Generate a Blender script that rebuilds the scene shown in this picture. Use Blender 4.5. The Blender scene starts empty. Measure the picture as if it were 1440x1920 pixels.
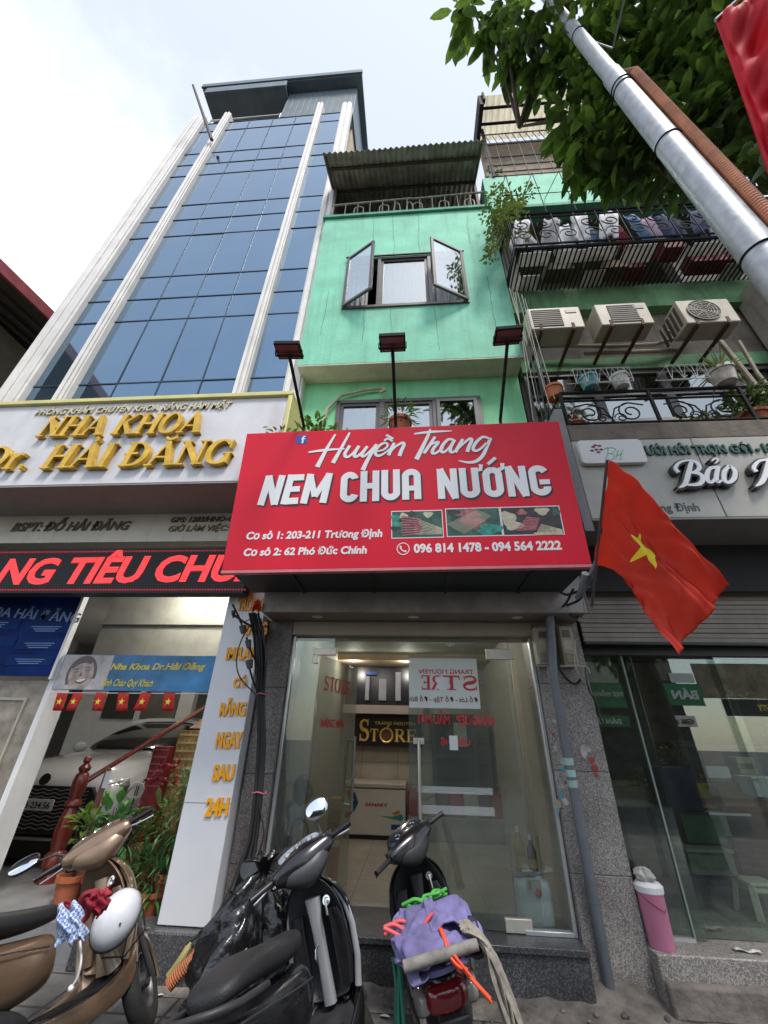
import bpy, math, random
from mathutils import Vector, Matrix
R = math.radians
random.seed(7)
SC = bpy.context.scene
COL = SC.collection

# ------------------------------------------------------------------ camera
PITCH, YAW, ROLL, FPX = 0.518522512, 0.0815259156, 0.0252338238, 739.04
CAM = Vector((0.0, 0.0, 1.55))
_cp, _sp, _cy, _sy = math.cos(PITCH), math.sin(PITCH), math.cos(YAW), math.sin(YAW)
FW = Vector((-_sy * _cp, _cy * _cp, _sp))
_rt = Vector((_cy, _sy, 0.0))
_up = _rt.cross(FW)
RT = _rt * math.cos(ROLL) + _up * math.sin(ROLL)
UP = _up * math.cos(ROLL) - _rt * math.sin(ROLL)
cam_data = bpy.data.cameras.new("camera")
cam_data.sensor_fit = 'VERTICAL'
cam_data.sensor_height = 24.0
cam_data.lens = FPX / 1920.0 * 24.0
cam_data.clip_start = 0.05
cam_data.clip_end = 2000.0
cam = bpy.data.objects.new("camera", cam_data)
COL.objects.link(cam)
m3 = Matrix((RT, UP, -FW)).transposed()
cam.matrix_world = Matrix.Translation(CAM) @ m3.to_4x4()
SC.camera = cam

# ------------------------------------------------------------------ sky, sun, exposure
SUN_EL, SUN_AZ = R(60), R(150)          # azimuth measured clockwise from +Y
world = bpy.data.worlds.new("World")
SC.world = world
world.use_nodes = True
nt = world.node_tree
nt.nodes.clear()
def _n(t, **kw):
    n = nt.nodes.new(t)
    for k, v in kw.items():
        setattr(n, k, v)
    return n
wout = _n('ShaderNodeOutputWorld')
wbg = _n('ShaderNodeBackground')
sky = _n('ShaderNodeTexSky')
sky.sky_type = 'NISHITA'
sky.sun_disc = False
sky.sun_elevation = SUN_EL
sky.sun_rotation = SUN_AZ
sky.air_density = 1.3
sky.dust_density = 1.0
wtc = _n('ShaderNodeTexCoord')
wmap = _n('ShaderNodeMapping')
wmap.inputs['Scale'].default_value = (1.6, 1.6, 2.6)
wno = _n('ShaderNodeTexNoise')
wno.inputs['Scale'].default_value = 1.1
wno.inputs['Detail'].default_value = 7
wno.inputs['Roughness'].default_value = 0.58
wdot = _n('ShaderNodeVectorMath', operation='DOT_PRODUCT')
wdot.inputs[1].default_value = (-0.62, 0.66, -0.20)
wma = _n('ShaderNodeMath', operation='MULTIPLY_ADD')
wma.inputs[1].default_value = 0.56
wrmp = _n('ShaderNodeValToRGB')
wrmp.color_ramp.elements[0].position = 0.30
wrmp.color_ramp.elements[0].color = (0.28, 0.28, 0.28, 1)
wrmp.color_ramp.elements[1].position = 0.62
wrmp.color_ramp.interpolation = 'EASE'
wmix = _n('ShaderNodeMix', data_type='RGBA')
CLOUD = 12.0
wmix.inputs['B'].default_value = (CLOUD, CLOUD * 1.0, CLOUD * 1.02, 1)
wbg.inputs['Strength'].default_value = 0.11
L = nt.links.new
L(wtc.outputs['Generated'], wmap.inputs['Vector'])
L(wmap.outputs['Vector'], wno.inputs['Vector'])
L(wtc.outputs['Generated'], wdot.inputs[0])
L(wdot.outputs['Value'], wma.inputs[0])
wns = _n('ShaderNodeMath', operation='MULTIPLY')
wns.inputs[1].default_value = 0.62
L(wno.outputs['Fac'], wns.inputs[0])
L(wns.outputs['Value'], wma.inputs[2])
L(wma.outputs['Value'], wrmp.inputs['Fac'])
L(wrmp.outputs['Color'], wmix.inputs['Factor'])
L(sky.outputs['Color'], wmix.inputs['A'])
L(wmix.outputs['Result'], wbg.inputs['Color'])
L(wbg.outputs['Background'], wout.inputs['Surface'])

sun_data = bpy.data.lights.new("sun", 'SUN')
sun_data.energy = 2.0
sun_data.angle = R(14)
sun_data.color = (1.0, 0.95, 0.88)
sun = bpy.data.objects.new("sun", sun_data)
COL.objects.link(sun)
_sd = Vector((math.sin(SUN_AZ) * math.cos(SUN_EL), math.cos(SUN_AZ) * math.cos(SUN_EL), math.sin(SUN_EL)))
sun.rotation_euler = _sd.to_track_quat('Z', 'Y').to_euler()
SC.view_settings.view_transform = 'Standard'
SC.view_settings.look = 'None'
SC.view_settings.exposure = 0.76
SC.view_settings.gamma = 1.0
SC.cycles.max_bounces = 8
SC.cycles.transparent_max_bounces = 16
SC.cycles.caustics_reflective = False
SC.cycles.caustics_refractive = False
SC.cycles.sample_clamp_indirect = 6.0

# ------------------------------------------------------------------ pixel helpers (photo pixels, 1440 x 1920) at a real depth
def ray(px, py):
    return (FW + RT * ((px - 720.0) / FPX) - UP * ((py - 960.0) / FPX)).normalized()
def at(px, py, Y):
    d = ray(px, py); return CAM + d * ((Y - CAM.y) / d.y)
def atz(px, py, Z):
    d = ray(px, py); return CAM + d * ((Z - CAM.z) / d.z)
def atx(px, py, X):
    d = ray(px, py); return CAM + d * ((X - CAM.x) / d.x)
def atr(px, py, dist):
    return CAM + ray(px, py) * dist

# ------------------------------------------------------------------ materials
def lin(h):
    if isinstance(h, (tuple, list)):
        return tuple(h[:3])
    h = h.lstrip('#')
    out = []
    for i in (0, 2, 4):
        c = int(h[i:i + 2], 16) / 255.0
        out.append(c / 12.92 if c <= 0.04045 else ((c + 0.055) / 1.055) ** 2.4)
    return tuple(out)
def mul(c, k):
    return tuple(max(0.0, min(1.0, x * k)) for x in c)
MATS = {}
def M(name, col, rough=0.6, metal=0.0, var=0.12, scale=5.0, bump=0.0, bscale=60.0, streak=0.0, scol=(0.05, 0.045, 0.04),
      spec=0.5, coat=0.0, emit=0.0, trans=0.0, rvar=0.0, sscale=(7, 7, 0.45)):
    if name in MATS:
        return MATS[name]
    m = bpy.data.materials.new(name); m.use_nodes = True
    t = m.node_tree; b = t.nodes['Principled BSDF']
    c = lin(col)
    b.inputs['Roughness'].default_value = rough
    b.inputs['Metallic'].default_value = metal
    b.inputs['Specular IOR Level'].default_value = spec
    if coat:
        b.inputs['Coat Weight'].default_value = coat
        b.inputs['Coat Roughness'].default_value = 0.05
    tc = t.nodes.new('ShaderNodeTexCoord')
    no = t.nodes.new('ShaderNodeTexNoise')
    no.inputs['Scale'].default_value = scale; no.inputs['Detail'].default_value = 6
    no.inputs['Roughness'].default_value = 0.6
    t.links.new(tc.outputs['Object'], no.inputs['Vector'])
    mx = t.nodes.new('ShaderNodeMix'); mx.data_type = 'RGBA'
    mx.inputs['A'].default_value = (*mul(c, 1 - var * 1.6), 1)
    mx.inputs['B'].default_value = (*mul(c, 1 + var * 1.6), 1)
    mr = t.nodes.new('ShaderNodeMapRange')
    mr.inputs['From Min'].default_value = 0.25; mr.inputs['From Max'].default_value = 0.75
    t.links.new(no.outputs['Fac'], mr.inputs['Value'])
    t.links.new(mr.outputs['Result'], mx.inputs['Factor'])
    src = mx.outputs['Result']
    if streak > 0:
        mp = t.nodes.new('ShaderNodeMapping'); mp.inputs['Scale'].default_value = sscale
        n2 = t.nodes.new('ShaderNodeTexNoise'); n2.inputs['Scale'].default_value = 1.0
        n2.inputs['Detail'].default_value = 7; n2.inputs['Roughness'].default_value = 0.65
        t.links.new(tc.outputs['Object'], mp.inputs['Vector']); t.links.new(mp.outputs['Vector'], n2.inputs['Vector'])
        r2 = t.nodes.new('ShaderNodeMapRange')
        r2.inputs['From Min'].default_value = 0.50; r2.inputs['From Max'].default_value = 0.78
        r2.inputs['To Max'].default_value = streak
        t.links.new(n2.outputs['Fac'], r2.inputs['Value'])
        m2 = t.nodes.new('ShaderNodeMix'); m2.data_type = 'RGBA'
        m2.inputs['B'].default_value = (*lin(scol), 1)
        t.links.new(r2.outputs['Result'], m2.inputs['Factor']); t.links.new(src, m2.inputs['A'])
        src = m2.outputs['Result']
    t.links.new(src, b.inputs['Base Color'])
    if rvar:
        r3 = t.nodes.new('ShaderNodeMapRange')
        r3.inputs['To Min'].default_value = max(0.02, rough - rvar); r3.inputs['To Max'].default_value = min(1, rough + rvar)
        t.links.new(no.outputs['Fac'], r3.inputs['Value']); t.links.new(r3.outputs['Result'], b.inputs['Roughness'])
    if bump:
        n3 = t.nodes.new('ShaderNodeTexNoise'); n3.inputs['Scale'].default_value = bscale; n3.inputs['Detail'].default_value = 4
        t.links.new(tc.outputs['Object'], n3.inputs['Vector'])
        bp = t.nodes.new('ShaderNodeBump'); bp.inputs['Strength'].default_value = bump; bp.inputs['Distance'].default_value = 0.02
        t.links.new(n3.outputs['Fac'], bp.inputs['Height']); t.links.new(bp.outputs['Normal'], b.inputs['Normal'])
    if emit:
        t.links.new(src, b.inputs['Emission Color']); b.inputs['Emission Strength'].default_value = emit
    if trans:
        tr = t.nodes.new('ShaderNodeBsdfTranslucent'); t.links.new(src, tr.inputs['Color'])
        ms = t.nodes.new('ShaderNodeMixShader'); ms.inputs['Fac'].default_value = trans
        o = t.nodes['Material Output']
        t.links.new(b.outputs['BSDF'], ms.inputs[1]); t.links.new(tr.outputs['BSDF'], ms.inputs[2])
        t.links.new(ms.outputs['Shader'], o.inputs['Surface'])
    MATS[name] = m
    return m
def GLASS(name, tint, refl=0.10, rough=0.02, f90=0.7, dust=0.0, dcol=(0.42, 0.44, 0.41)):
    """thin sheet glass: tinted see-through plus mirror reflection that grows towards grazing angles"""
    if name in MATS:
        return MATS[name]
    m = bpy.data.materials.new(name); m.use_nodes = True
    t = m.node_tree; t.nodes.remove(t.nodes['Principled BSDF']); o = t.nodes['Material Output']
    tr = t.nodes.new('ShaderNodeBsdfTransparent'); tr.inputs['Color'].default_value = (*lin(tint), 1)
    gl = t.nodes.new('ShaderNodeBsdfGlossy'); gl.inputs['Roughness'].default_value = rough
    gl.inputs['Color'].default_value = (0.9, 0.95, 0.93, 1)
    lw = t.nodes.new('ShaderNodeLayerWeight'); lw.inputs['Blend'].default_value = 0.25
    mr = t.nodes.new('ShaderNodeMapRange'); mr.inputs['To Min'].default_value = refl; mr.inputs['To Max'].default_value = f90
    t.links.new(lw.outputs['Facing'], mr.inputs['Value'])
    ms = t.nodes.new('ShaderNodeMixShader')
    t.links.new(mr.outputs['Result'], ms.inputs['Fac'])
    t.links.new(tr.outputs['BSDF'], ms.inputs[1]); t.links.new(gl.outputs['BSDF'], ms.inputs[2])
    last = ms.outputs['Shader']
    if dust:
        di = t.nodes.new('ShaderNodeBsdfDiffuse'); di.inputs['Color'].default_value = (*dcol, 1)
        tc = t.nodes.new('ShaderNodeTexCoord'); no = t.nodes.new('ShaderNodeTexNoise'); no.inputs['Scale'].default_value = 2.6; no.inputs['Detail'].default_value = 8
        no.inputs['Roughness'].default_value = 0.65
        t.links.new(tc.outputs['Object'], no.inputs['Vector'])
        r2 = t.nodes.new('ShaderNodeMapRange'); r2.inputs['From Min'].default_value = 0.3; r2.inputs['From Max'].default_value = 0.7
        r2.inputs['To Min'].default_value = dust * 0.3; r2.inputs['To Max'].default_value = dust * 1.7
        t.links.new(no.outputs['Fac'], r2.inputs['Value'])
        m3_ = t.nodes.new('ShaderNodeMixShader'); t.links.new(r2.outputs['Result'], m3_.inputs['Fac'])
        t.links.new(last, m3_.inputs[1]); t.links.new(di.outputs[0], m3_.inputs[2]); last = m3_.outputs['Shader']
    t.links.new(last, o.inputs['Surface'])
    MATS[name] = m
    return m
def GRANITE(name, base, dark, light, rough=0.35, scale=90.0, grime=0.35):
    if name in MATS:
        return MATS[name]
    m = bpy.data.materials.new(name); m.use_nodes = True
    t = m.node_tree; b = t.nodes['Principled BSDF']; b.inputs['Roughness'].default_value = rough
    tc = t.nodes.new('ShaderNodeTexCoord')
    vo = t.nodes.new('ShaderNodeTexVoronoi'); vo.inputs['Scale'].default_value = scale
    no = t.nodes.new('ShaderNodeTexNoise'); no.inputs['Scale'].default_value = scale * 0.7; no.inputs['Detail'].default_value = 3
    big = t.nodes.new('ShaderNodeTexNoise'); big.inputs['Scale'].default_value = 2.2; big.inputs['Detail'].default_value = 5
    for k in (vo, no, big):
        t.links.new(tc.outputs['Object'], k.inputs['Vector'])
    rp = t.nodes.new('ShaderNodeValToRGB'); rp.color_ramp.interpolation = 'CONSTANT'
    e = rp.color_ramp.elements
    e[0].color = (*lin(dark), 1); e[0].position = 0.0
    e[1].color = (*lin(base), 1); e[1].position = 0.30
    n1 = e.new(0.55); n1.color = (*lin(light), 1)
    n2 = e.new(0.70); n2.color = (*mul(lin(base), 0.75), 1)
    n3 = e.new(0.86); n3.color = (*lin(dark), 1)
    t.links.new(vo.outputs['Color'], rp.inputs['Fac'])
    mx = t.nodes.new('ShaderNodeMix'); mx.data_type = 'RGBA'; mx.blend_type = 'MULTIPLY'
    mr = t.nodes.new('ShaderNodeMapRange'); mr.inputs['From Min'].default_value = 0.3; mr.inputs['From Max'].default_value = 0.7
    mr.inputs['To Min'].default_value = 1 - grime; mr.inputs['To Max'].default_value = 1.1
    t.links.new(big.outputs['Fac'], mr.inputs['Value'])
    mx.inputs['Factor'].default_value = 1.0
    t.links.new(rp.outputs['Color'], mx.inputs['A']); t.links.new(mr.outputs['Result'], mx.inputs['B'])
    t.links.new(mx.outputs['Result'], b.inputs['Base Color'])
    MATS[name] = m
    return m

# ------------------------------------------------------------------ mesh builder
V3 = Vector
class MB:
    def __init__(self):
        self.v, self.f, self.m, self.mi = [], [], [], 0
    def mat(self, i):
        self.mi = i; return self
    def add(self, vs, fs):
        o = len(self.v)
        self.v.extend(Vector(p) for p in vs)
        for f in fs:
            self.f.append(tuple(i + o for i in f)); self.m.append(self.mi)
        return self
    def box(self, x0, x1, y0, y1, z0, z1):
        x0, x1 = min(x0, x1), max(x0, x1); y0, y1 = min(y0, y1), max(y0, y1); z0, z1 = min(z0, z1), max(z0, z1)
        return self.add([(x0, y0, z0), (x1, y0, z0), (x1, y1, z0), (x0, y1, z0), (x0, y0, z1), (x1, y0, z1), (x1, y1, z1), (x0, y1, z1)],
                        [(0, 3, 2, 1), (4, 5, 6, 7), (0, 1, 5, 4), (1, 2, 6, 5), (2, 3, 7, 6), (3, 0, 4, 7)])
    def obox(self, c, ax, ay, az):
        """box from centre and three half-axis vectors"""
        c, ax, ay, az = map(Vector, (c, ax, ay, az))
        vs = [c + ax * i + ay * j + az * k for k in (-1, 1) for (i, j) in ((-1, -1), (1, -1), (1, 1), (-1, 1))]
        return self.add(vs, [(0, 3, 2, 1), (4, 5, 6, 7), (0, 1, 5, 4), (1, 2, 6, 5), (2, 3, 7, 6), (3, 0, 4, 7)])
    def beam(self, p, q, w, h=None, up=(0, 0, 1)):
        p, q = Vector(p), Vector(q); h = w if h is None else h
        d = q - p; u = Vector(up)
        if abs(d.normalized().dot(u)) > 0.98:
            u = Vector((0, 1, 0))
        s = d.cross(u).normalized(); u = s.cross(d).normalized()
        return self.obox((p + q) / 2, s * (w / 2), d / 2, u * (h / 2))
    def quad(self, a, b, c, d):
        return self.add([a, b, c, d], [(0, 1, 2, 3)])
    def prism(self, poly, vec):
        vec = Vector(vec); n = len(poly); poly = [Vector(p) for p in poly]
        return self.add(poly + [p + vec for p in poly],
                        [tuple(range(n - 1, -1, -1)), tuple(range(n, 2 * n))] + [(i, (i + 1) % n, n + (i + 1) % n, n + i) for i in range(n)])
    def tube(self, pts, r, n=8, cap=True, closed=False, squash=None):
        pts = [Vector(p) for p in pts]; k = len(pts)
        rs = r if isinstance(r, (list, tuple)) else [r] * k
        prev = None; rings = []
        for i, p in enumerate(pts):
            if closed:
                d = pts[(i + 1) % k] - pts[i - 1]
            else:
                d = pts[min(i + 1, k - 1)] - pts[max(i - 1, 0)]
            d = d.normalized() if d.length > 1e-9 else Vector((0, 0, 1))
            if prev is None:
                a = Vector((0, 0, 1)) if abs(d.z) < 0.9 else Vector((1, 0, 0))
                s = d.cross(a).normalized()
            else:
                s = (prev - d * prev.dot(d))
                s = s.normalized() if s.length > 1e-6 else d.orthogonal().normalized()
            prev = s; u = d.cross(s)
            q = squash if squash else 1.0
            rings.append([p + s * (rs[i] * math.cos(2 * math.pi * j / n)) + u * (rs[i] * q * math.sin(2 * math.pi * j / n)) for j in range(n)])
        return self.loft(rings, cap and not closed, closed)
    def loft(self, rings, cap=True, closed=False):
        n = len(rings[0]); k = len(rings)
        vs = [p for r in rings for p in r]; fs = []
        for i in range(k if closed else k - 1):
            a, b = i * n, ((i + 1) % k) * n
            for j in range(n):
                fs.append((a + j, a + (j + 1) % n, b + (j + 1) % n, b + j))
        if cap:
            fs.append(tuple(range(n - 1, -1, -1))); fs.append(tuple((k - 1) * n + j for j in range(n)))
        return self.add(vs, fs)
    def lathe(self, prof, c=(0, 0, 0), n=20, axis=(0, 0, 1), cap=True):
        c = Vector(c); ax = Vector(axis).normalized(); s = ax.orthogonal().normalized(); u = ax.cross(s)
        rings = [[c + ax * z + s * (r * math.cos(2 * math.pi * j / n)) + u * (r * math.sin(2 * math.pi * j / n)) for j in range(n)] for r, z in prof]
        return self.loft(rings, cap)
    def grid(self, fn, nu, nv):
        vs = [fn(i / nu, j / nv) for j in range(nv + 1) for i in range(nu + 1)]
        fs = [(j * (nu + 1) + i, j * (nu + 1) + i + 1, (j + 1) * (nu + 1) + i + 1, (j + 1) * (nu + 1) + i) for j in range(nv) for i in range(nu)]
        return self.add(vs, fs)
    def ball(self, c, rx, ry=None, rz=None, nu=16, nv=10):
        ry = rx if ry is None else ry; rz = rx if rz is None else rz; c = Vector(c)
        rings = []
        for i in range(1, nv):
            a = math.pi * i / nv
            rings.append([c + Vector((rx * math.sin(a) * math.cos(2 * math.pi * j / nu), ry * math.sin(a) * math.sin(2 * math.pi * j / nu), -rz * math.cos(a))) for j in range(nu)])
        return self.loft(rings, True)
    def ribbon(self, pts, ws, frame, depth, z0=0.0):
        """flat pen stroke with varying width; pts in 2-D, frame = (origin, ex, ey, normal)"""
        o, ex, ey, nn = frame; k = len(pts)
        if not isinstance(ws, (list, tuple)):
            ws = [ws] * k
        Lp, Rp = [], []
        for i in range(k):
            a = pts[max(i - 1, 0)]; b = pts[min(i + 1, k - 1)]
            dx, dy = b[0] - a[0], b[1] - a[1]; l = math.hypot(dx, dy) or 1
            nx, ny = -dy / l, dx / l; w = ws[i] / 2
            Lp.append((pts[i][0] + nx * w, pts[i][1] + ny * w)); Rp.append((pts[i][0] - nx * w, pts[i][1] - ny * w))
        g = lambda p, z: o + ex * p[0] + ey * p[1] + nn * z
        vs = [g(p, z0) for p in Lp] + [g(p, z0) for p in Rp] + [g(p, z0 + depth) for p in Lp] + [g(p, z0 + depth) for p in Rp]
        fs = []
        for i in range(k - 1):
            fs += [(2 * k + i, 3 * k + i, 3 * k + i + 1, 2 * k + i + 1), (i, i + 1, k + i + 1, k + i),
                   (i, 2 * k + i, 2 * k + i + 1, i + 1), (k + i, k + i + 1, 3 * k + i + 1, 3 * k + i)]
        fs += [(0, k, 3 * k, 2 * k), (k - 1, 3 * k - 1, 4 * k - 1, 2 * k - 1)]
        return self.add(vs, fs)
    def text(self, s, o, ex, ey, nn, w, h, depth=0.004, shear=0.0, bold=0.0, z0=0.0, mirror=False, spacing=1.0, capref='H'):
        """lettering: o = left end of the baseline, w = full width, h = capital height, in metres"""
        vs, fs, x0, x1 = glyphs(s, bold, shear, spacing); ch = 0.729 + 2 * bold
        sx = w / max(1e-6, x1 - x0); sy = h / ch
        out = []
        for (x, y, z) in vs:
            u = (x - x0) * sx
            if mirror:
                u = w - u
            out.append(o + ex * u + ey * ((y + bold) * sy) + nn * (z0 + (depth if z > 0 else 0.0)))
        if mirror:
            fs = [tuple(reversed(f)) for f in fs]
        return self.add(out, fs)
    def build(self, name, mats, parent=None, local=False, smooth=35, bevel=0.0, sub=0, solid=0.0, props=None, pivot=None):
        me = bpy.data.meshes.new(name)
        if parent is not None:
            off = Vector((0, 0, 0)) if local else root_loc(parent)
        else:
            if pivot is None:
                xs = [p.x for p in self.v]; ys = [p.y for p in self.v]; zs = [p.z for p in self.v]
                pivot = ((min(xs) + max(xs)) / 2, (min(ys) + max(ys)) / 2, min(zs))
            off = Vector(pivot)
        me.from_pydata([tuple(p - off) for p in self.v], [], self.f)
        mats = mats if isinstance(mats, (list, tuple)) else [mats]
        for x in mats:
            me.materials.append(x)
        me.polygons.foreach_set('material_index', self.m)
        if smooth:
            me.polygons.foreach_set('use_smooth', [True] * len(me.polygons))
            me.update()
            me.set_sharp_from_angle(angle=R(smooth))
        me.update()
        o = bpy.data.objects.new(name, me); COL.objects.link(o)
        if parent is not None:
            o.parent = parent
        else:
            o.location = off
        if solid:
            md = o.modifiers.new('solid', 'SOLIDIFY'); md.thickness = solid; md.offset = 0
        if bevel:
            md = o.modifiers.new('bevel', 'BEVEL'); md.width = bevel; md.segments = 2; md.limit_method = 'ANGLE'; md.angle_limit = R(40)
        if sub:
            md = o.modifiers.new('sub', 'SUBSURF'); md.levels = sub; md.render_levels = sub
        if props:
            for k, val in props.items():
                o[k] = val
        return o
def root_loc(o):
    p = Vector((0, 0, 0))
    while o is not None:
        p += o.location; o = o.parent
    return p
_GL = {}
def glyphs(s, bold, shear, spacing):
    key = (s, bold, shear, spacing)
    if key in _GL:
        return _GL[key]
    cu = bpy.data.curves.new('lettering', 'FONT')
    cu.body = s; cu.size = 1.0; cu.extrude = 0.05; cu.offset = bold; cu.shear = shear; cu.space_character = spacing
    cu.resolution_u = 3
    ob = bpy.data.objects.new('lettering', cu); COL.objects.link(ob)
    dg = bpy.context.evaluated_depsgraph_get()
    me = bpy.data.meshes.new_from_object(ob.evaluated_get(dg))
    vs = [tuple(v.co) for v in me.vertices]; fs = [tuple(p.vertices) for p in me.polygons]
    bpy.data.objects.remove(ob); bpy.data.curves.remove(cu); bpy.data.meshes.remove(me)
    xs = [v[0] for v in vs]
    _GL[key] = (vs, fs, min(xs), max(xs))
    return _GL[key]
def thing(name, label, cat, loc=(0, 0, 0), group=None, rot=None):
    o = bpy.data.objects.new(name, None); COL.objects.link(o)
    o.empty_display_size = 0.1; o.location = loc
    if rot:
        o.rotation_euler = rot
    return tag(o, label, cat, group)
def tag(o, label, cat, group=None):
    o['label'] = label; o['category'] = cat
    if group:
        o['group'] = group
    return o
def lamp_light(name, p, watts, parent, r=0.05, col=(1.0, 0.94, 0.85)):
    d = bpy.data.lights.new(name, 'POINT'); d.energy = watts; d.shadow_soft_size = r; d.color = col
    o = bpy.data.objects.new(name, d); COL.objects.link(o); o.parent = parent; o.location = Vector(p) - root_loc(parent)
    return o
def struct(o):
    o['kind'] = 'structure'; return o
def dup(root, loc, label, group=None):
    r = root.copy(); COL.objects.link(r); r.location = loc; r['label'] = label
    if group:
        r['group'] = group
    for ch in list(root.children):
        c = ch.copy(); COL.objects.link(c); c.parent = r
        for g in list(ch.children):
            d = g.copy(); COL.objects.link(d); d.parent = c
    return r
X, Yv, Z = Vector((1, 0, 0)), Vector((0, 1, 0)), Vector((0, 0, 1))
FRONT = Vector((0, -1, 0))
def mix(a, b, t):
    return a + (b - a) * t
def catenary(a, b, sag, n=12):
    a, b = Vector(a), Vector(b)
    return [mix(a, b, i / n) - Z * (sag * 4 * (i / n) * (1 - i / n)) for i in range(n + 1)]
# ================================================================== materials shared
m_green = M('green_paint', (0.205, 0.565, 0.40), 0.75, var=0.15, scale=1.6, streak=0.62, scol=(0.13, 0.33, 0.25), bump=0.25, bscale=25)
m_green2 = M('green_paint_lower', (0.21, 0.56, 0.30), 0.75, var=0.14, scale=1.6, streak=0.55, scol=(0.10, 0.32, 0.18), bump=0.25, bscale=25)
m_cream = M('cream_plaster', (0.60, 0.55, 0.44), 0.8, var=0.10, scale=3, streak=0.3, scol=(0.25, 0.22, 0.17))
m_wframe = M('grey_alu_frame', (0.085, 0.075, 0.075), 0.45, var=0.05)
m_white = M('white_paint', (0.74, 0.74, 0.74), 0.55, var=0.05, streak=0.25, scol=(0.35, 0.34, 0.32))
m_conc = M('old_concrete', (0.22, 0.20, 0.17), 0.9, var=0.22, scale=4, streak=0.6, scol=(0.07, 0.06, 0.05), bump=0.4, bscale=30)
m_dark = M('dark_void', (0.022, 0.022, 0.022), 0.8, var=0.1)
m_iron = M('black_iron', (0.016, 0.016, 0.017), 0.75, var=0.2, spec=0.2)
m_black = M('black_plastic', (0.012, 0.012, 0.013), 0.4, var=0.1)
m_chrome = M('chrome', (0.75, 0.75, 0.75), 0.15, metal=1, var=0.04)
m_steel = M('brushed_steel', (0.55, 0.54, 0.51), 0.32, metal=1, var=0.06)
m_galv = M('galvanised_steel', (0.34, 0.36, 0.385), 0.48, metal=0.45, var=0.16, scale=18, rvar=0.12, bump=0.05, bscale=40)
m_mirror = GLASS('window_glass', (0.72, 0.76, 0.78), 0.26, 0.03, 0.8)
m_shop = GLASS('shop_glass', (0.80, 0.86, 0.82), 0.07, 0.01, 0.55, 0.09)
m_shopdark = GLASS('tinted_shop_glass', (0.78, 0.84, 0.80), 0.095, 0.01, 0.5, 0.008)
m_curtain = M('white_curtain', (0.75, 0.75, 0.78), 0.85, var=0.05, trans=0.3)
m_granite = GRANITE('brown_granite', (0.19, 0.165, 0.15), (0.085, 0.075, 0.07), (0.29, 0.26, 0.235), 0.4, 150)
m_granite2 = GRANITE('grey_granite', (0.31, 0.285, 0.26), (0.16, 0.145, 0.135), (0.43, 0.40, 0.365), 0.4, 150, 0.35)
m_granited = GRANITE('dark_granite', (0.085, 0.085, 0.09), (0.045, 0.045, 0.048), (0.15, 0.15, 0.155), 0.3, 140, 0.5)
m_marble = M('brown_marble_tile', (0.165, 0.145, 0.125), 0.35, var=0.3, scale=9, bump=0.0)
m_wood = M('red_wood', (0.17, 0.022, 0.012), 0.3, var=0.2, scale=9, coat=0.5)

# ================================================================== ground
def BRICKMAT(name, c1, c2, mortar, scale, rough, bw=0.4, rh=0.4, grime=0.5, off=0.0, msz=0.012, spec=0.5):
    m = bpy.data.materials.new(name); m.use_nodes = True; t = m.node_tree; b = t.nodes['Principled BSDF']
    b.inputs['Roughness'].default_value = rough; b.inputs['Specular IOR Level'].default_value = spec
    tc = t.nodes.new('ShaderNodeTexCoord'); br = t.nodes.new('ShaderNodeTexBrick')
    br.inputs['Scale'].default_value = scale; br.inputs['Brick Width'].default_value = bw; br.inputs['Row Height'].default_value = rh
    br.inputs['Mortar Size'].default_value = msz; br.offset = off
    br.inputs['Color1'].default_value = (*lin(c1), 1); br.inputs['Color2'].default_value = (*lin(c2), 1); br.inputs['Mortar'].default_value = (*lin(mortar), 1)
    no = t.nodes.new('ShaderNodeTexNoise'); no.inputs['Scale'].default_value = 2.3; no.inputs['Detail'].default_value = 9; no.inputs['Roughness'].default_value = 0.7
    mr = t.nodes.new('ShaderNodeMapRange'); mr.inputs['From Min'].default_value = 0.35; mr.inputs['From Max'].default_value = 0.65
    mr.inputs['To Min'].default_value = 1 - grime; mr.inputs['To Max'].default_value = 1.15
    mx = t.nodes.new('ShaderNodeMix'); mx.data_type = 'RGBA'; mx.blend_type = 'MULTIPLY'; mx.inputs['Factor'].default_value = 1
    bp = t.nodes.new('ShaderNodeBump'); bp.inputs['Strength'].default_value = 0.5; bp.inputs['Distance'].default_value = 0.01
    t.links.new(tc.outputs['Object'], br.inputs['Vector']); t.links.new(tc.outputs['Object'], no.inputs['Vector'])
    t.links.new(no.outputs['Fac'], mr.inputs['Value']); t.links.new(br.outputs['Color'], mx.inputs['A']); t.links.new(mr.outputs['Result'], mx.inputs['B'])
    t.links.new(mx.outputs['Result'], b.inputs['Base Color']); t.links.new(br.outputs['Fac'], bp.inputs['Height']); bp.invert = True
    t.links.new(bp.outputs['Normal'], b.inputs['Normal'])
    MATS[name] = m
    return m
m_pave = BRICKMAT('pavement_slabs', (0.10, 0.10, 0.105), (0.125, 0.122, 0.12), (0.035, 0.033, 0.03), 1.0, 0.75, 0.4, 0.4, 0.6)
m_road = M('asphalt', (0.055, 0.055, 0.057), 0.9, var=0.25, scale=3, bump=0.4, bscale=120)
m_rubble = M('dirty_cement', (0.17, 0.15, 0.13), 0.95, var=0.4, scale=7, bump=0.9, bscale=18)
struct(MB().box(-150, 150, -160, 160, -0.32, -0.16).build('road', m_road, pivot=(0, 0, -0.32)))
struct(MB().box(-40, 40, -1.6, 4.12, -0.16, 0.0).build('pavement', m_pave, pivot=(0, 0, 0), bevel=0.02))
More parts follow.
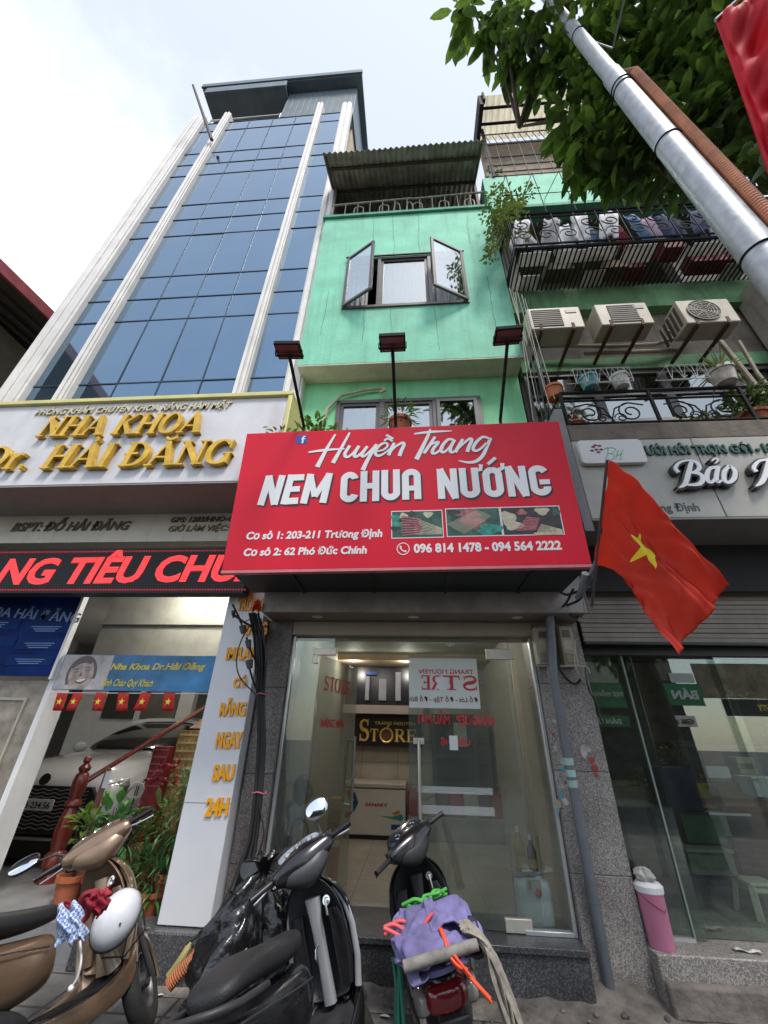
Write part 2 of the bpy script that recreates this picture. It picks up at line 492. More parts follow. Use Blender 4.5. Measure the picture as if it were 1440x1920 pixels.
# broken cement skirting along the foot of the shop steps
mb = MB()
def _rub(u, v):
    x = -1.9 + 6.4 * u; y = 3.80 + 0.33 * v
    h = 0.10 * v * v * (0.6 + 0.5 * math.sin(x * 3.1) * math.sin(x * 7.3 + 1)) + 0.012 * math.sin(x * 31) * v + 0.004
    return V3((x, y, max(0.004, h)))
mb.grid(_rub, 90, 8)
struct(mb.build('pavement_rubble', m_rubble, pivot=(0, 4, 0)))

# ================================================================== glass tower (left)
TY = 4.35
tower = thing('office_tower', 'tall narrow office tower with blue mirror glass front and four white pilasters', 'tower', (-4.2, TY, 0))
m_tglass = M('blue_mirror_glass', (0.165, 0.255, 0.345), 0.05, metal=0.85, var=0.03, scale=1.0)
m_tside = M('beige_side_wall', (0.48, 0.38, 0.27), 0.8, var=0.12, scale=1.5, streak=0.4, scol=(0.2, 0.15, 0.1))
m_clad = M('grey_blue_cladding', (0.12, 0.16, 0.19), 0.5, var=0.12, scale=2, streak=0.3, scol=(0.05, 0.07, 0.08))
m_pil = M('white_stone_pilaster', (0.72, 0.70, 0.68), 0.6, var=0.08, scale=3, streak=0.40, scol=(0.38, 0.36, 0.35), sscale=(9, 9, 0.25))
m_mull = M('dark_blue_mullion', (0.02, 0.04, 0.07), 0.4, var=0.05)
zrows = [3.9, 5.2, 6.60, 8.29, 8.98, 9.75, 11.39, 12.14, 12.88, 14.58, 15.28, 16.03, 17.69, 18.35]
xcols = [-6.60, -5.66, -4.90, -4.14, -3.42, -2.70, -1.85]
rng = random.Random(3)
for j in range(len(zrows) - 1):
    for i in range(len(xcols) - 1):
        x0, x1, z0, z1 = xcols[i] + 0.012, xcols[i + 1] - 0.012, zrows[j] + 0.012, zrows[j + 1] - 0.012
        tx, tz = rng.uniform(-1, 1) * 0.004, rng.uniform(-1, 1) * 0.004
        a, b_ = (x1 - x0) / 2, (z1 - z0) / 2
        MB().add([(x0, TY + a * tx + b_ * tz, z0), (x1, TY - a * tx + b_ * tz, z0), (x1, TY - a * tx - b_ * tz, z1), (x0, TY + a * tx - b_ * tz, z1)],
                 [(0, 1, 2, 3)]).build('glass_pane', m_tglass, tower, smooth=0)
mb = MB()
for z in zrows:
    mb.box(-6.6, -1.85, TY - 0.012, TY + 0.05, z - 0.011, z + 0.011)
for x in xcols:
    mb.box(x - 0.010, x + 0.010, TY - 0.010, TY + 0.05, 3.9, 18.35)
mb.build('mullion_grid', m_mull, tower)
for (x0, x1, zt) in ((-6.86, -6.40, 18.75), (-5.79, -5.58, 18.8), (-2.79, -2.60, 18.95), (-1.98, -1.68, 18.75)):
    mb = MB(); w = x1 - x0
    mb.box(x0, x1, TY - 0.10, TY + 0.10, 3.7, zt)
    mb.box(x0 + w * 0.12, x0 + w * 0.45, TY - 0.135, TY - 0.10, 3.7, zt - 0.02)
    mb.box(x0 + w * 0.62, x1 - w * 0.10, TY - 0.135, TY - 0.10, 3.7, zt - 0.02)
    mb.build('pilaster', m_pil, tower, bevel=0.012)
MB().box(-6.8, -1.72, TY + 0.4, 16, 3.7, 18.4).build('wall', m_tside, tower)
mb = MB()
mb.box(-6.7, -1.72, TY + 0.06, TY + 0.4, 18.35, 18.5)                    # parapet edge
mb.box(-4.05, -1.66, TY + 0.10, 9, 18.5, 20.97)                           # clad top storey
for k in range(12):
    x = -4.0 + k * 0.2
    mb.box(x, x + 0.015, TY + 0.08, TY + 0.10, 18.5, 20.9)
mb.build('top_storey', m_clad, tower, bevel=0.01)
MB().box(-6.7, -4.05, 7.2, 9, 18.5, 20.97).build('recess_wall', m_dark, tower)
mb = MB()
mb.box(-7.05, -1.46, TY - 0.20, 9.2, 20.98, 21.15)
mb.box(-7.08, -1.44, TY - 0.26, TY - 0.20, 21.02, 21.30)
mb.box(-6.85, -4.02, TY - 0.24, TY - 0.16, 20.46, 20.92)
mb.box(-6.85, -4.02, TY - 0.16, 7.2, 20.48, 20.56)
mb.build('roof', m_clad, tower, bevel=0.01)
mb = MB(); mb.tube([(-6.55, TY + 0.2, 18.5), (-6.55, TY + 0.2, 19.5)], 0.02); mb.tube([(-4.15, TY + 0.2, 18.5), (-4.15, TY + 0.2, 19.5)], 0.02)
mb.tube([(-6.55, TY + 0.2, 19.4), (-4.15, TY + 0.2, 19.4)], 0.025); mb.tube([(-6.55, TY + 0.2, 19.0), (-4.15, TY + 0.2, 19.0)], 0.015)
mb.build('balcony_rail', m_steel, tower)
p0, p1 = at(397, 262, TY - 0.2), at(362, 160, TY - 0.9)
MB().tube([p0, p1], [0.05, 0.035], 8).build('flag_pole', M('brown_pole', (0.10, 0.085, 0.08), 0.6), tower)

# ================================================================== dental clinic ground floor (left)
clin = thing('dental_clinic', 'open dental clinic ground floor with white room behind a banner', 'shopfront', (-4.0, 4.4, 0))
m_room = M('white_room_paint', (0.60, 0.59, 0.56), 0.75, var=0.06)
FZ = 0.22
MB().box(-8, -1.75, 4.12, 12, -0.16, FZ).build('floor', M('grey_floor_tile', (0.20, 0.20, 0.20), 0.35, var=0.15), clin)
mb = MB(); mb.box(-8, -1.55, 11, 11.15, FZ, 3.6); mb.box(-8.15, -8, 4.5, 11, FZ, 3.6); mb.box(-1.83, -1.68, 4.45, 11, FZ, 3.6)
mb.build('wall', m_room, clin)
MB().box(-8, -1.6, 4.0, 11.1, 3.35, 3.5).build('ceiling', m_room, clin)
# dropped beam with moulding inside
mb = MB(); mb.box(-4.6, -1.85, 5.6, 5.9, 2.40, 3.35); mb.box(-4.6, -1.85, 5.55, 5.6, 2.40, 2.47); mb.box(-4.6, -1.85, 5.55, 5.6, 2.9, 2.94)
mb.build('beam', M('grey_green_beam', (0.33, 0.33, 0.29), 0.6, var=0.1), clin)
mb = MB(); mb.box(-6.2, -3.86, 4.30, 4.5, 0.22, 2.0)
mb.build('marble_pier', M('tan_marble', (0.27, 0.235, 0.19), 0.35, var=0.35, scale=7), clin, bevel=0.01)
mb = MB()
for (x0, x1, z0, z1) in ((-5.6, -4.05, 0.95, 0.975), (-5.6, -4.05, 1.80, 1.825), (-4.075, -4.05, 0.975, 1.80)):
    mb.box(x0, x1, 4.285, 4.30, z0, z1)
mb.build('pier_trim', M('pale_trim', (0.42, 0.38, 0.31), 0.4), clin)
MB().box(-3.86, -3.80, 4.26, 4.5, FZ, 2.0).build('door_jamb', m_white, clin)
# pictures on the back wall, two
for (x0, x1, c, z0, z1) in ((-6.2, -5.55, (0.035, 0.022, 0.012), 1.75, 2.6), (-5.4, -4.7, (0.10, 0.09, 0.07), 1.75, 2.5)):
    mb = MB(); mb.box(x0, x1, 8.36, 8.40, z0, z1)
    tag(mb.build('wall_board', M('board_%d' % int(c[1] * 1000), c, 0.5, var=0.2), pivot=((x0 + x1) / 2, 8.4, z0)),
        'dark brown board on the garage wall behind the car' if c[0] < 0.05 else 'pale olive board beside the dark brown one on the garage wall', 'board')
MB().box(-6.8, -4.4, 8.40, 8.55, FZ, 3.35).build('partition', m_room, clin)
for (x, y) in ((-2.3, 4.9), (-3.3, 5.2), (-2.6, 5.3), (-2.2, 6.4), (-5.0, 7.2)):
    cl_ = MB().lathe([(0.0, 3.345), (0.05, 3.345), (0.05, 3.335), (0, 3.335)], (x, y, 0), 12).build('ceiling_lamp', M('lamp_glow', (1, 0.93, 0.8), 0.5, emit=7.0), clin)
    lamp_light('lamp_light', (x, y, 3.27), 12, cl_)

# canopy sign with raised gold letters
m_yel = M('yellow_trim', (0.60, 0.55, 0.22), 0.5, var=0.08)
m_gold = M('gold_letter_face', (0.70, 0.40, 0.045), 0.28, metal=0.75, var=0.15, scale=8)
m_golds = M('gold_letter', (0.72, 0.43, 0.06), 0.3, metal=0.7, var=0.2, scale=10)
SY = 3.20
sg = thing('canopy_sign', 'wide weathered white canopy sign with raised gold letters and yellow frame', 'sign', (-3.6, SY, 3.77))
m_panel = M('weathered_white_panel', (0.62, 0.61, 0.63), 0.5, var=0.08, scale=2, streak=0.55, scol=(0.30, 0.29, 0.30), sscale=(4, 4, 0.5))
x1s = at(540, 800, SY).x
MB().box(-8, x1s - 0.05, SY, SY + 0.6, 3.775, 4.93).build('panel', m_panel, sg)
mb = MB(); mb.box(-8, x1s, SY - 0.04, SY + 0.62, 4.93, 4.99); mb.box(x1s - 0.05, x1s, SY - 0.035, SY + 0.62, 3.775, 4.93)
mb.build('frame', m_yel, sg, bevel=0.008)
MB().box(-8, x1s - 0.02, SY + 0.005, SY + 0.62, 3.755, 3.775).build('soffit', M('grey_soffit', (0.30, 0.285, 0.26), 0.6, var=0.08), sg)
MB().box(-8, x1s - 0.06, SY + 0.62, 4.6, 3.80, 4.95).build('canopy_box', m_white, sg)
# ------------------------------------------------------------------ serif display letters drawn as pen strokes (units: cap height 1)
def _arc(cx, cy, rx, ry, a0, a1, n=14):
    return [(cx + rx * math.cos(R(a0 + (a1 - a0) * i / n)), cy + ry * math.sin(R(a0 + (a1 - a0) * i / n))) for i in range(n + 1)]
def _vary(pts, thick, thin):
    out = []
    for i in range(len(pts)):
        a = pts[max(i - 1, 0)]; b = pts[min(i + 1, len(pts) - 1)]
        l = math.hypot(b[0] - a[0], b[1] - a[1]) or 1
        out.append(thin + (thick - thin) * abs((b[1] - a[1]) / l) ** 1.2)
    return out
TK, TN = 0.195, 0.065
def _ser(x, y, w=0.36):
    return ([(x - w / 2, y), (x + w / 2, y)], 0.052)
def serif_glyph(c):
    st = []
    def stem(x, w=TK, s0=True, s1=True, sw=0.36):
        st.append(([(x, 0), (x, 1)], w))
        if s0: st.append(_ser(x, 0.03, sw))
        if s1: st.append(_ser(x, 0.97, sw))
    def curve(p, tk=TK, tn=TN): st.append((p, _vary(p, tk, tn)))
    adv = 0.9
    if c == 'N':
        stem(0.16, TN + 0.01); stem(0.80, TN + 0.01); st.append(([(0.14, 0.98), (0.80, 0.02)], TK)); adv = 0.98
    elif c == 'H':
        stem(0.18); stem(0.78); st.append(([(0.18, 0.5), (0.78, 0.5)], TN + 0.02)); adv = 0.98
    elif c in 'AĂẢ':
        st.append(([(0.12, 0), (0.46, 1)], TN + 0.01)); st.append(([(0.44, 1), (0.80, 0)], TK)); st.append(([(0.24, 0.34), (0.68, 0.34)], TN))
        st.append(_ser(0.12, 0.03, 0.28)); st.append(_ser(0.80, 0.03, 0.34)); adv = 0.96
        if c == 'Ă': curve([(0.27 + 0.4 * i / 8, 1.20 - 0.11 * math.sin(math.pi * i / 8)) for i in range(9)], 0.09, 0.09)
        if c == 'Ả': curve([(0.41, 1.22), (0.47, 1.27), (0.54, 1.23), (0.52, 1.17), (0.47, 1.14), (0.47, 1.09)], 0.075, 0.075)
    elif c == 'K':
        stem(0.18); st.append(([(0.20, 0.42), (0.72, 0.97)], TN + 0.02)); st.append(([(0.36, 0.58), (0.76, 0.02)], TK))
        st.append(_ser(0.72, 0.97, 0.3)); st.append(_ser(0.80, 0.03, 0.3)); adv = 0.95
    elif c == 'O':
        curve(_arc(0.46, 0.5, 0.36, 0.48, 0, 360, 28)); adv = 0.94
    elif c in 'DĐ':
        stem(0.18); curve([(0.18, 0.97)] + _arc(0.36, 0.5, 0.40, 0.465, 90, -90, 16) + [(0.18, 0.03)]); adv = 0.92
        if c == 'Đ': st.append(([(0.0, 0.52), (0.48, 0.52)], 0.08))
    elif c == 'G':
        curve(_arc(0.46, 0.5, 0.36, 0.475, 40, 325, 24)); st.append(([(0.76, 0.06), (0.76, 0.44)], 0.15)); st.append(_ser(0.74, 0.44, 0.32)); st.append(([(0.75, 0.66), (0.78, 0.98)], 0.06)); adv = 0.95
    elif c == 'I':
        stem(0.20); adv = 0.42
    elif c == 'r':
        st.append(([(0.16, 0), (0.16, 0.66)], 0.16)); st.append(_ser(0.16, 0.03, 0.30)); st.append(_ser(0.12, 0.63, 0.2))
        curve([(0.18, 0.44), (0.26, 0.58), (0.38, 0.65), (0.48, 0.60)], 0.12, 0.10); adv = 0.52
    elif c == '.':
        curve(_arc(0.12, 0.09, 0.045, 0.045, 0, 360, 10), 0.1, 0.1); adv = 0.30
    elif c == 'S':
        p = _arc(0.36, 0.74, 0.24, 0.225, 35, 250, 14) + _arc(0.36, 0.27, 0.27, 0.235, 85, -140, 14)
        st.append((p, [TN + (TK - TN) * (0.25 + 0.75 * math.exp(-((i - 14.5) / 6.0) ** 2)) for i in range(len(p))]))
        st.append(([(0.60, 0.70), (0.61, 1.0)], 0.06)); st.append(([(0.10, 0.0), (0.11, 0.32)], 0.06)); adv = 0.76
    elif c == 'T':
        stem(0.42, TK, True, False, 0.4); st.append(([(0.06, 0.95), (0.78, 0.95)], 0.09)); st.append(([(0.08, 0.98), (0.07, 0.72)], 0.06)); st.append(([(0.76, 0.98), (0.77, 0.72)], 0.06)); adv = 0.84
    elif c == 'R':
        stem(0.18); curve([(0.18, 0.97)] + _arc(0.38, 0.73, 0.26, 0.235, 90, -90, 14) + [(0.18, 0.495)]); st.append(([(0.40, 0.5), (0.74, 0.02)], TK)); st.append(_ser(0.78, 0.03, 0.24)); adv = 0.92
    elif c == 'E':
        stem(0.18); 
        for y, x in ((0.96, 0.72), (0.5, 0.56), (0.04, 0.74)): st.append(([(0.18, y), (x, y)], 0.085))
        for x, a, b in ((0.71, 1, 0.74), (0.55, 0.62, 0.38), (0.73, 0.26, 0)): st.append(([(x, a), (x, b)], 0.06))
        adv = 0.82
    elif c == ' ':
        adv = 0.42
    return st, adv
def serif_text(mb, s, o, ex, ey, nn, w, h, depth, shear=0.0, mirror=False, z0=0.0):
    x = 0.0; strokes = []
    for c in s:
        st, adv = serif_glyph(c)
        for p, wd in st:
            strokes.append(([(a + x, b) for a, b in p], wd))
        x += adv
    tot = x - 0.06; sx = w / tot; k = 0
    for p, wd in strokes:
        q = []
        for a, b in p:
            u = (a + 0.0) * sx + b * h * shear
            q.append(((w - u) if mirror else u, b * h))
        wl = wd if isinstance(wd, (list, tuple)) else [wd] * len(p)
        mb.ribbon(q, [v * (h * 0.55 + sx * 0.45) for v in wl], (o, ex, ey, nn), depth + 0.0004 * (k % 7), z0)
        k += 1
    return mb
def sign_text(mb, s, pl, pr, ph, Y, depth, kind='sans', **kw):
    """baseline from photo point pl to pr, height from baseline up to photo row of ph, all on the plane y = Y"""
    a, b, c = at(*pl, Y), at(*pr, Y), at(*ph, Y)
    w = (b - a).length; ex = (b - a).normalized(); ey = FRONT.cross(ex) * -1
    ey = (Z - ex * Z.dot(ex)).normalized()
    h = (c - a).dot(ey) if True else 0
    if kind == 'serif':
        serif_text(mb, s, a, ex, ey, FRONT, w, h, depth, **kw)
    else:
        mb.text(s, a, ex, ey, FRONT, w, h, depth, **kw)
    return mb
sign_text(mb := MB(), 'NHA KHOA', (72, 824), (374, 816), (80, 788), SY - 0.002, 0.055, 'serif', shear=0.16).build('lettering', m_golds, sg)
sign_text(mb := MB(), 'HẢI ĐĂNG', (80, 884), (430, 875), (85, 841), SY - 0.002, 0.060, 'serif', shear=0.14).build('lettering', m_golds, sg)
sign_text(mb := MB(), 'Dr.', (-38, 887), (50, 884), (-30, 845), SY - 0.002, 0.060, 'serif', shear=0.14).build('lettering', m_golds, sg)
sign_text(mb := MB(), 'PHÒNG KHÁM CHUYÊN KHOA RĂNG HÀM MẶT', (66, 780), (434, 766), (66, 769), SY - 0.002, 0.02, shear=0.3, bold=0.02).build('lettering', M('gold_small', (0.62, 0.55, 0.36), 0.3, metal=0.5), sg)

# lower fascia band
fb = thing('fascia_band', 'plain beige fascia band with brown lettering under the white canopy sign', 'sign', (-3.8, 3.82, 3.40))
MB().box(-8, -1.62, 3.82, 4.2, 3.40, 3.755).build('panel', M('beige_fascia', (0.70, 0.66, 0.57), 0.55, var=0.07, streak=0.2), fb)
m_brn = M('brown_letters', (0.13, 0.095, 0.07), 0.5)
sign_text(mb := MB(), 'BSPT: ĐỖ HẢI ĐĂNG', (20, 997), (242, 994), (20, 980), 3.818, 0.012, shear=0.25, bold=0.025).build('lettering', m_brn, fb)
sign_text(mb := MB(), 'GPS: 1283/HNO-GPHĐ', (320, 980), (468, 977), (320, 970), 3.818, 0.010, shear=0.25, bold=0.02).build('lettering', m_brn, fb)
sign_text(mb := MB(), 'GIỜ LÀM VIỆC: 8H', (315, 997), (455, 995), (315, 986), 3.818, 0.010, shear=0.25, bold=0.02).build('lettering', M('olive_letters', (0.22, 0.19, 0.08), 0.5), fb)
# LED ticker
ld = thing('led_sign', 'long black LED ticker board scrolling large red words', 'led sign', (-3.8, 3.80, 2.80))
MB().box(-8, -1.74, 3.80, 3.95, 2.80, 3.30).build('panel', M('led_black', (0.012, 0.012, 0.013), 0.6), ld)
m_red_e = M('red_led', (0.90, 0.045, 0.05), 0.5, emit=0.75)
m_red_d = M('red_led_dim', (0.45, 0.02, 0.03), 0.5, emit=0.25)
mb = MB()
for k in range(210):
    x = -8 + 0.03 * k
    mb.box(x, x + 0.017, 3.792, 3.80, 3.262, 3.279); mb.box(x, x + 0.017, 3.792, 3.80, 2.822, 2.839)
mb.build('dot_border', m_red_d, ld)
sign_text(mb := MB(), 'NG TIÊU CHUẨN', (-14, 1097), (560, 1088), (-14, 1046), 3.798, 0.006, shear=0.18, bold=0.035).build('lettering', m_red_e, ld)
mb = MB()
for k in range(16):
    z = 2.86 + k * 0.0255
    mb.box(-8, -1.78, 3.787, 3.789, z, z + 0.003)
mb.build('scan_line', m_black, ld)

# white lettered pier
pw = thing('lettered_pillar', 'white panelled pillar with a column of orange words beside the cable bundle', 'pillar', (-1.74, 4.0, 0.27))
MB().box(-1.97, -1.555, 4.0, 4.4, 0.28, 3.3).build('panel', M('white_acrylic', (0.70, 0.71, 0.74), 0.35, var=0.02), pw, bevel=0.006)
MB().box(-1.972, -1.553, 3.998, 4.0, 1.03, 1.036).build('seam', M('seam_grey', (0.35, 0.35, 0.36), 0.6), pw)
m_or = M('orange_letters', (0.92, 0.40, 0.005), 0.4, var=0.08)
for s, x0, x1, yb, yt in (('TRỒNG', 444, 492, 1146, 1122), ('RĂNG', 455, 500, 1192, 1166), ('IMPLANT', 423, 490, 1238, 1213), ('CÓ', 437, 462, 1290, 1270), ('RĂNG', 411, 460, 1343, 1316),
                          ('NGAY', 404, 453, 1404, 1371), ('SAU', 398, 438, 1464, 1432), ('24H', 384, 427, 1531, 1494)):
    sign_text(mb := MB(), s, (x0, yb), (x1, yb - 1), (x0, yt), 3.998, 0.015, bold=0.04).build('lettering', m_or, pw)
MB().box(-2.0, -1.53, 3.9, 4.12, 0.0, 0.275).build('plinth', m_granited, pw, bevel=0.01)

# blue poster
po = thing('poster', 'dark blue clinic poster with pale headline and text boxes', 'poster', (-4.6, 4.22, 2.03))
MB().box(-5.6, -3.83, 4.22, 4.25, 2.03, 2.95).build('sheet', M('blue_print', (0.004, 0.022, 0.13), 0.6, var=0.6, scale=1.6, spec=0.12), po)
MB().box(-3.83, -3.80, 4.20, 4.27, 2.0, 2.98).build('edge_strip', m_white, po)
m_lb = M('pale_blue_print', (0.16, 0.27, 0.48), 0.5)
sign_text(mb := MB(), 'NHA KHOA HẢI ĐĂNG', (-110, 1147), (146, 1168), (-110, 1128), 4.218, 0.003, bold=0.02).build('lettering', m_lb, po)
mb = MB()
for (x, y) in ((48, 1167), (35, 1198), (17, 1228), (-45, 1160), (-52, 1192)):
    a, b = at(x, y, 4.218), at(x + 78, y + 20, 4.218)
    mb.box(a.x, b.x, 4.214, 4.22, b.z, a.z)
mb.build('text_box', M('blue_box', (0.008, 0.035, 0.15), 0.6, spec=0.1), po)
mb = MB()
for (x, y) in ((60, 1174), (47, 1205), (29, 1235), (-40, 1166)):
    for k in range(3):
        a, b = at(x + 3 * k, y + 4 * k, 4.212), at(x + 55 - 6 * k, y + 4 * k + 2, 4.212)
        mb.box(a.x, b.x, 4.210, 4.213, b.z, a.z)
mb.build('small_text', m_lb, po)

# blue welcome banner with yellow words and portrait
bn = thing('banner', 'blue welcome banner with yellow words and a smiling face photo', 'banner', (-2.9, 4.25, 1.9))
xa, xb = -3.79, -1.9
MB().box(xa, xb, 4.25, 4.262, 1.905, 2.255).build('sheet', M('banner_blue', (0.03, 0.17, 0.36), 0.4, var=0.45, scale=2.5), bn)
mb = MB(); xm = at(205, 1260, 4.25).x
mb.mat(0).box(xa + 0.01, xm, 4.246, 4.25, 1.91, 2.25)
cx, cz = xa + 0.27, 2.055
def pe(rx, rz, a0, a1, n, y, dx=0.0, dz=0.0, rot=0.18):
    out = []
    for i in range(n + 1):
        t = R(a0 + (a1 - a0) * i / n); u, v = rx * math.cos(t) + dx, rz * math.sin(t) + dz
        out.append(V3((cx + u * math.cos(rot) - v * math.sin(rot), y, min(2.249, max(1.911, cz + u * math.sin(rot) + v * math.cos(rot))))))
    return out
mb.mat(2).prism(pe(0.165, 0.19, -20, 205, 24, 4.2460) , (0, -0.001, 0))
mb.mat(1).prism(pe(0.135, 0.165, 0, 350, 30, 4.2448), (0, -0.001, 0))
mb.mat(2).prism(pe(0.150, 0.185, 40, 150, 14, 4.2436) + list(reversed(pe(0.125, 0.115, 48, 142, 14, 4.2436))), (0, -0.001, 0))
mb.mat(4).prism(pe(0.062, 0.050, 180, 360, 14, 4.2436, 0.01, -0.045), (0, -0.001, 0))
mb.mat(3).prism(pe(0.052, 0.026, 180, 360, 12, 4.2424, 0.01, -0.048), (0, -0.001, 0))
for s_ in (-1, 1):
    mb.mat(2).prism(pe(0.026, 0.010, 0, 180, 8, 4.2424, s_ * 0.055, 0.030), (0, -0.001, 0)); mb.mat(2).prism(pe(0.034, 0.016, 20, 160, 8, 4.2424, s_ * 0.055, 0.052), (0, -0.001, 0))
mb.mat(4).prism([V3((cx - 0.004, 4.2424, cz + 0.03)), V3((cx - 0.022, 4.2424, cz - 0.022)), V3((cx + 0.014, 4.2424, cz - 0.020))], (0, -0.001, 0))
mb.build('portrait_print', [M('portrait_bg', (0.45, 0.42, 0.42), 0.5, var=0.3), M('portrait_skin', (0.40, 0.31, 0.27), 0.5, var=0.35, scale=14), M('portrait_hair', (0.11, 0.09, 0.085), 0.5), M('portrait_teeth', (0.7, 0.66, 0.62), 0.5), M('portrait_shade', (0.17, 0.10, 0.09), 0.5)], bn)
m_yp = M('yellow_print', (0.72, 0.60, 0.10), 0.5)
sign_text(mb := MB(), 'Nha Khoa Dr.Hải Đăng', (206, 1256), (384, 1256), (206, 1243), 4.248, 0.003, shear=0.25, bold=0.03).build('lettering', m_yp, bn)
sign_text(mb := MB(), 'Kính Chào Quý Khách', (188, 1286), (388, 1289), (188, 1272), 4.248, 0.003, shear=0.35, bold=0.01).build('lettering', m_yp, bn)
# row of small red pennants under the banner
m_pred = M('pennant_red', (0.50, 0.02, 0.015), 0.6, trans=0.2, var=0.1)
m_pyel = M('pennant_yellow', (0.8, 0.6, 0.05), 0.6)
def star(mb, c, r, ex, ey, nn, d=0.002):
    pts = []
    for k in range(10):
        a = math.pi / 2 + k * math.pi / 5; q = r if k % 2 == 0 else r * 0.39
        pts.append(c + ex * (q * math.cos(a)) + ey * (q * math.sin(a)))
    return mb.prism(pts, nn * d)
_pn = ['red pennant at the left end of the string under the blue banner', 'second red pennant from the left under the blue banner', 'third red pennant from the left under the blue banner',
       'fourth red pennant from the left under the blue banner', 'fifth red pennant from the left under the blue banner', 'sixth red pennant from the left under the blue banner', 'red pennant half hidden behind the white lettered pillar']
for k, px in enumerate((108, 138, 180, 222, 264, 308, 393)):
    a = at(px, 1299, 4.24); w, h = 0.115, 0.165
    t = thing('pennant', _pn[k], 'pennant', a, 'red pennants strung under the banner')
    mb = MB()
    sk = [0.02, -0.03, 0.01, 0.03, -0.02, 0.03, 0.0][k]
    mb.grid(lambda u, v: a + X * (u * w + sk * v) - Z * (v * h) + Yv * (0.012 * math.sin(u * 5 + k) * v), 6, 4)
    mb.build('cloth', m_pred, t, solid=0.003)
    star(MB(), a + X * (w / 2 + sk * 0.5) - Z * (h / 2) - Yv * 0.012, 0.035, X, Z, FRONT).build('emblem', m_pyel, t, smooth=0)
MB().tube([at(95, 1299, 4.245), at(440, 1301, 4.245)], 0.004, 5).build('string', m_white, bn)
# ================================================================== green shop house (centre)
house = thing('shop_house', 'narrow three storey green house with casement windows over a glass shop front', 'house', (0.0, 4.13, 0))
UY, LY = 4.05, 4.40            # upper bay front, recessed lower wall
WX0, WX1, WZ0, WZ1 = -1.14, 1.01, 7.84, 9.36
mb = MB()
hx0, hx1, uz0, uz1 = -1.73, 1.68, 6.50, 10.98
for (a, b, c, d) in ((hx0, WX0, uz0, uz1), (WX1, hx1, uz0, uz1), (WX0, WX1, uz0, WZ0), (WX0, WX1, WZ1, uz1)):
    mb.box(a, b, UY, UY + 0.22, c, d)
mb.box(hx0, hx0 + 0.15, UY + 0.22, 12, uz0, uz1); mb.box(hx1 - 0.15, hx1, UY + 0.22, 12, uz0, uz1)
mb.build('wall', m_green, house)
mb = MB()
lx0, lx1, lz0, lz1 = -1.13, 1.05, 4.95, 6.05
for (a, b, c, d) in ((hx0 + 0.02, lx0, 3.2, 6.5), (lx1, hx1 - 0.01, 3.2, 6.5), (lx0, lx1, 3.2, lz0), (lx0, lx1, lz1, 6.5)):
    mb.box(a, b, LY, LY + 0.2, c, d)
mb.box(hx0 + 0.02, hx0 + 0.17, LY + 0.2, 12, 2.9, 6.5); mb.box(hx1 - 0.16, hx1 - 0.01, LY + 0.2, 12, 2.9, 6.5)
mb.build('lower_wall', m_green2, house)
MB().box(hx0 + 0.004, hx1 - 0.004, UY + 0.004, LY + 0.02, 6.475, 6.50).build('overhang_soffit', m_cream, house)
mb = MB(); mb.box(hx0 - 0.04, hx1 + 0.04, UY - 0.05, UY + 0.4, 10.98, 11.06); mb.box(hx0, hx1, UY + 0.4, 12, 10.90, 11.02)
mb.build('coping', M('dark_green_coping', (0.08, 0.30, 0.21), 0.8, var=0.15, streak=0.5), house)
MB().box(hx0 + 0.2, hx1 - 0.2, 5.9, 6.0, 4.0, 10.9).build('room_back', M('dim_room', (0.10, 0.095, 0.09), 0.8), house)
mb = MB(); mb.box(hx0 + 0.16, hx1 - 0.16, LY + 0.2, 12, 4.6, 4.7); mb.box(hx0 + 0.16, hx1 - 0.16, LY + 0.2, 12, 7.5, 7.6)
mb.build('floor_slab', m_conc, house)
# thin cracks and stain lines down the plaster
mb = MB(); rng = random.Random(5)
def crack(x, z0, z1, w=0.007):
    p = []; n = 14
    for i in range(n + 1):
        z = z0 + (z1 - z0) * i / n; x += rng.uniform(-1, 1) * 0.012; p.append((x, z))
    mb.ribbon(p, [w * rng.uniform(0.5, 1.2) for _ in p], (V3((0, UY - 0.001, 0)), X, Z, FRONT), 0.0015)
for x, a, b in ((-0.72, 10.95, 9.5), (-0.32, 10.95, 9.4), (0.22, 10.9, 9.45), (1.2, 10.7, 9.7), (-0.3, 7.8, 6.6), (-0.75, 7.8, 7.0), (0.42, 7.8, 6.7), (-1.4, 8.4, 7.2), (1.35, 8.6, 7.0)):
    crack(x, a, b)
mb.build('crack', M('crack_stain', (0.055, 0.18, 0.13), 0.9), house)
# ---- windows
def frame_rect(mb, x0, x1, y0, y1, z0, z1, w):
    mb.box(x0, x1, y0, y1, z0, z0 + w); mb.box(x0, x1, y0, y1, z1 - w, z1)
    mb.box(x0, x0 + w, y0, y1, z0 + w, z1 - w); mb.box(x1 - w, x1, y0, y1, z0 + w, z1 - w)
    return mb
mb = frame_rect(MB(), WX0, WX1, UY - 0.03, UY + 0.09, WZ0, WZ1, 0.06)
mb.box(-0.56, -0.50, UY - 0.028, UY + 0.088, WZ0 + 0.06, WZ1 - 0.06); mb.box(0.35, 0.41, UY - 0.028, UY + 0.088, WZ0 + 0.06, WZ1 - 0.06)
mb.box(WX0 - 0.02, WX1 + 0.02, UY - 0.06, UY - 0.03, WZ1, WZ1 + 0.03)
win = mb.build('window', m_wframe, house, bevel=0.004)
frame_rect(MB(), -0.50, 0.35, UY, UY + 0.05, WZ0 + 0.06, WZ1 - 0.06, 0.05).build('sash', m_wframe, win)
MB().box(-0.45, 0.30, UY + 0.02, UY + 0.026, WZ0 + 0.11, WZ1 - 0.11).build('pane', m_mirror, win)
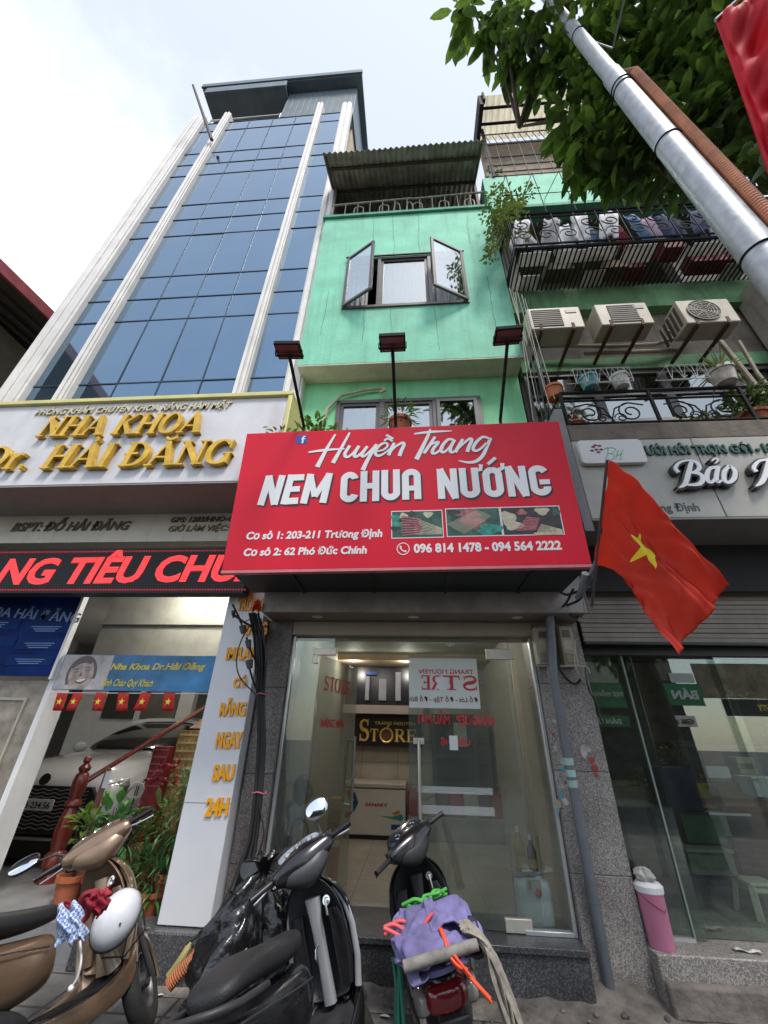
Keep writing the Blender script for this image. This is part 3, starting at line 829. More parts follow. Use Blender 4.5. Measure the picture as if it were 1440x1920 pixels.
def curtain(x0, x1, y, z0, z1, folds, amp=0.025):
    return MB().grid(lambda u, v: V3((x0 + (x1 - x0) * u, y + amp * math.sin(u * folds * 6.283) + 0.01 * math.sin(u * folds * 17), z0 + (z1 - z0) * v)), int(folds * 12), 6)
curtain(-0.44, 0.40, UY + 0.17, WZ0 + 0.05, WZ1, 8).build('curtain', m_curtain, win, solid=0.004)
curtain(0.42, 0.98, UY + 0.20, WZ0 + 0.05, WZ1, 5).build('curtain', m_curtain, win, solid=0.004)
curtain(-1.10, -0.74, UY + 0.20, WZ0 + 0.05, WZ1, 4).build('curtain', m_curtain, win, solid=0.004)
def open_sash(hinge_x, tip, z0, z1, side):
    hp = V3((hinge_x, UY - 0.04, 0)); d = (V3((tip[0], tip[1], 0)) - hp); w = d.length; e = d.normalized(); n = Vector((-e.y, e.x, 0)) * 0.02
    mb = MB(); fw = 0.055
    def bar(u0, u1, a, b):
        c = hp + e * ((u0 + u1) / 2) + Z * ((a + b) / 2)
        mb.obox(c, e * ((u1 - u0) / 2), n, Z * ((b - a) / 2))
    bar(0, w, z0, z0 + fw); bar(0, w, z1 - fw, z1); bar(0, fw, z0 + fw, z1 - fw); bar(w - fw, w, z0 + fw, z1 - fw)
    s = mb.build('sash', m_wframe, win, bevel=0.004)
    MB().obox(hp + e * (w / 2) + Z * ((z0 + z1) / 2), e * (w / 2 - fw), n * 0.15, Z * ((z1 - z0) / 2 - fw)).build('pane', m_mirror, win)
    m2 = MB(); m2.tube([hp + e * 0.35 + Z * (z0 + 0.05), V3((hinge_x + side * 0.30, UY, z0 + 0.05))], 0.008, 6)
    m2.tube([hp + e * 0.33 + Z * (z1 - 0.05), V3((hinge_x + side * 0.30, UY, z1 - 0.05))], 0.008, 6)
    m2.build('stay', m_steel, win)
open_sash(WX0 + 0.02, (-0.60, 3.72), WZ0 + 0.02, WZ1 - 0.02, 1)
open_sash(WX1 - 0.02, (0.40, 3.72), WZ0 + 0.02, WZ1 - 0.02, -1)
mb = frame_rect(MB(), lx0, lx1, LY - 0.03, LY + 0.09, lz0, lz1, 0.06)
mb.box(-0.47, -0.39, LY - 0.028, LY + 0.09, lz0 + 0.06, lz1 - 0.06); mb.box(0.33, 0.39, LY - 0.028, LY + 0.09, lz0 + 0.06, lz1 - 0.06)
win2 = mb.build('window', m_wframe, house, bevel=0.004)
for (a, b, c) in ((-1.07, -0.47, 0.0), (-0.39, 0.33, 0.0), (0.39, 0.99, -0.045)):
    frame_rect(MB(), a, b, LY + c - 0.01, LY + 0.04 + c, lz0 + 0.06, lz1 - 0.06, 0.05).build('sash', m_wframe, win2)
    MB().box(a + 0.05, b - 0.05, LY + 0.015 + c, LY + 0.021 + c, lz0 + 0.11, lz1 - 0.11).build('pane', m_mirror, win2)
curtain(-1.05, -0.5, LY + 0.17, lz0, lz1, 5).build('curtain', m_curtain, win2, solid=0.004)
# hose pipe and clips on the lower wall
pts = [at(608, 790, LY - 0.05), at(615, 765, LY - 0.06), at(640, 742, LY - 0.06), at(680, 732, LY - 0.06), at(716, 728, LY - 0.06), at(722, 732, LY - 0.1), at(712, 736, LY - 0.12)]
MB().tube(pts, 0.022, 8).build('waste_pipe', M('old_cream_pipe', (0.40, 0.33, 0.22), 0.6, var=0.2), house)
# balcony slab over the shop, hidden behind the sign board
MB().box(-1.60, 1.40, 3.16, 4.40, 3.86, 4.0).build('balcony_slab', m_conc, house)
# ---- terrace
m_cast = M('rusty_cream_rail', (0.40, 0.36, 0.30), 0.7, var=0.3, scale=12)
mb = MB(); ry = 4.12
mb.tube([(-1.66, ry, 11.75), (0.1, ry, 11.83)], 0.024, 8); mb.tube([(0.1, ry - 0.01, 11.78), (1.64, ry - 0.01, 11.86)], 0.022, 8)
mb.tube([(-1.66, ry, 11.16), (1.64, ry, 11.16)], 0.016, 6)
x = -1.62
while x < 1.62:
    mb.tube([(x, ry, 11.06), (x, ry, 11.80)], 0.011, 6); x += 0.27
for k, cx in enumerate((-1.05, -0.5, 0.22, 0.78, 1.32)):
    mb.tube([(cx - 0.10, ry, 11.1)] + [(cx + 0.10 * math.cos(a), ry, 11.5 + 0.12 * math.sin(a)) for a in [math.pi - i * math.pi / 8 for i in range(9)]] + [(cx + 0.10, ry, 11.1)], 0.013, 6)
for k, cx in enumerate((-0.22, 0.05)):
    mb.tube([(cx - 0.09, ry, 11.1), (cx - 0.05, ry, 11.6), (cx, ry, 11.68), (cx + 0.05, ry, 11.6), (cx + 0.09, ry, 11.1)], 0.013, 6)
mb.build('terrace_rail', m_cast, house)
m_corr = M('rusty_corrugated_sheet', (0.46, 0.41, 0.36), 0.65, metal=0.1, var=0.3, scale=3, streak=0.6, scol=(0.09, 0.05, 0.03), sscale=(6, 1.0, 6))
def corrugated(x0, x1, pa, pb, pitch=0.12, amp=0.022, name='awning', mat=None, parent=None, solid=0.004):
    """sheet spanning x, from (y, z) pa to pb; ribs run from pa to pb"""
    n = int((x1 - x0) / pitch * 6); d = Vector((0, pb[0] - pa[0], pb[1] - pa[1])).normalized(); nn = Vector((1, 0, 0)).cross(d)
    def fn(u, v):
        x = x0 + (x1 - x0) * u
        return V3((x, pa[0] + (pb[0] - pa[0]) * v, pa[1] + (pb[1] - pa[1]) * v)) + nn * (amp * math.sin(x / pitch * 2 * math.pi) + 0.010 * math.sin(x * 1.7 + v * 2))
    return MB().grid(fn, n, 4).build(name, mat, parent, solid=solid, smooth=60)
corrugated(-1.80, 1.62, (3.42, 12.42), (6.0, 13.95), parent=house, mat=m_corr)
mb = MB()
mb.beam((-1.78, 3.75, 12.54), (1.6, 3.75, 12.54), 0.05); mb.beam((-1.78, 4.30, 12.87), (1.6, 4.30, 12.87), 0.05)
mb.beam((-1.70, 4.35, 11.05), (-1.70, 4.35, 12.9), 0.06); mb.beam((1.58, 4.35, 11.05), (1.58, 4.35, 12.9), 0.06)
mb.beam((-0.55, 4.35, 11.05), (-0.55, 4.35, 12.9), 0.04); mb.beam((0.55, 4.35, 11.05), (0.55, 4.35, 12.9), 0.04)
for x in (-1.74, 1.56):
    mb.beam((x, 3.45, 12.38), (x, 4.35, 12.88), 0.04)
mb.build('awning_frame', M('rusty_frame', (0.10, 0.065, 0.05), 0.7, var=0.3), house)
m_rroom = M('red_brown_boards', (0.115, 0.055, 0.04), 0.8, var=0.3)
mb = MB(); mb.box(-1.7, 1.6, 5.6, 5.7, 11.0, 13.6); mb.box(-1.72, -1.66, 4.4, 5.6, 11.0, 13.0); mb.box(1.56, 1.62, 4.4, 5.6, 11.0, 13.0)
mb.build('terrace_wall', m_rroom, house)

# ================================================================== shop front
FS = 0.285                       # shop floor level
m_fas = M('veined_grey_stone', (0.33, 0.31, 0.285), 0.4, var=0.22, scale=4, streak=0.35, scol=(0.16, 0.14, 0.12))
m_sof = M('brown_soffit', (0.24, 0.20, 0.165), 0.55, var=0.1)
mb = MB(); mb.box(-1.50, 1.62, 3.78, 3.82, 2.60, 3.2)
mb.build('fascia', m_fas, house)
mb = MB(); mb.box(-1.50, 1.62, 3.82, 4.4, 2.60, 2.63)
sof = mb.build('soffit', m_sof, house)
for x in (-0.98, 0.0, 1.02):
    MB().lathe([(0.0, 2.597), (0.045, 2.597), (0.055, 2.60)], (x, 3.97, 0), 20, cap=True).build('downlight', M('downlight_white', (0.75, 0.72, 0.66), 0.4), house)
MB().box(-1.27, 1.19, 4.13, 4.45, 2.455, 2.598).build('shutter_box', M('beige_metal', (0.36, 0.315, 0.25), 0.45, var=0.06), house, bevel=0.01)
# granite piers, each built of stacked blocks
def pier(x0, x1, name, mats, joints):
    mb = MB(); z0 = 0.0; zs = joints + [2.60]
    for k, z in enumerate(zs):
        mb.mat(k % len(mats)).box(x0, x1, 4.13, 4.6, z0 + (0.003 if k else 0), z); z0 = z
    return mb.build(name, mats, house, bevel=0.004)
pier(-1.53, -1.27, 'pier', [m_granite], [0.62, 1.24, 1.95])
pier(1.19, 1.64, 'pier', [m_granite2], [0.66, 1.33, 2.02])
# step and plinth
mb = MB(); mb.box(-1.27, 1.19, 4.0, 4.6, FS - 0.04, FS); mb.box(-1.27, 1.19, 4.02, 4.6, 0.0, FS - 0.04)
mb.build('step', m_granited, house, bevel=0.006)
m_floor = BRICKMAT('beige_floor_tile', (0.34, 0.30, 0.24), (0.36, 0.32, 0.26), (0.22, 0.19, 0.15), 1.0, 0.22, 0.6, 0.6, 0.15, msz=0.004)
MB().box(-1.5, 1.4, 4.6, 9.5, 0.1, FS - 0.002).build('floor', m_floor, house)
m_tile = BRICKMAT('cream_wall_tile', (0.36, 0.33, 0.28), (0.38, 0.345, 0.29), (0.25, 0.22, 0.18), 1.0, 0.35, 0.6, 0.3, 0.1, msz=0.006)
m_inwall = M('dim_cream_wall', (0.33, 0.295, 0.245), 0.7, var=0.08)
# tiles: the brick texture reads object x / y, so the back wall is laid flat in its own mesh and turned upright
def upright_wall(x0, x1, y, z0, z1, name, mat, parent, flip=False):
    o = MB().box(0, x1 - x0, 0, z1 - z0, -0.05, 0.0).build(name, mat, parent, local=True)
    o.rotation_euler = (R(90), 0, 0); o.location = Vector((x0, y, z0)) - root_loc(parent)
    return o
upright_wall(-1.5, 1.4, 7.75, FS, 3.0, 'back_wall', m_tile, house)
for q_ in ((-1.5, -1.28), (1.24, 1.45)):
    MB().box(q_[0], q_[1], 4.6, 9.5, FS, 3.0).build('inner_wall', m_inwall, house)
MB().box(-1.5, 1.4, 4.3, 9.5, 2.78, 2.9).build('inner_ceiling', m_inwall, house)
MB().box(-1.28, 1.24, 6.9, 7.7, 2.66, 2.78).build('ceiling_drop', M('tan_beam', (0.32, 0.25, 0.16), 0.6), house)
m_lamp = M('downlight_glow', (1.0, 0.95, 0.86), 0.5, emit=14.0)
for (x, y, z) in ((-1.02, 6.86, 2.655), (-0.12, 6.86, 2.655), (-0.75, 5.2, 2.775), (0.5, 5.6, 2.775)):
    cl_ = MB().lathe([(0.0, z), (0.045, z), (0.045, z - 0.006), (0, z - 0.006)], (x, y + 0.1, 0), 14).build('ceiling_lamp', m_lamp, house)
    lamp_light('lamp_light', (x, y + 0.1, z - 0.07), 6.0, cl_)
# ---- glass front
GY = 4.22
mb = MB(); w = 0.025
m_fr = M('white_alu_frame', (0.62, 0.63, 0.63), 0.3, metal=0.5, var=0.05)
for (xa_, xb2, za2, zb2) in ((-1.265, -1.235, FS, 2.455), (1.155, 1.185, FS, 2.455), (0.80, 1.155, FS, FS + 0.028), (-1.235, -0.97, FS, FS + 0.028)):
    MB().box(xa_, xb2, GY - 0.03, GY + 0.03, za2, zb2).build('glazing_frame', m_fr, house, bevel=0.004)
MB().box(-1.235, -0.975, GY - 0.005, GY + 0.005, FS + 0.028, 2.455).build('glass_panel', m_shop, house)
MB().box(0.965, 1.155, GY - 0.005, GY + 0.005, FS + 0.028, 2.455).build('glass_panel', GLASS('clean_shop_glass', (0.90, 0.94, 0.91), 0.05, 0.01, 0.5, 0.03), house)
MB().box(-0.97, 0.96, GY - 0.005, GY + 0.005, 2.285, 2.455).build('transom', m_shop, house)
m_clamp = M('cream_steel_clamp', (0.70, 0.66, 0.55), 0.3, metal=0.4)
for (x0, x1, z0, z1) in ((-1.04, -0.80, 2.27, 2.34), (-1.04, -0.98, 2.19, 2.27), (0.72, 0.99, 2.245, 2.345), (0.66, 0.86, FS + 0.005, FS + 0.085)):
    MB().box(x0, x1, GY - 0.022, GY + 0.022, z0, z1).build('door_clamp', m_clamp, house, bevel=0.004)
# closed right leaf, with lettering that reads from inside
leaf = MB().box(-0.06, 0.95, GY - 0.006, GY + 0.006, FS + 0.012, 2.28).build('glass_door', m_shop, house)
def handle(mb, p0, p1, off):
    mb.tube([p0 + off, p1 + off], 0.016, 10)
    for t in (0.06, 0.94):
        q = mix(p0, p1, t); mb.tube([q, q + off], 0.009, 8)
    return mb
handle(MB(), V3((0.03, GY, 0.94)), V3((0.03, GY, 1.53)), V3((0, -0.05, 0))).build('handle', m_steel, leaf)
handle(MB(), V3((0.03, GY, 0.94)), V3((0.03, GY, 1.53)), V3((0, 0.05, 0))).build('handle', m_steel, leaf)
MB().box(-0.02, 0.08, GY - 0.02, GY + 0.02, 1.50, 1.55).build('lock_plate', m_clamp, leaf)
m_film = bpy.data.materials.new('frosted_film'); m_film.use_nodes = True
_t = m_film.node_tree; _tr = _t.nodes.new('ShaderNodeBsdfTransparent'); _ms = _t.nodes.new('ShaderNodeMixShader'); _ms.inputs['Fac'].default_value = 0.72
_b = _t.nodes['Principled BSDF']; _b.inputs['Base Color'].default_value = (0.78, 0.82, 0.78, 1); _b.inputs['Roughness'].default_value = 0.6
_t.links.new(_tr.outputs[0], _ms.inputs[1]); _t.links.new(_b.outputs[0], _ms.inputs[2]); _t.links.new(_ms.outputs[0], _t.nodes['Material Output'].inputs['Surface'])
# frosted upper film and two frosted stripes
m_film2 = m_film.copy(); m_film2.name = 'thin_film'
[n_ for n_ in m_film2.node_tree.nodes if n_.type == 'MIX_SHADER'][0].inputs['Fac'].default_value = 0.28
for q_ in ((-0.055, 0.62, 1.80, 2.25, m_film), (0.01, 0.66, 1.135, 1.185, m_film2), (0.01, 0.66, 0.99, 1.05, m_film2)):
    MB().box(q_[0], q_[1], GY - 0.0075, GY - 0.0065, q_[2], q_[3]).build('frosted_film', q_[4], leaf, smooth=0)
m_rl = M('red_sticker', (0.50, 0.03, 0.035), 0.5, var=0.15)
m_rl2 = M('dark_red_sticker', (0.16, 0.03, 0.035), 0.5, var=0.15)
def door_text(s, x0, x1, zb, h, mat, kind='sans', name='lettering', **kw):
    mb = MB()
    if kind == 'serif':
        serif_text(mb, s, V3((x0, GY - 0.008, zb)), X, Z, FRONT, x1 - x0, h, 0.001, mirror=True)
    else:
        mb.text(s, V3((x0, GY - 0.008, zb)), X, Z, FRONT, x1 - x0, h, 0.001, mirror=True, **kw)
    return mb.build(name, mat, leaf, smooth=0)
door_text('TRANG NGUYEN', 0.05, 0.58, 2.105, 0.045, m_rl, bold=0.02)
door_text('ST', 0.28, 0.62, 1.96, 0.13, m_rl, 'serif'); door_text('RE', 0.07, 0.26, 1.96, 0.13, m_rl, 'serif')
# white apple shape with a bite and leaf
def apple(mb, c, r, y, mat=0, d=0.001):
    pts = []
    for k in range(40):
        a = 2 * math.pi * k / 40
        q = r * (1 + 0.10 * math.cos(2 * a)) * (1 - 0.16 * math.exp(-((a - math.pi / 2) / 0.35) ** 2)) * (1 - 0.08 * math.exp(-((a - 1.5 * math.pi) / 0.25) ** 2))
        p = V3((c[0] + q * math.cos(a) * 0.92, y, c[1] + q * math.sin(a)))
        bx, bz = c[0] + 1.02 * r, c[1] + 0.15 * r
        dd = math.hypot(p.x - bx, p.z - bz)
        if dd < 0.36 * r:
            p.x = bx - math.sqrt(max(0, (0.36 * r) ** 2 - (p.z - bz) ** 2))
        pts.append(p)
    mb.mat(mat).prism(pts, (0, -d, 0))
    mb.prism([V3((c[0] + 0.02 * r, y, c[1] + 0.98 * r)), V3((c[0] + 0.35 * r, y, c[1] + 1.15 * r)), V3((c[0] + 0.42 * r, y, c[1] + 1.5 * r)), V3((c[0] + 0.10 * r, y, c[1] + 1.3 * r))], (0, -d, 0))
    return mb
apple(MB(), (0.28, 2.02), 0.075, GY - 0.0095).build('emblem', m_white, leaf, smooth=0)
door_text('Đồ Lót - Đồ Tập - Đồ Bơi', -0.05, 0.60, 1.855, 0.045, m_rl2, bold=0.02)
door_text('HÀNG ĐẸP   MẪU MỚI', 0.03, 0.74, 1.665, 0.08, m_rl, bold=0.03)
door_text('LIÊN HỆ', 0.23, 0.50, 1.50, 0.05, m_rl, bold=0.03)
MB().box(0.31, 0.385, GY - 0.010, GY - 0.008, 1.46, 1.575).build('paper_note', m_white, leaf)
# left leaf standing open into the shop
hx, ang = -0.96, R(72)
e = Vector((math.cos(ang), math.sin(ang), 0)); n = Vector((-e.y, e.x, 0)); hp = V3((hx, GY, 0)); lw = 0.88
leaf2 = MB().obox(hp + e * (lw / 2) + Z * (FS + 1.0), e * (lw / 2), n * 0.006, Z * 0.985).build('glass_door', m_shop, house)
for s in (-1, 1):
    q = hp + e * (lw - 0.08)
    handle(MB(), q + Z * 0.90, q + Z * 1.55, n * (0.05 * s)).build('handle', m_steel, leaf2)
mb = MB()
serif_text(mb, 'STORE', hp + e * 0.1 + Z * 1.95 - n * 0.008, e, Z, -n, 0.6, 0.14, 0.001)
mb.text('HÀNG MỚI', hp + e * 0.1 + Z * 1.62 - n * 0.008, e, Z, -n, 0.5, 0.08, 0.001, bold=0.03)
mb.build('lettering', m_rl, leaf2, smooth=0)
# ================================================================== red shop sign
def smooth(pts, ws=None, k=6):
    """Catmull-Rom through 2-D points (and their widths)"""
    n = len(pts); out, wo = [], []
    P = [pts[0]] + list(pts) + [pts[-1]]
    W = None if ws is None else [ws[0]] + list(ws) + [ws[-1]]
    for i in range(n - 1):
        for j in range(k):
            t = j / k
            a, b, c, d = P[i], P[i + 1], P[i + 2], P[i + 3]
            out.append(tuple(0.5 * (2 * b[q] + (c[q] - a[q]) * t + (2 * a[q] - 5 * b[q] + 4 * c[q] - d[q]) * t * t + (3 * b[q] - a[q] - 3 * c[q] + d[q]) * t ** 3) for q in range(len(b))))
            if W:
                wo.append(W[i + 1] * (1 - t) + W[i + 2] * t)
    out.append(tuple(pts[-1]))
    if W:
        wo.append(ws[-1])
    return (out, wo) if W else out
BL, BR = at(415, 1070, 3.10), at(1110, 1058, 3.10)
TL, TR = at(460, 815, 2.985), at(1050, 787, 2.985)
S_o = BL.copy(); S_ex = (BR - BL).normalized(); _ey = ((TL + TR) / 2 - (BL + BR) / 2); S_ey = (_ey - S_ex * _ey.dot(S_ex)).normalized(); S_n = S_ex.cross(S_ey)
SW, SH = (BR - BL).length, _ey.length
class Board:
    """a flat board in the scene: turns a photo point into the board's own 2-D metres"""
    def __init__(self, o, ex, ey, n):
        self.o, self.ex, self.ey, self.n = o, ex, ey, n
    def uv(self, px, py):
        d = ray(px, py); p = CAM + d * ((self.o - CAM).dot(self.n) / d.dot(self.n)) - self.o
        return (p.dot(self.ex), p.dot(self.ey))
    def text(self, mb, s, pl, pr, ph, depth=0.003, z0=0.0, **kw):
        a, b, c = self.uv(*pl), self.uv(*pr), self.uv(*ph)
        dx, dy = b[0] - a[0], b[1] - a[1]; l = math.hypot(dx, dy)
        ex = (self.ex * dx + self.ey * dy) / l; ey = (self.ey * dx - self.ex * dy) / l
        h = (c[1] - a[1])
        return mb.text(s, self.o + self.ex * a[0] + self.ey * a[1], ex, ey, self.n, l, h, depth, z0=z0, **kw)
    def strokes(self, mb, sts, off, sc, depth, z0=0.0, grow=0.0, shift=(0, 0)):
        k = 0
        for pts, ws in sts:
            uv = [self.uv(off[0] + p[0] / sc, off[1] + p[1] / sc) for p in pts]
            uv = [(a + shift[0], b + shift[1]) for a, b in uv]
            q = [w / sc * self.scale + grow for w in ws]
            uv, q = smooth(uv, q)
            mb.ribbon(uv, q, (self.o, self.ex, self.ey, self.n), depth + 0.00025 * (k % 9), z0); k += 1
        return mb
sb = Board(S_o, S_ex, S_ey, S_n); sb.scale = SW / 640.0
rs = thing('shop_sign', 'large red shop sign with white lettering and three food photos over the glass shop front', 'sign', (S_o + S_ex * SW / 2))
m_signred = M('red_sign_film', (0.66, 0.014, 0.036), 0.4, var=0.04, spec=0.25, scale=1.2)
m_signw = M('white_sign_film', (0.80, 0.80, 0.80), 0.35, var=0.01)
m_signd = M('dark_sign_film', (0.10, 0.012, 0.02), 0.4)
MB().obox(S_o + S_ex * (SW / 2) + S_ey * (SH / 2) - S_n * 0.03, S_ex * (SW / 2), S_ey * (SH / 2), S_n * 0.03).build('panel', m_signred, rs, bevel=0.006)
m_dgreen = M('dark_green_sheet', (0.012, 0.022, 0.018), 0.55, var=0.25, streak=0.3)
mb = MB()
mb.box(S_o.x + 0.02, S_o.x + SW - 0.02, 3.17, 3.80, 2.80, 2.83)
mb.box(S_o.x + 0.02, S_o.x + 0.05, 3.17, 3.80, 2.83, 3.85); mb.box(S_o.x + SW - 0.05, S_o.x + SW - 0.02, 3.17, 3.80, 2.83, 3.85)
for x in (-1.1, -0.4, 0.3, 1.0):
    mb.box(x, x + 0.03, 3.2, 3.79, 2.785, 2.80)
mb.build('canopy', m_dgreen, rs)
MB().obox(S_o + S_ex * (SW / 2) - S_ey * 0.012 - S_n * 0.03, S_ex * (SW / 2), S_ey * 0.012, S_n * 0.034).build('bottom_trim', M('pale_red_trim', (0.60, 0.18, 0.20), 0.4), rs)
# hand lettered first line
HT1 = [([(582, 160), (470, 350), (360, 562)], (26, 46, 66)), ([(758, 140), (650, 340), (552, 512)], (26, 44, 60)), ([(252, 382), (450, 355), (695, 338)], (22, 40, 18)),
       ([(760, 300), (705, 385), (703, 430), (742, 436), (800, 388), (870, 305)], (40, 46, 44, 36, 28, 30)), ([(872, 303), (822, 388), (818, 430), (856, 428), (920, 372), (975, 310)], (44, 46, 44, 36, 28, 28)),
       ([(975, 308), (918, 388), (908, 424), (942, 426), (1010, 366), (1088, 283)], (40, 44, 44, 34, 30, 34)), ([(1088, 283), (1020, 400), (965, 500), (918, 602)], (36, 48, 52, 60)),
       ([(1085, 372), (1170, 352), (1222, 304), (1202, 268), (1142, 286), (1082, 350), (1074, 400), (1112, 426), (1180, 396), (1250, 340)], (22, 26, 30, 32, 36, 42, 44, 38, 28, 20)),
       ([(1180, 244), (1226, 215), (1284, 246)], (28, 34, 28)), ([(1204, 168), (1292, 214)], (38, 26)),
       ([(1305, 265), (1268, 340), (1234, 418)], (40, 44, 48)), ([(1245, 392), (1320, 312), (1402, 266), (1424, 288), (1392, 360), (1368, 428)], (22, 30, 38, 44, 48, 50))]
HT2 = [([(240, 156), (440, 132), (700, 120)], (22, 42, 12)), ([(438, 96), (408, 180), (340, 322), (268, 468)], (18, 42, 52, 62)),
       ([(496, 192), (425, 300), (360, 394)], (38, 42, 44)), ([(372, 372), (440, 290), (540, 256), (480, 330), (462, 386), (505, 392), (600, 322)], (18, 26, 34, 42, 42, 34, 24)),
       ([(724, 228), (655, 226), (594, 290), (568, 350), (592, 382), (645, 350), (722, 262)], (32, 38, 44, 44, 40, 28, 26)), ([(738, 228), (692, 310), (682, 366), (714, 382), (770, 338)], (38, 44, 44, 34, 22)),
       ([(836, 220), (784, 310), (744, 384)], (38, 42, 46)), ([(758, 360), (850, 270), (922, 216), (946, 236), (912, 310), (892, 378)], (22, 30, 36, 42, 46, 48)),
       ([(1158, 214), (1082, 195), (1002, 258), (962, 330), (990, 366), (1052, 340), (1124, 270)], (32, 36, 42, 44, 40, 30, 26)),
       ([(1178, 206), (1132, 310), (1082, 420), (1000, 490), (900, 506), (785, 482)], (40, 46, 48, 44, 34, 12))]
mb = MB(); sb.strokes(mb, HT1, (540, 790), 6.545, 0.003); sb.strokes(mb, HT2, (740, 790), 6.545, 0.003)
mb.build('lettering', m_signw, rs, smooth=0)
mb = MB(); sb.strokes(mb, HT1, (540, 790), 6.545, 0.001, shift=(0.006, -0.008)); sb.strokes(mb, HT2, (740, 790), 6.545, 0.001, shift=(0.006, -0.008))
mb.build('letter_shadow_print', m_signd, rs, smooth=0)
# block capitals of the second line
def block_glyph(c):
    w = 0.205; st = []; k = w / 2
    def V(x, a=0.0, b=1.0): st.append(([(x, a), (x, b)], w))
    def rnd(x0, x1, y0, y1, a0, a1, cl=False):
        rx, ry = (x1 - x0) / 2, 0.22; cx = (x0 + x1) / 2; p = []
        n = 32
        for i in range(n + 1):
            a = R(a0 + (a1 - a0) * i / n); yy = math.sin(a)
            p.append((cx + rx * max(-1, min(1, 1.12 * math.cos(a))), (y1 - ry + ry * yy) if yy > 1e-5 or (yy > -1e-5 and y0 < 0) else (y0 + ry + ry * yy)))
        return p
    adv = 0.62
    if c == 'N':
        V(k); V(0.60 - k); st.append(([(k * 0.9, 0.995), (0.60 - k * 0.9, 0.005)], w * 0.98)); adv = 0.60
    elif c == 'E':
        V(k); adv = 0.50
        for y in (k, 0.5, 1 - k): st.append(([(k, y), (0.50 if y != 0.5 else 0.46, y)], w * (1 if y != 0.5 else 0.88)))
    elif c == 'M':
        V(k); V(0.76 - k); st.append(([(k, 0.97), (0.38, 0.22)], w * 0.85)); st.append(([(0.76 - k, 0.97), (0.38, 0.22)], w * 0.85)); adv = 0.76
    elif c == 'C':
        p = rnd(k, 0.55 - k, k, 1 - k, 22, 338); st.append((p, w)); adv = 0.55
    elif c == 'H':
        V(k); V(0.58 - k); st.append(([(k, 0.5), (0.58 - k, 0.5)], w * 0.9)); adv = 0.58
    elif c in 'UƯ':
        p = [(k, 1.0)] + rnd(k, 0.57 - k, k, 1.4, 180, 360) + [(0.57 - k, 1.0)]; st.append((p, w)); adv = 0.57
        if c == 'Ư': st.append(([(0.57 - k, 0.90), (0.66, 0.93), (0.68, 1.10)], 0.12)); adv = 0.62
    elif c == 'A':
        p = [(k, 0.0)] + rnd(k, 0.57 - k, -0.4, 1 - k, 180, 0) + [(0.57 - k, 0.0)]; st.append((p, w)); st.append(([(k, 0.36), (0.57 - k, 0.36)], w * 0.8)); adv = 0.57
    elif c == 'Ớ':
        p = rnd(k, 0.58 - k, k, 1 - k, 90, 450); st.append((p, w)); st.append(([(0.50, 0.90), (0.62, 0.95), (0.64, 1.12)], 0.12)); st.append(([(0.20, 1.10), (0.46, 1.32)], 0.10)); adv = 0.62
    elif c == 'G':
        p = rnd(k, 0.58 - k, k, 1 - k, 28, 352); st.append((p, w)); st.append(([(0.28, 0.44), (0.58, 0.44)], 0.16)); adv = 0.58
    return st, adv
def block_word(mb, s, pl, pr, ph, shear=0.0, depth=0.003, z0=0.0, grow=0.0, shift=(0, 0)):
    a, b, c = sb.uv(*pl), sb.uv(*pr), sb.uv(*ph); L_ = math.hypot(b[0] - a[0], b[1] - a[1]); h = c[1] - a[1]
    x = 0; sts = []
    for ch in s:
        st, adv = block_glyph(ch); sts += [([(p[0] + x, p[1]) for p in q], w) for q, w in st]; x += adv + 0.07
    sx = L_ / (x - 0.07); tilt = (b[1] - a[1]) / L_; k = 0
    for p, w in sts:
        q = [(a[0] + u * sx + v * h * shear + shift[0], a[1] + v * h + u * sx * tilt + shift[1]) for u, v in p]
        dxm = max(abs(q[i + 1][0] - q[i][0]) for i in range(len(q) - 1)); 
        mb.ribbon(q, w * (0.5 * sx + 0.5 * h) + grow, (sb.o, sb.ex, sb.ey, sb.n), depth + 0.0002 * (k % 5), z0); k += 1
for words in ((('NEM', (482, 948), (612, 943), (490, 893), 0.14), ('CHUA', (637, 943), (790, 936), (640, 886), 0.0), ('NƯỚNG', (822, 936), (1036, 929), (820, 880), 0.0)),):
    m1, m2 = MB(), MB()
    for s, pl, pr, ph, sh in words:
        block_word(m1, s, pl, pr, ph, sh, 0.004, 0.001); block_word(m2, s, pl, pr, ph, sh, 0.0012, 0.0, 0.012, (0.012, -0.014))
    m1.build('lettering', m_signw, rs, smooth=0); m2.build('letter_shadow_print', M('maroon_outline', (0.045, 0.012, 0.016), 0.4), rs, smooth=0)
sb.text(MB(), 'Cơ sở 1: 203-211 Trương Định', (461, 1012), (717, 1007), (461, 997), bold=0.035, shear=0.12).build('lettering', m_signw, rs, smooth=0)
mbx = MB(); sb.text(mbx, 'Cơ sở 2: 62 Phó Đức Chính', (456, 1043), (688, 1038), (456, 1028), bold=0.035, shear=0.12); mbx.build('lettering', m_signw, rs, smooth=0)
mbx = MB(); sb.text(mbx, '096 814 1478 - 094 564 2222', (776, 1037), (1054, 1031), (776, 1019), bold=0.04); mbx.build('lettering', m_signw, rs, smooth=0)
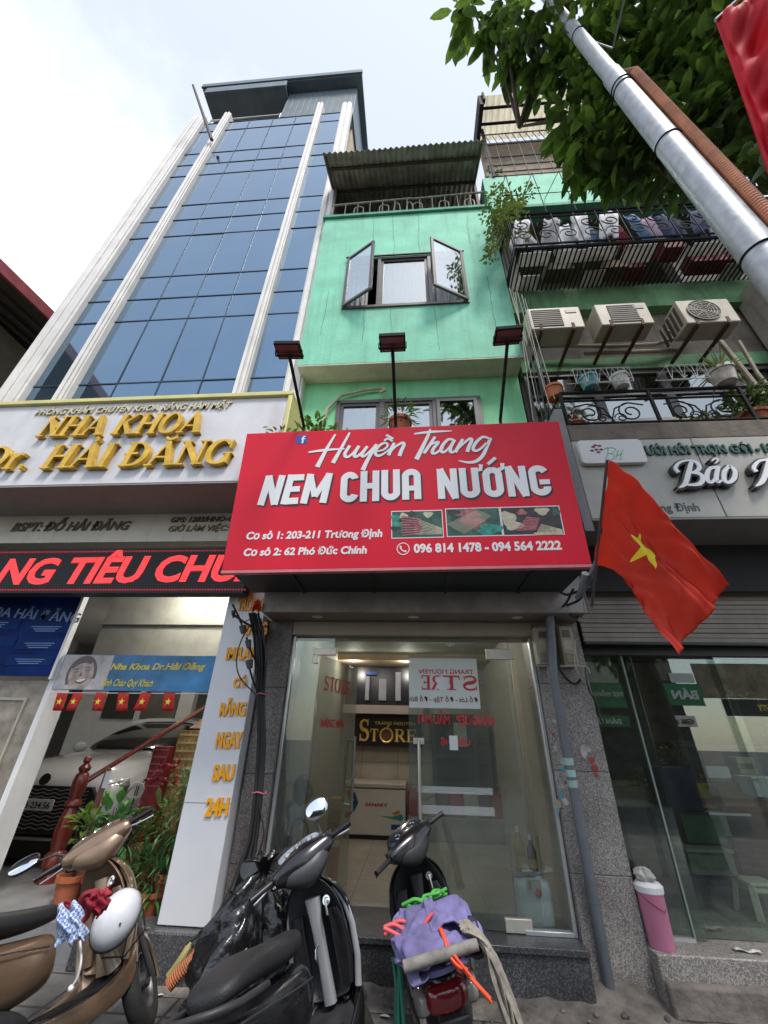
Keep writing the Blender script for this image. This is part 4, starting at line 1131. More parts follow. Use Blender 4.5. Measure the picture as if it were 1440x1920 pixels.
# telephone ring and handset
mb = MB(); c = sb.uv(756, 1029); r = 0.052
mb.ribbon([(c[0] + r * math.cos(i * math.pi / 16), c[1] + r * math.sin(i * math.pi / 16)) for i in range(33)], 0.007, (sb.o, sb.ex, sb.ey, sb.n), 0.003)
p, w = smooth([(c[0] - 0.024, c[1] + 0.026), (c[0] - 0.018, c[1] - 0.002), (c[0] + 0.002, c[1] - 0.020), (c[0] + 0.026, c[1] - 0.024)], (0.018, 0.009, 0.009, 0.018))
mb.ribbon(p, w, (sb.o, sb.ex, sb.ey, sb.n), 0.003)
mb.build('phone_symbol', m_signw, rs, smooth=0)
# blue square with white f
c = sb.uv(566, 824); q = 0.055
MB().obox(sb.o + sb.ex * c[0] + sb.ey * c[1] + sb.n * 0.001, sb.ex * q, sb.ey * q * 0.95, sb.n * 0.001).build('blue_badge', M('badge_blue', (0.035, 0.075, 0.33), 0.4), rs)
mb = MB(); F = (sb.o, sb.ex, sb.ey, sb.n)
p, w = smooth([(c[0] + 0.035, c[1] + 0.036), (c[0] + 0.016, c[1] + 0.030), (c[0] + 0.012, c[1] + 0.01), (c[0] + 0.010, c[1] - 0.048)], (0.013, 0.016, 0.018, 0.018)); mb.ribbon(p, w, F, 0.004)
mb.ribbon([(c[0] - 0.006, c[1] + 0.006), (c[0] + 0.034, c[1] + 0.006)], 0.013, F, 0.0042)
mb.build('badge_letter', m_signw, rs, smooth=0)
# three food photographs, printed
m_ph = [M('print_leaf_green', (0.03, 0.09, 0.06), 0.4, var=0.6, scale=14), M('print_pink', (0.42, 0.13, 0.14), 0.4, var=0.35, scale=30), M('print_cream', (0.52, 0.46, 0.33), 0.4, var=0.2, scale=30),
        M('print_dark', (0.035, 0.03, 0.03), 0.4, var=0.5, scale=20), M('print_teal', (0.03, 0.26, 0.20), 0.4, var=0.4, scale=20), m_signw]
rng = random.Random(11)
for k, (x0, y0, x1, y1) in enumerate(((734, 957, 829, 1010), (838, 952, 936, 1007), (944, 949, 1048, 1005))):
    a, b = sb.uv(x0, y1), sb.uv(x1, y0 - 1); wd, ht = b[0] - a[0], b[1] - a[1]
    def G(u, v, z): return sb.o + sb.ex * (a[0] + u * wd) + sb.ey * (a[1] + v * ht) + sb.n * z
    mb = MB()
    mb.mat(5).obox(G(.5, .5, .0010), sb.ex * wd * .5, sb.ey * ht * .5, sb.n * .0008)
    mb.mat((0, 0, 3)[k]).obox(G(.5, .5, .0015), sb.ex * wd * .485, sb.ey * ht * .47, sb.n * .0008)
    z = 0.0024
    def stick(u0, v0, u1, v1, wdt, mi):
        global z
        z += 0.00004; d = (u1 - u0) * wd, (v1 - v0) * ht
        p0 = (a[0] + u0 * wd, a[1] + v0 * ht); p1 = (a[0] + u1 * wd, a[1] + v1 * ht)
        mb.mat(mi).ribbon([p0, p1], wdt, F, 0.0002, z)
    def blob(u, v, ru, rv, mi):
        global z
        z += 0.00004
        mb.mat(mi).prism([G(u + ru * math.cos(t) * (1 + .2 * math.sin(3 * t + u * 9)), v + rv * math.sin(t) * (1 + .2 * math.sin(3 * t + u * 9)), z) for t in [i * math.pi / 8 for i in range(16)]], sb.n * 0.0002)
    if k == 0:
        for i in range(9): blob(rng.uniform(.05, .4), rng.uniform(.1, .9), .10, .10, 4 if i % 3 == 0 else 3)
        blob(.24, .82, .08, .10, 2); blob(.72, .84, .09, .11, 2)
        for i in range(9):
            v = 0.10 + i * 0.08; stick(.45, v * .9 + .05, .97, .22 + .3 * (v - .4), .006, 2)
        for i in range(8):
            v = 0.10 + i * 0.095; stick(.20, v, .58, v * .75 + .10, .011, 1)
            stick(.20, v + .03, .55, v * .75 + .135, .004, 3)
    elif k == 1:
        blob(.42, .82, .22, .14, 1); blob(.8, .25, .2, .18, 4); blob(.7, .15, .14, .10, 4); blob(.15, .85, .12, .1, 3)
        for i in range(12):
            t = i / 12; stick(.02 + .3 * t, .42 - .36 * t, .60 + .25 * t, .93 - .25 * t, .004, 2); stick(.24 + .3 * t, .55 - .36 * t, .52 + .22 * t, .80 - .3 * t, .008, 1)
    else:
        blob(.12, .6, .12, .25, 2); blob(.36, .80, .08, .10, 1); blob(.70, .82, .12, .13, 2); blob(.2, .35, .15, .16, 2); blob(.92, .8, .07, .15, 0)
        for i in range(9):
            t = i / 9; stick(.55 + .1 * t, .1 + .3 * t, .97, .06 + .12 * t, .005, 2)
        for i in range(9):
            t = i / 9; stick(.22 + .22 * t, .18 + .5 * t, .55 + .1 * t, .20 + .4 * t, .010, 1)
        stick(.5, .05, .97, .03, .02, 2)
    mb.build('food_photo', m_ph, rs, smooth=0)

# ---- three lamp heads on arms that reach out over the sign
m_lface = M('lamp_glass_maroon', (0.15, 0.075, 0.065), 0.3, var=0.15)
_fl = [('flood_lamp', 'flood lamp on a black arm above the left end of the red sign', (570, 800), (542, 664)), ('flood_lamp', 'flood lamp on a black arm above the middle of the red sign', (742, 797), (736, 650)),
       ('flood_lamp', 'flood lamp on a black arm above the right end of the red sign', (938, 788), (952, 637))]
for k, (nm, lab, base, tip) in enumerate(_fl):
    p0 = at(*base, 3.03); p1 = at(*tip, 2.36)
    t = thing(nm, lab, 'lamp', p0, 'flood lamps over the red sign')
    MB().tube([p0 - Z * 0.15, p0, p1], 0.016, 8).build('arm', m_iron, t)
    nn = Vector((0.05 * (k - 1), 0.02, -1.0)).normalized(); ax = (X - nn * nn.x).normalized(); ay = nn.cross(ax)
    c = p1 + Z * 0.03 - Yv * 0.02
    h = MB().obox(c, ax * 0.118, ay * 0.088, nn * 0.022).build('head', m_iron, t, bevel=0.006)
    MB().obox(c + nn * 0.0225, ax * 0.104, ay * 0.074, nn * 0.002).build('lamp_glass', m_lface, h)
    mb = MB()
    for s in (-1, 1):
        mb.beam(c + ax * 0.124 * s, p1 + ax * 0.124 * s - Z * 0.02, 0.008, 0.02)
    mb.beam(p1 - ax * 0.124 - Z * 0.02, p1 + ax * 0.124 - Z * 0.02, 0.02, 0.008)
    mb.build('bracket', m_iron, t); mb = MB()
    for i in range(6):
        mb.obox(c - nn * 0.03 + ax * (-0.08 + i * 0.032), ax * 0.004, ay * 0.06, nn * 0.01)
    mb.build('heat_sink', m_iron, h)
# ================================================================== leaves and potted plants
m_leaf = M('leaf_green', (0.115, 0.190, 0.030), 0.42, var=0.5, scale=3, trans=0.55)
m_leafd = M('leaf_dark', (0.065, 0.115, 0.022), 0.42, var=0.5, scale=3, trans=0.5)
m_leafy = M('leaf_yellow', (0.13, 0.18, 0.03), 0.5, var=0.3, scale=3, trans=0.3)
m_leafb = M('leaf_bright', (0.07, 0.20, 0.05), 0.35, var=0.3, scale=3, trans=0.3)
m_stem = M('stem_brown', (0.07, 0.055, 0.03), 0.8, var=0.2)
m_terra = M('terracotta', (0.36, 0.10, 0.04), 0.75, var=0.2, scale=8, streak=0.3, scol=(0.2, 0.12, 0.08))
def leaf(mb, p, d, l, w, up=Z, droop=0.25, fold=0.18):
    """one pointed leaf, folded along its midrib"""
    d = d.normalized(); s = d.cross(up)
    s = s.normalized() if s.length > 1e-4 else X; n = s.cross(d)
    def q(t, k): return p + d * (l * t) - n * (droop * l * t * t - 0.05 * l * math.sin(3.1416 * t)) + s * (k * w * 0.5) + n * (abs(k) * fold * w)
    vs = [q(0, 0), q(.28, 0), q(.62, 0), q(1, 0), q(.16, .72), q(.45, 1), q(.80, .62), q(.16, -.72), q(.45, -1), q(.80, -.62)]
    mb.add(vs, [(0, 4, 1), (1, 4, 5), (1, 5, 2), (2, 5, 6), (2, 6, 3), (0, 1, 7), (1, 8, 7), (1, 2, 8), (2, 9, 8), (2, 3, 9)])
def rvec(rng, up=0.0):
    while True:
        v = Vector((rng.uniform(-1, 1), rng.uniform(-1, 1), rng.uniform(-1, 1)))
        if 0.05 < v.length < 1: return (v.normalized() + Z * up).normalized()
def bush(mb, c, r, n, l, w, rng, up=0.3, sq=(1, 1, 1)):
    for _ in range(n):
        v = rvec(rng); q = rng.uniform(0.25, 1.0)
        p = c + Vector((v.x * sq[0], v.y * sq[1], v.z * sq[2])) * (r * q)
        leaf(mb, p, (v + Z * up + rvec(rng) * 0.6), l * rng.uniform(0.6, 1.2), w * rng.uniform(0.7, 1.2), droop=rng.uniform(0.1, 0.5))
def pot(mb, c, r, h, taper=0.75):
    return mb.lathe([(r * taper, 0), (r * 0.98, h * 0.80), (r * 1.10, h * 0.80), (r * 1.10, h), (r * 0.95, h), (r * 0.9, h * 0.82), (0, h * 0.82)], c, 18)
def plant(name, label, base, r, h, pmat, leaves, lm, group=None, style='bush', pl=0.12, pw=0.05, cr=0.2, cz=0.25, up=0.4, seed=1, cat='plant', sq=(1, 1, 1)):
    t = thing(name, label, cat, base, group); rng = random.Random(seed)
    if r: pot(MB(), Vector(base), r, h).build('pot', pmat, t)
    mb = MB(); c = Vector(base) + Z * (h + cz)
    if style == 'bush': bush(mb, c, cr, leaves, pl, pw, rng, up, sq)
    else:
        for _ in range(leaves):
            v = rvec(rng, 0.9); leaf(mb, Vector(base) + Z * h * 0.9, v, pl * rng.uniform(0.6, 1.2), pw, droop=rng.uniform(0.2, 0.9))
    mb.build('foliage', lm, t, smooth=0)
    ms = MB()
    for _ in range(7):
        v = rvec(rng, 1.2); ms.tube([Vector(base) + Z * h * 0.7, c + Vector((v.x * sq[0], v.y * sq[1], (v.z - 0.3) * sq[2])) * cr * 0.8], [0.006, 0.003], 5)
    ms.build('stem', m_stem, t)
    return t
# on the balcony behind the sign
b0 = at(750, 796, 3.35); plant('potted_plant', 'terracotta pot with a small bush in front of the middle window above the red sign', (b0.x, 3.35, 4.42), 0.12, 0.22, m_terra, 130, m_leaf, cr=0.2, cz=0.08, pl=0.10, pw=0.02, seed=2)
for k, (px, py, lab) in enumerate(((535, 806, 'low bushy plant at the far left end of the balcony above the red sign'), (595, 800, 'bushy balcony plant between the left flood lamp and the window'), (668, 802, 'small balcony plant in front of the left window pane above the red sign'))):
    q = at(px, py, 3.3)
    plant('balcony_plant', lab, (q.x, 3.3, 4.0), 0.13, 0.2, m_terra, (110, 150, 50)[k], m_leaf, 'plants on the balcony behind the sign', cr=(0.22, 0.26, 0.16)[k], cz=(0.12, 0.19, 0.06)[k], pl=0.09, pw=0.035, seed=20 + k)
# ================================================================== neighbouring house on the right
nb = thing('neighbour_house', 'green neighbouring house with air conditioners, caged balconies and a beige shop fascia', 'house', (4.0, 4.2, 0))
NY = 4.20; nx0, nx1 = 1.73, 7.0
m_grw = M('green_wash', (0.165, 0.46, 0.29), 0.8, var=0.15, scale=2.5, streak=0.55, scol=(0.09, 0.19, 0.12))
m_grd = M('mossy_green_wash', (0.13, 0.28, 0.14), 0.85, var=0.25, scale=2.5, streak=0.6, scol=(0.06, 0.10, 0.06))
m_brw = M('grimy_brown_plaster', (0.16, 0.135, 0.11), 0.9, var=0.25, scale=3, streak=0.5, scol=(0.06, 0.05, 0.04), bump=0.4, bscale=20)
MB().box(nx0, nx1, NY, NY + 0.3, 11.35, 12.75).build('wall', m_green, nb)
MB().box(nx0, nx1, NY - 0.02, NY + 0.3, 11.25, 11.35).build('ledge', M('ledge_green', (0.10, 0.30, 0.20), 0.8, var=0.2), nb)
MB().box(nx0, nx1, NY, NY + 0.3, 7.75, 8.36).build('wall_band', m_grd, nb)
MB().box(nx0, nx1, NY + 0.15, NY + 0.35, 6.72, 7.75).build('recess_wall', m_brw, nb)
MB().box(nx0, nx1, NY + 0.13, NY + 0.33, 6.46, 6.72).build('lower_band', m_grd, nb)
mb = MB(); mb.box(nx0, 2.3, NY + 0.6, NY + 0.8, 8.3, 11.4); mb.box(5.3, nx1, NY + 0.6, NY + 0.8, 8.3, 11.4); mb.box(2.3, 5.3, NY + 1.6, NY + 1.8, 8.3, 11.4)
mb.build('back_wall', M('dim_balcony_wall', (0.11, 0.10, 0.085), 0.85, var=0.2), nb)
mb = MB(); mb.box(nx0, nx1, NY + 0.3, 12, 12.6, 12.75); mb.box(nx0, nx1, NY + 0.3, 12, 8.2, 8.3); mb.box(nx0, nx0 + 0.12, NY + 0.3, 12, 2.9, 12.6); mb.box(nx1 - 0.12, nx1, NY + 0.3, 12, 2.9, 12.6)
mb.build('floor_slab', m_conc, nb)
# white pillar at the right edge
MB().box(5.35, 5.75, NY - 0.25, NY + 0.1, 5.0, 7.9).build('corner_pier', M('stained_white_wall', (0.33, 0.30, 0.26), 0.85, var=0.3, scale=2.5, streak=0.6), nb)
# window row above the lower balcony
m_dimpane = GLASS('dim_window_glass', (0.25, 0.27, 0.27), 0.22, 0.05, 0.6)
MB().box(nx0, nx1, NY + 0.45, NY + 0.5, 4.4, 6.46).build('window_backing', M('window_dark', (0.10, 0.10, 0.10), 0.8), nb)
xs = [1.75, 2.75, 3.75, 4.75, 5.9]
for i in range(4):
    mb = frame_rect(MB(), xs[i], xs[i + 1], NY + 0.16, NY + 0.24, 4.45, 6.44, 0.06)
    mb.box(xs[i] + 0.06, xs[i + 1] - 0.06, NY + 0.165, NY + 0.235, 5.95, 6.01)
    wdw = mb.build('window', m_wframe, nb)
    MB().box(xs[i] + 0.06, xs[i + 1] - 0.06, NY + 0.195, NY + 0.203, 4.51, 6.38).build('pane', m_dimpane, wdw)
# ---- air conditioners on brackets
m_ac = M('yellowed_white_enamel', (0.46, 0.41, 0.33), 0.5, var=0.12, scale=4, streak=0.4, scol=(0.22, 0.17, 0.12))
m_acg = M('ac_grille_brown', (0.075, 0.065, 0.055), 0.6, var=0.2)
m_rust = M('rusty_bracket', (0.085, 0.045, 0.03), 0.8, var=0.3)
def ac_box(label, x0, x1, z0, z1, kind, yf=3.68):
    t = thing('air_conditioner', label, 'air conditioner', ((x0 + x1) / 2, yf, z0), 'air conditioners on the neighbouring wall')
    z1 += 0.06
    body = MB().box(x0, x1, yf, yf + 0.30, z0, z1).build('casing', m_ac, t, bevel=0.015)
    w = x1 - x0; h = z1 - z0
    if kind == 'fan':
        c = V3((x0 + w * 0.42, yf - 0.004, (z0 + z1) / 2)); r = h * 0.42
        MB().lathe([(0, 0.0), (r, 0.0), (r, 0.01), (0, 0.01)], c, 28, axis=(0, -1, 0)).build('fan_opening', m_acg, t)
        mb = MB()
        for q in (0.25, 0.42, 0.6, 0.78, 1.0):
            mb.tube([c + FRONT * 0.014 + X * (r * q * math.cos(a)) + Z * (r * q * math.sin(a)) for a in [i * math.pi / 14 for i in range(28)]], 0.004, 5, closed=True)
        for a in range(8):
            mb.tube([c + FRONT * 0.014 + X * (r * 0.2 * math.cos(a * 0.785)) + Z * (r * 0.2 * math.sin(a * 0.785)), c + FRONT * 0.014 + X * (r * math.cos(a * 0.785)) + Z * (r * math.sin(a * 0.785))], 0.004, 5)
        mb.build('fan_guard', m_ac, t)
        mb = MB()
        for i in range(5):
            mb.box(x0 - 0.006, x0 + 0.004, yf + 0.06 + i * 0.085, yf + 0.105 + i * 0.085, z0 + 0.06, z1 - 0.06)
        mb.build('side_louvre', m_acg, t)
    else:
        gx0, gx1 = (x0 + 0.05, x0 + w * 0.62) if kind == 'left' else (x0 + 0.16, x1 - 0.17)
        MB().box(gx0, gx1, yf - 0.006, yf + 0.005, z0 + 0.05, z1 - 0.05).build('intake', m_acg, t)
        mb = MB(); n = 9
        for i in range(n):
            z = z0 + 0.06 + (h - 0.12) * i / (n - 1); mb.box(gx0, gx1, yf - 0.012, yf - 0.006, z - 0.005, z + 0.005)
        mb.build('louvre', M('ac_louvre', (0.16, 0.14, 0.12), 0.6) if kind == 'left' else M('ac_louvre_grey', (0.24, 0.225, 0.20), 0.6), t)
        MB().box(x1 - w * 0.28, x1 - 0.06, yf - 0.008, yf, z1 - 0.14, z1 - 0.07).build('badge', M('ac_badge', (0.30, 0.27, 0.23), 0.5), t)
    for x in (x0 + 0.14, x1 - 0.16):
        mb = MB(); mb.beam((x, yf + 0.02, z0 - 0.02), (x, NY + 0.14, z0 - 0.02), 0.04, 0.035)
        mb.beam((x, yf, z0 - 0.03), (x, yf, z0 + 0.10), 0.04, 0.012); mb.build('bracket', m_rust, t)
    return t
def acz(px, py): return at(px, py, 3.68)
a0, a1, a2 = acz(988, 584), acz(1092, 576), acz(1004, 617)
ac_box('boxy air conditioner with brown grille, leftmost of the three on the wall', a0.x, a1.x - 0.05, a2.z, a0.z, 'left')
a0, a1, a2 = acz(1115, 576), acz(1214, 570), acz(1140, 609)
ac_box('boxy air conditioner with grey louvres between the other two units', a0.x, a1.x - 0.02, a2.z, a0.z, 'mid')
a0, a1, a2 = acz(1268, 569), acz(1366, 564), acz(1308, 605)
ac_box('outdoor air conditioner with a round fan, rightmost of the three on the wall', a0.x, a1.x + 0.0, a2.z, a0.z, 'fan')
mb = MB(); y = NY - 0.02
mb.tube([at(1010, 650, y), at(1060, 648, y), at(1150, 650, y), at(1230, 645, y), at(1280, 630, y)], 0.028, 8)
mb.tube([at(1095, 663, y), at(1270, 657, y)], 0.03, 8); mb.tube([at(1350, 640, y), at(1390, 690, y), at(1430, 740, y)], 0.035, 8); mb.tube([at(1385, 640, y), at(1420, 700, y), at(1445, 730, y)], 0.025, 8)
mb.tube([at(1250, 622, y), at(1300, 618, y)], 0.03, 8)
mb.build('refrigerant_pipe', M('lagged_pipe', (0.34, 0.29, 0.22), 0.8, var=0.25), nb)
# ---- caged balcony with laundry
cg = thing('balcony_cage', 'black iron balcony cage stuffed with laundry and white slats underneath', 'balcony', (4.3, 3.5, 8.3))
cz0, cz1, cy0, cx0, cx1 = 8.30, 9.40, 3.50, 1.70, 6.6
mb = MB()
for z, r in ((cz1, 0.028), (cz1 - 0.12, 0.016), (cz0 + 0.02, 0.030), (cz0 + 0.14, 0.018)):
    mb.tube([(cx0, NY, z), (cx0, cy0, z), (cx1, cy0, z)], r, 6)
x = cx0 + 0.02
while x < cx1:
    mb.tube([(x, cy0, cz0), (x, cy0, cz1)], 0.010, 5); x += 0.36
for k in range(5):
    mb.tube([(cx0, cy0 + 0.02 + k * 0.14, cz0), (cx0, cy0 + 0.02 + k * 0.14, cz1)], 0.010, 5)
def scroll(c, r, turns=1.35, a0=0.0, flip=1, k=22):
    return [c + X * (flip * r * (1 - 0.75 * i / k) * math.cos(a0 + turns * 2 * math.pi * i / k)) + Z * (r * (1 - 0.75 * i / k) * math.sin(a0 + turns * 2 * math.pi * i / k)) for i in range(k + 1)]
for k in range(13):
    xx = cx0 + 0.20 + k * 0.36
    mb.tube(scroll(V3((xx, cy0, cz0 + 0.42)), 0.15, flip=1 if k % 2 else -1), 0.009, 5); mb.tube(scroll(V3((xx, cy0, cz0 + 0.75)), 0.14, a0=3.14, flip=-1 if k % 2 else 1), 0.009, 5)
mb.build('railing', m_iron, cg)
# upper security wires up to the ledge
mb = MB()
for k in range(9):
    x = 1.9 + k * 0.5; mb.tube([(x, cy0 + 0.02, cz1), (x + 0.02, cy0 + 0.05, cz1 + 1.7), (x + 0.03, NY, 11.6)], 0.008, 5)
for z in (10.2, 11.0):
    mb.tube([(cx0, cy0 + 0.03, z), (cx1, cy0 + 0.03, z)], 0.007, 5)
mb.build('security_wire', m_iron, cg)
mb = MB(); rng = random.Random(17)
n = 64
for i in range(n):
    x = cx0 + 0.05 + (cx1 - cx0 - 0.1) * i / (n - 1); mb.beam((x, cy0 + 0.02, cz0), (x, NY - 0.02, cz0), 0.022, 0.015)
mb.build('floor_grating', m_iron, cg)
m_wb = M('white_board', (0.80, 0.79, 0.76), 0.6, var=0.12, streak=0.3, trans=0.3)
for i in range(9):
    x = cx0 + 0.10 + i * 0.54 + rng.uniform(-.05, .05); y0 = cy0 + rng.uniform(0.02, 0.08)
    if i in (4, 7): continue
    MB().box(x, x + rng.uniform(0.40, 0.50), y0, y0 + rng.uniform(0.18, 0.28), cz0 + 0.02, cz0 + 0.04).build('floor_board', m_wb, cg)
    if i % 2 == 0: MB().box(x + 0.1, x + 0.42, y0 + 0.36, y0 + 0.62, cz0 + 0.02, cz0 + 0.04).build('floor_board', m_wb, cg)
_bm = [M('box_maroon', (0.17, 0.03, 0.035), 0.7, var=0.3), M('box_brown', (0.12, 0.08, 0.045), 0.8, var=0.3), M('box_olive', (0.09, 0.09, 0.055), 0.8, var=0.3)]
for k, (x, y, w, c) in enumerate(((4.05, 3.62, 0.30, 0), (3.1, 3.88, 0.5, 1), (4.6, 3.86, 0.9, 0), (2.3, 3.86, 0.45, 2), (2.9, 3.66, 0.25, 2), (5.4, 3.7, 0.3, 1), (3.6, 3.9, 0.3, 0))):
    MB().box(x, x + w, y, y + 0.24, cz0 + 0.05, cz0 + 0.26).build('storage_box', _bm[c], cg, bevel=0.008)
_lc = [('white', (0.65, 0.65, 0.68)), ('navy', (0.02, 0.03, 0.09)), ('red', (0.35, 0.03, 0.05)), ('blue', (0.10, 0.17, 0.30)), ('black', (0.03, 0.03, 0.035)), ('grey', (0.30, 0.30, 0.33)), ('mauve', (0.30, 0.22, 0.30))]
_seq = [0, 0, 5, 0, 0, 3, 0, 2, 3, 6, 1, 4, 1, 5, 4, 0, 5, 1]
_nth = ['at the left end of the cage', 'second from the left end', 'third from the left end', 'fourth from the left end', 'fifth from the left end', 'sixth from the left end', 'left of the red shirt', 'on the rail of the cage', 'right of the red shirt', 'two places right of the red shirt',
        'in the middle of the row', 'right of the middle of the row', 'beside the black shirt near the tree', 'fourth from the right end', 'fifth from the right end', 'third from the right end', 'second from the right end', 'at the right end of the row']
for i, c in enumerate(_seq):
    x = cx0 + 0.22 + i * 0.25; y = cy0 + 0.16 + (0.16 if i % 2 else 0.0) + rng.uniform(-0.05, 0.05); sk_ = rng.uniform(-0.25, 0.25); w = rng.uniform(0.26, 0.36); h = rng.uniform(0.75, 1.0); ph = rng.uniform(0, 6)
    mb = MB().grid(lambda u, v: V3((x + (u - 0.5) * w * (1.25 - 0.25 * v if v > 0.8 else 1) + sk_ * (v - 0.5), y + 0.06 * math.sin(u * 9 + ph) * (1 - 0.5 * v), cz1 + 0.16 + 0.05 * math.sin(i * 2.3) - h * (1 - v) + 0.02 * math.sin(u * 9 + ph))), 8, 8)
    tag(mb.build('laundry', M('cloth_' + _lc[c][0], _lc[c][1], 0.85, var=0.2, trans=0.15), solid=0.01), '%s garment hanging in the caged balcony, %s' % (_lc[c][0], _nth[i]), 'laundry', 'laundry hanging in the balcony cage')
# rambling creeper at the left end of the cage
mb = MB(); rng = random.Random(29)
for k in range(26):
    c = mix(at(930, 385, 3.75), at(960, 430, 3.55), rng.random()) + rvec(rng) * 0.28
    bush(mb, c, 0.16, 26, 0.075, 0.04, rng, 0.0)
for k in range(7):
    c = mix(at(935, 420, 3.7), at(918, 480, 3.65), k / 6); bush(mb, c, 0.14 + 0.05 * math.sin(k), 26, 0.07, 0.04, rng, -0.2)
for k in range(5):
    c = mix(at(945, 390, 3.9), at(990, 360, 4.0), k / 4); bush(mb, c, 0.2, 30, 0.075, 0.04, rng, 0.0)
iv = thing('creeper', 'straggling yellow green creeper at the left end of the balcony cage', 'plant', at(935, 440, 3.6))
mb.build('foliage', m_leafy, iv, smooth=0)
ms = MB()
for k in range(6):
    ms.tube([at(950 + rng.uniform(-10, 10), 400, 3.7), at(935 + rng.uniform(-12, 12), 440, 3.6), at(918 + rng.uniform(-8, 12), 485, 3.62)], 0.005, 5)
ms.build('stem', m_stem, iv)
# ---- top terrace with cream corrugated awning
up = thing('rooftop_awning', 'cream corrugated awning over the top terrace with zigzag security bars', 'awning', (3.4, 3.6, 12.75))
m_crc = M('cream_corrugated', (0.56, 0.52, 0.40), 0.6, var=0.12, scale=2, streak=0.5, scol=(0.25, 0.16, 0.10), sscale=(7, 0.6, 7), trans=0.65)
pa, pb = at(905, 180, 3.6), at(908, 262, 4.4)
corrugated(pa.x, 4.6, (3.6, pa.z), (4.42, pb.z), 0.16, 0.028, 'sheet', m_crc, up, 0.0)
mb = MB()
zt = at(910, 290, 4.0).z
mb.beam((pa.x + 0.0, 3.60, pa.z - 0.4), (pa.x + 0.0, 3.60, pa.z + 0.1), 0.05, 0.10); mb.box(pa.x - 0.12, pa.x - 0.02, 3.6, 4.6, pa.z - 0.55, pa.z + 0.06)
for f in (0.25, 0.6):
    y = mix(3.6, 4.42, f); z = mix(pa.z, pb.z, f) - 0.06; mb.beam((pa.x, y, z), (4.6, y, z), 0.05, 0.06)
mb.beam((2.0, NY, 12.75), (2.0, NY, pb.z), 0.06); mb.beam((4.4, NY, 12.75), (4.4, NY, pb.z), 0.06)
mb.build('frame', m_iron, up)
mb = MB()
x = 1.95; y = NY - 0.02
p0 = []
k = 0
while x < 4.5:
    p0.append((x, y, 15.1 if k % 2 else 14.55)); x += 0.085; k += 1
mb.tube(p0, 0.010, 4)
for z in (14.5, 15.15, 13.75, 13.3, 12.95):
    mb.tube([(1.9, y, z), (4.6, y, z)], 0.014, 5)
for k in range(10):
    mb.tube([(1.95 + k * 0.28, y, 12.75), (1.95 + k * 0.28, y, 13.75)], 0.010, 5); mb.tube([(1.95 + k * 0.28, y, 13.75), (1.95 + k * 0.28, y, 14.5)], 0.007, 5)
mb.build('security_bar', M('rusty_bars', (0.06, 0.05, 0.045), 0.7, var=0.3), up)
MB().box(1.95, 6.5, NY + 0.25, NY + 0.35, 12.75, pb.z - 0.1).build('back_wall', M('dim_terrace_wall', (0.22, 0.17, 0.12), 0.8, var=0.25), up)
tq = at(932, 305, 4.1)
plant('rooftop_plant', 'pale dried plant in a tub behind the top terrace bars', (tq.x, 4.45, 12.75), 0.14, 0.25, m_conc, 90, M('dry_leaf', (0.26, 0.28, 0.18), 0.7, trans=0.2), cr=0.24, cz=0.35, pl=0.09, pw=0.05, seed=33)
# ---- lower balcony: slab, scroll rail, pots in wire baskets
lb = thing('lower_balcony', 'concrete balcony with black scrollwork rail above the beige shop fascia', 'balcony', (4.0, 3.4, 4.33))
sl0, sl1 = at(1070, 797, 3.4).z, at(1080, 827, 3.4).z
MB().box(1.70, 6.6, 3.4, 4.6, sl1, sl0).build('slab', m_brw, lb, bevel=0.01)
mb = MB(); zt = sl0 + 0.52; y = 3.44
mb.tube([(1.74, NY, zt), (1.74, y, zt), (6.5, y, zt)], 0.022, 6); mb.tube([(1.74, y, sl0 + 0.05), (6.5, y, sl0 + 0.05)], 0.014, 6); mb.tube([(1.74, y, zt - 0.13), (6.5, y, zt - 0.13)], 0.014, 6)
for x in (1.74, 2.72, 3.70, 4.68):
    mb.beam((x, y, sl0), (x, y, zt), 0.03)
for x in (2.0, 2.98, 3.96):
    for s in (-1, 1):
        c = x + 0.23 + s * 0.22
        mb.tube(scroll(V3((c, y, sl0 + 0.20)), 0.14, 1.5, math.pi / 2, s), 0.009, 5)
        mb.tube([(c - s * 0.24, y, sl0 + 0.05), (c - s * 0.16, y, sl0 + 0.26), (c, y, sl0 + 0.34), (c + s * 0.16, y, sl0 + 0.30)], 0.009, 5)
        mb.tube(scroll(V3((c - s * 0.12, y, sl0 + 0.12)), 0.07, 1.3, 0, -s), 0.007, 5)
mb.build('railing', m_iron, lb)
MB().box(2.2, 6.4, 3.72, 3.75, sl0, sl0 + 0.36).build('backing_sheet', M('grey_white_sheet', (0.42, 0.42, 0.40), 0.7, var=0.2, scale=6, streak=0.4), lb)
def basket(x0, x1, name='wire_basket'):
    mb = MB(); z0, z1, y0, y1 = zt + 0.02, zt + 0.24, 3.30, 3.52
    for z in (z0, z1):
        mb.tube([(x0, y0, z), (x1, y0, z), (x1, y1, z), (x0, y1, z)], 0.006, 5, closed=True)
    n = int((x1 - x0) / 0.11)
    for i in range(n + 1):
        x = mix(x0, x1, i / n); mb.tube([(x, y0, z1), (x, y0, z0), (x, y1, z0)], 0.004, 4)
        if i < n: mb.tube([(x, y0, z0), (mix(x0, x1, (i + .5) / n), y0, z1), (mix(x0, x1, (i + 1) / n), y0, z0)], 0.004, 4)
    return mb
m_wire = M('white_wire', (0.55, 0.55, 0.53), 0.5)
bx = [at(1088, 740, 3.3).x, at(1200, 740, 3.3).x, at(1275, 740, 3.3).x, at(1350, 740, 3.3).x]
basket(bx[0], bx[1]).build('wire_basket', m_wire, lb); basket(bx[2], bx[3]).build('wire_basket', m_wire, lb)
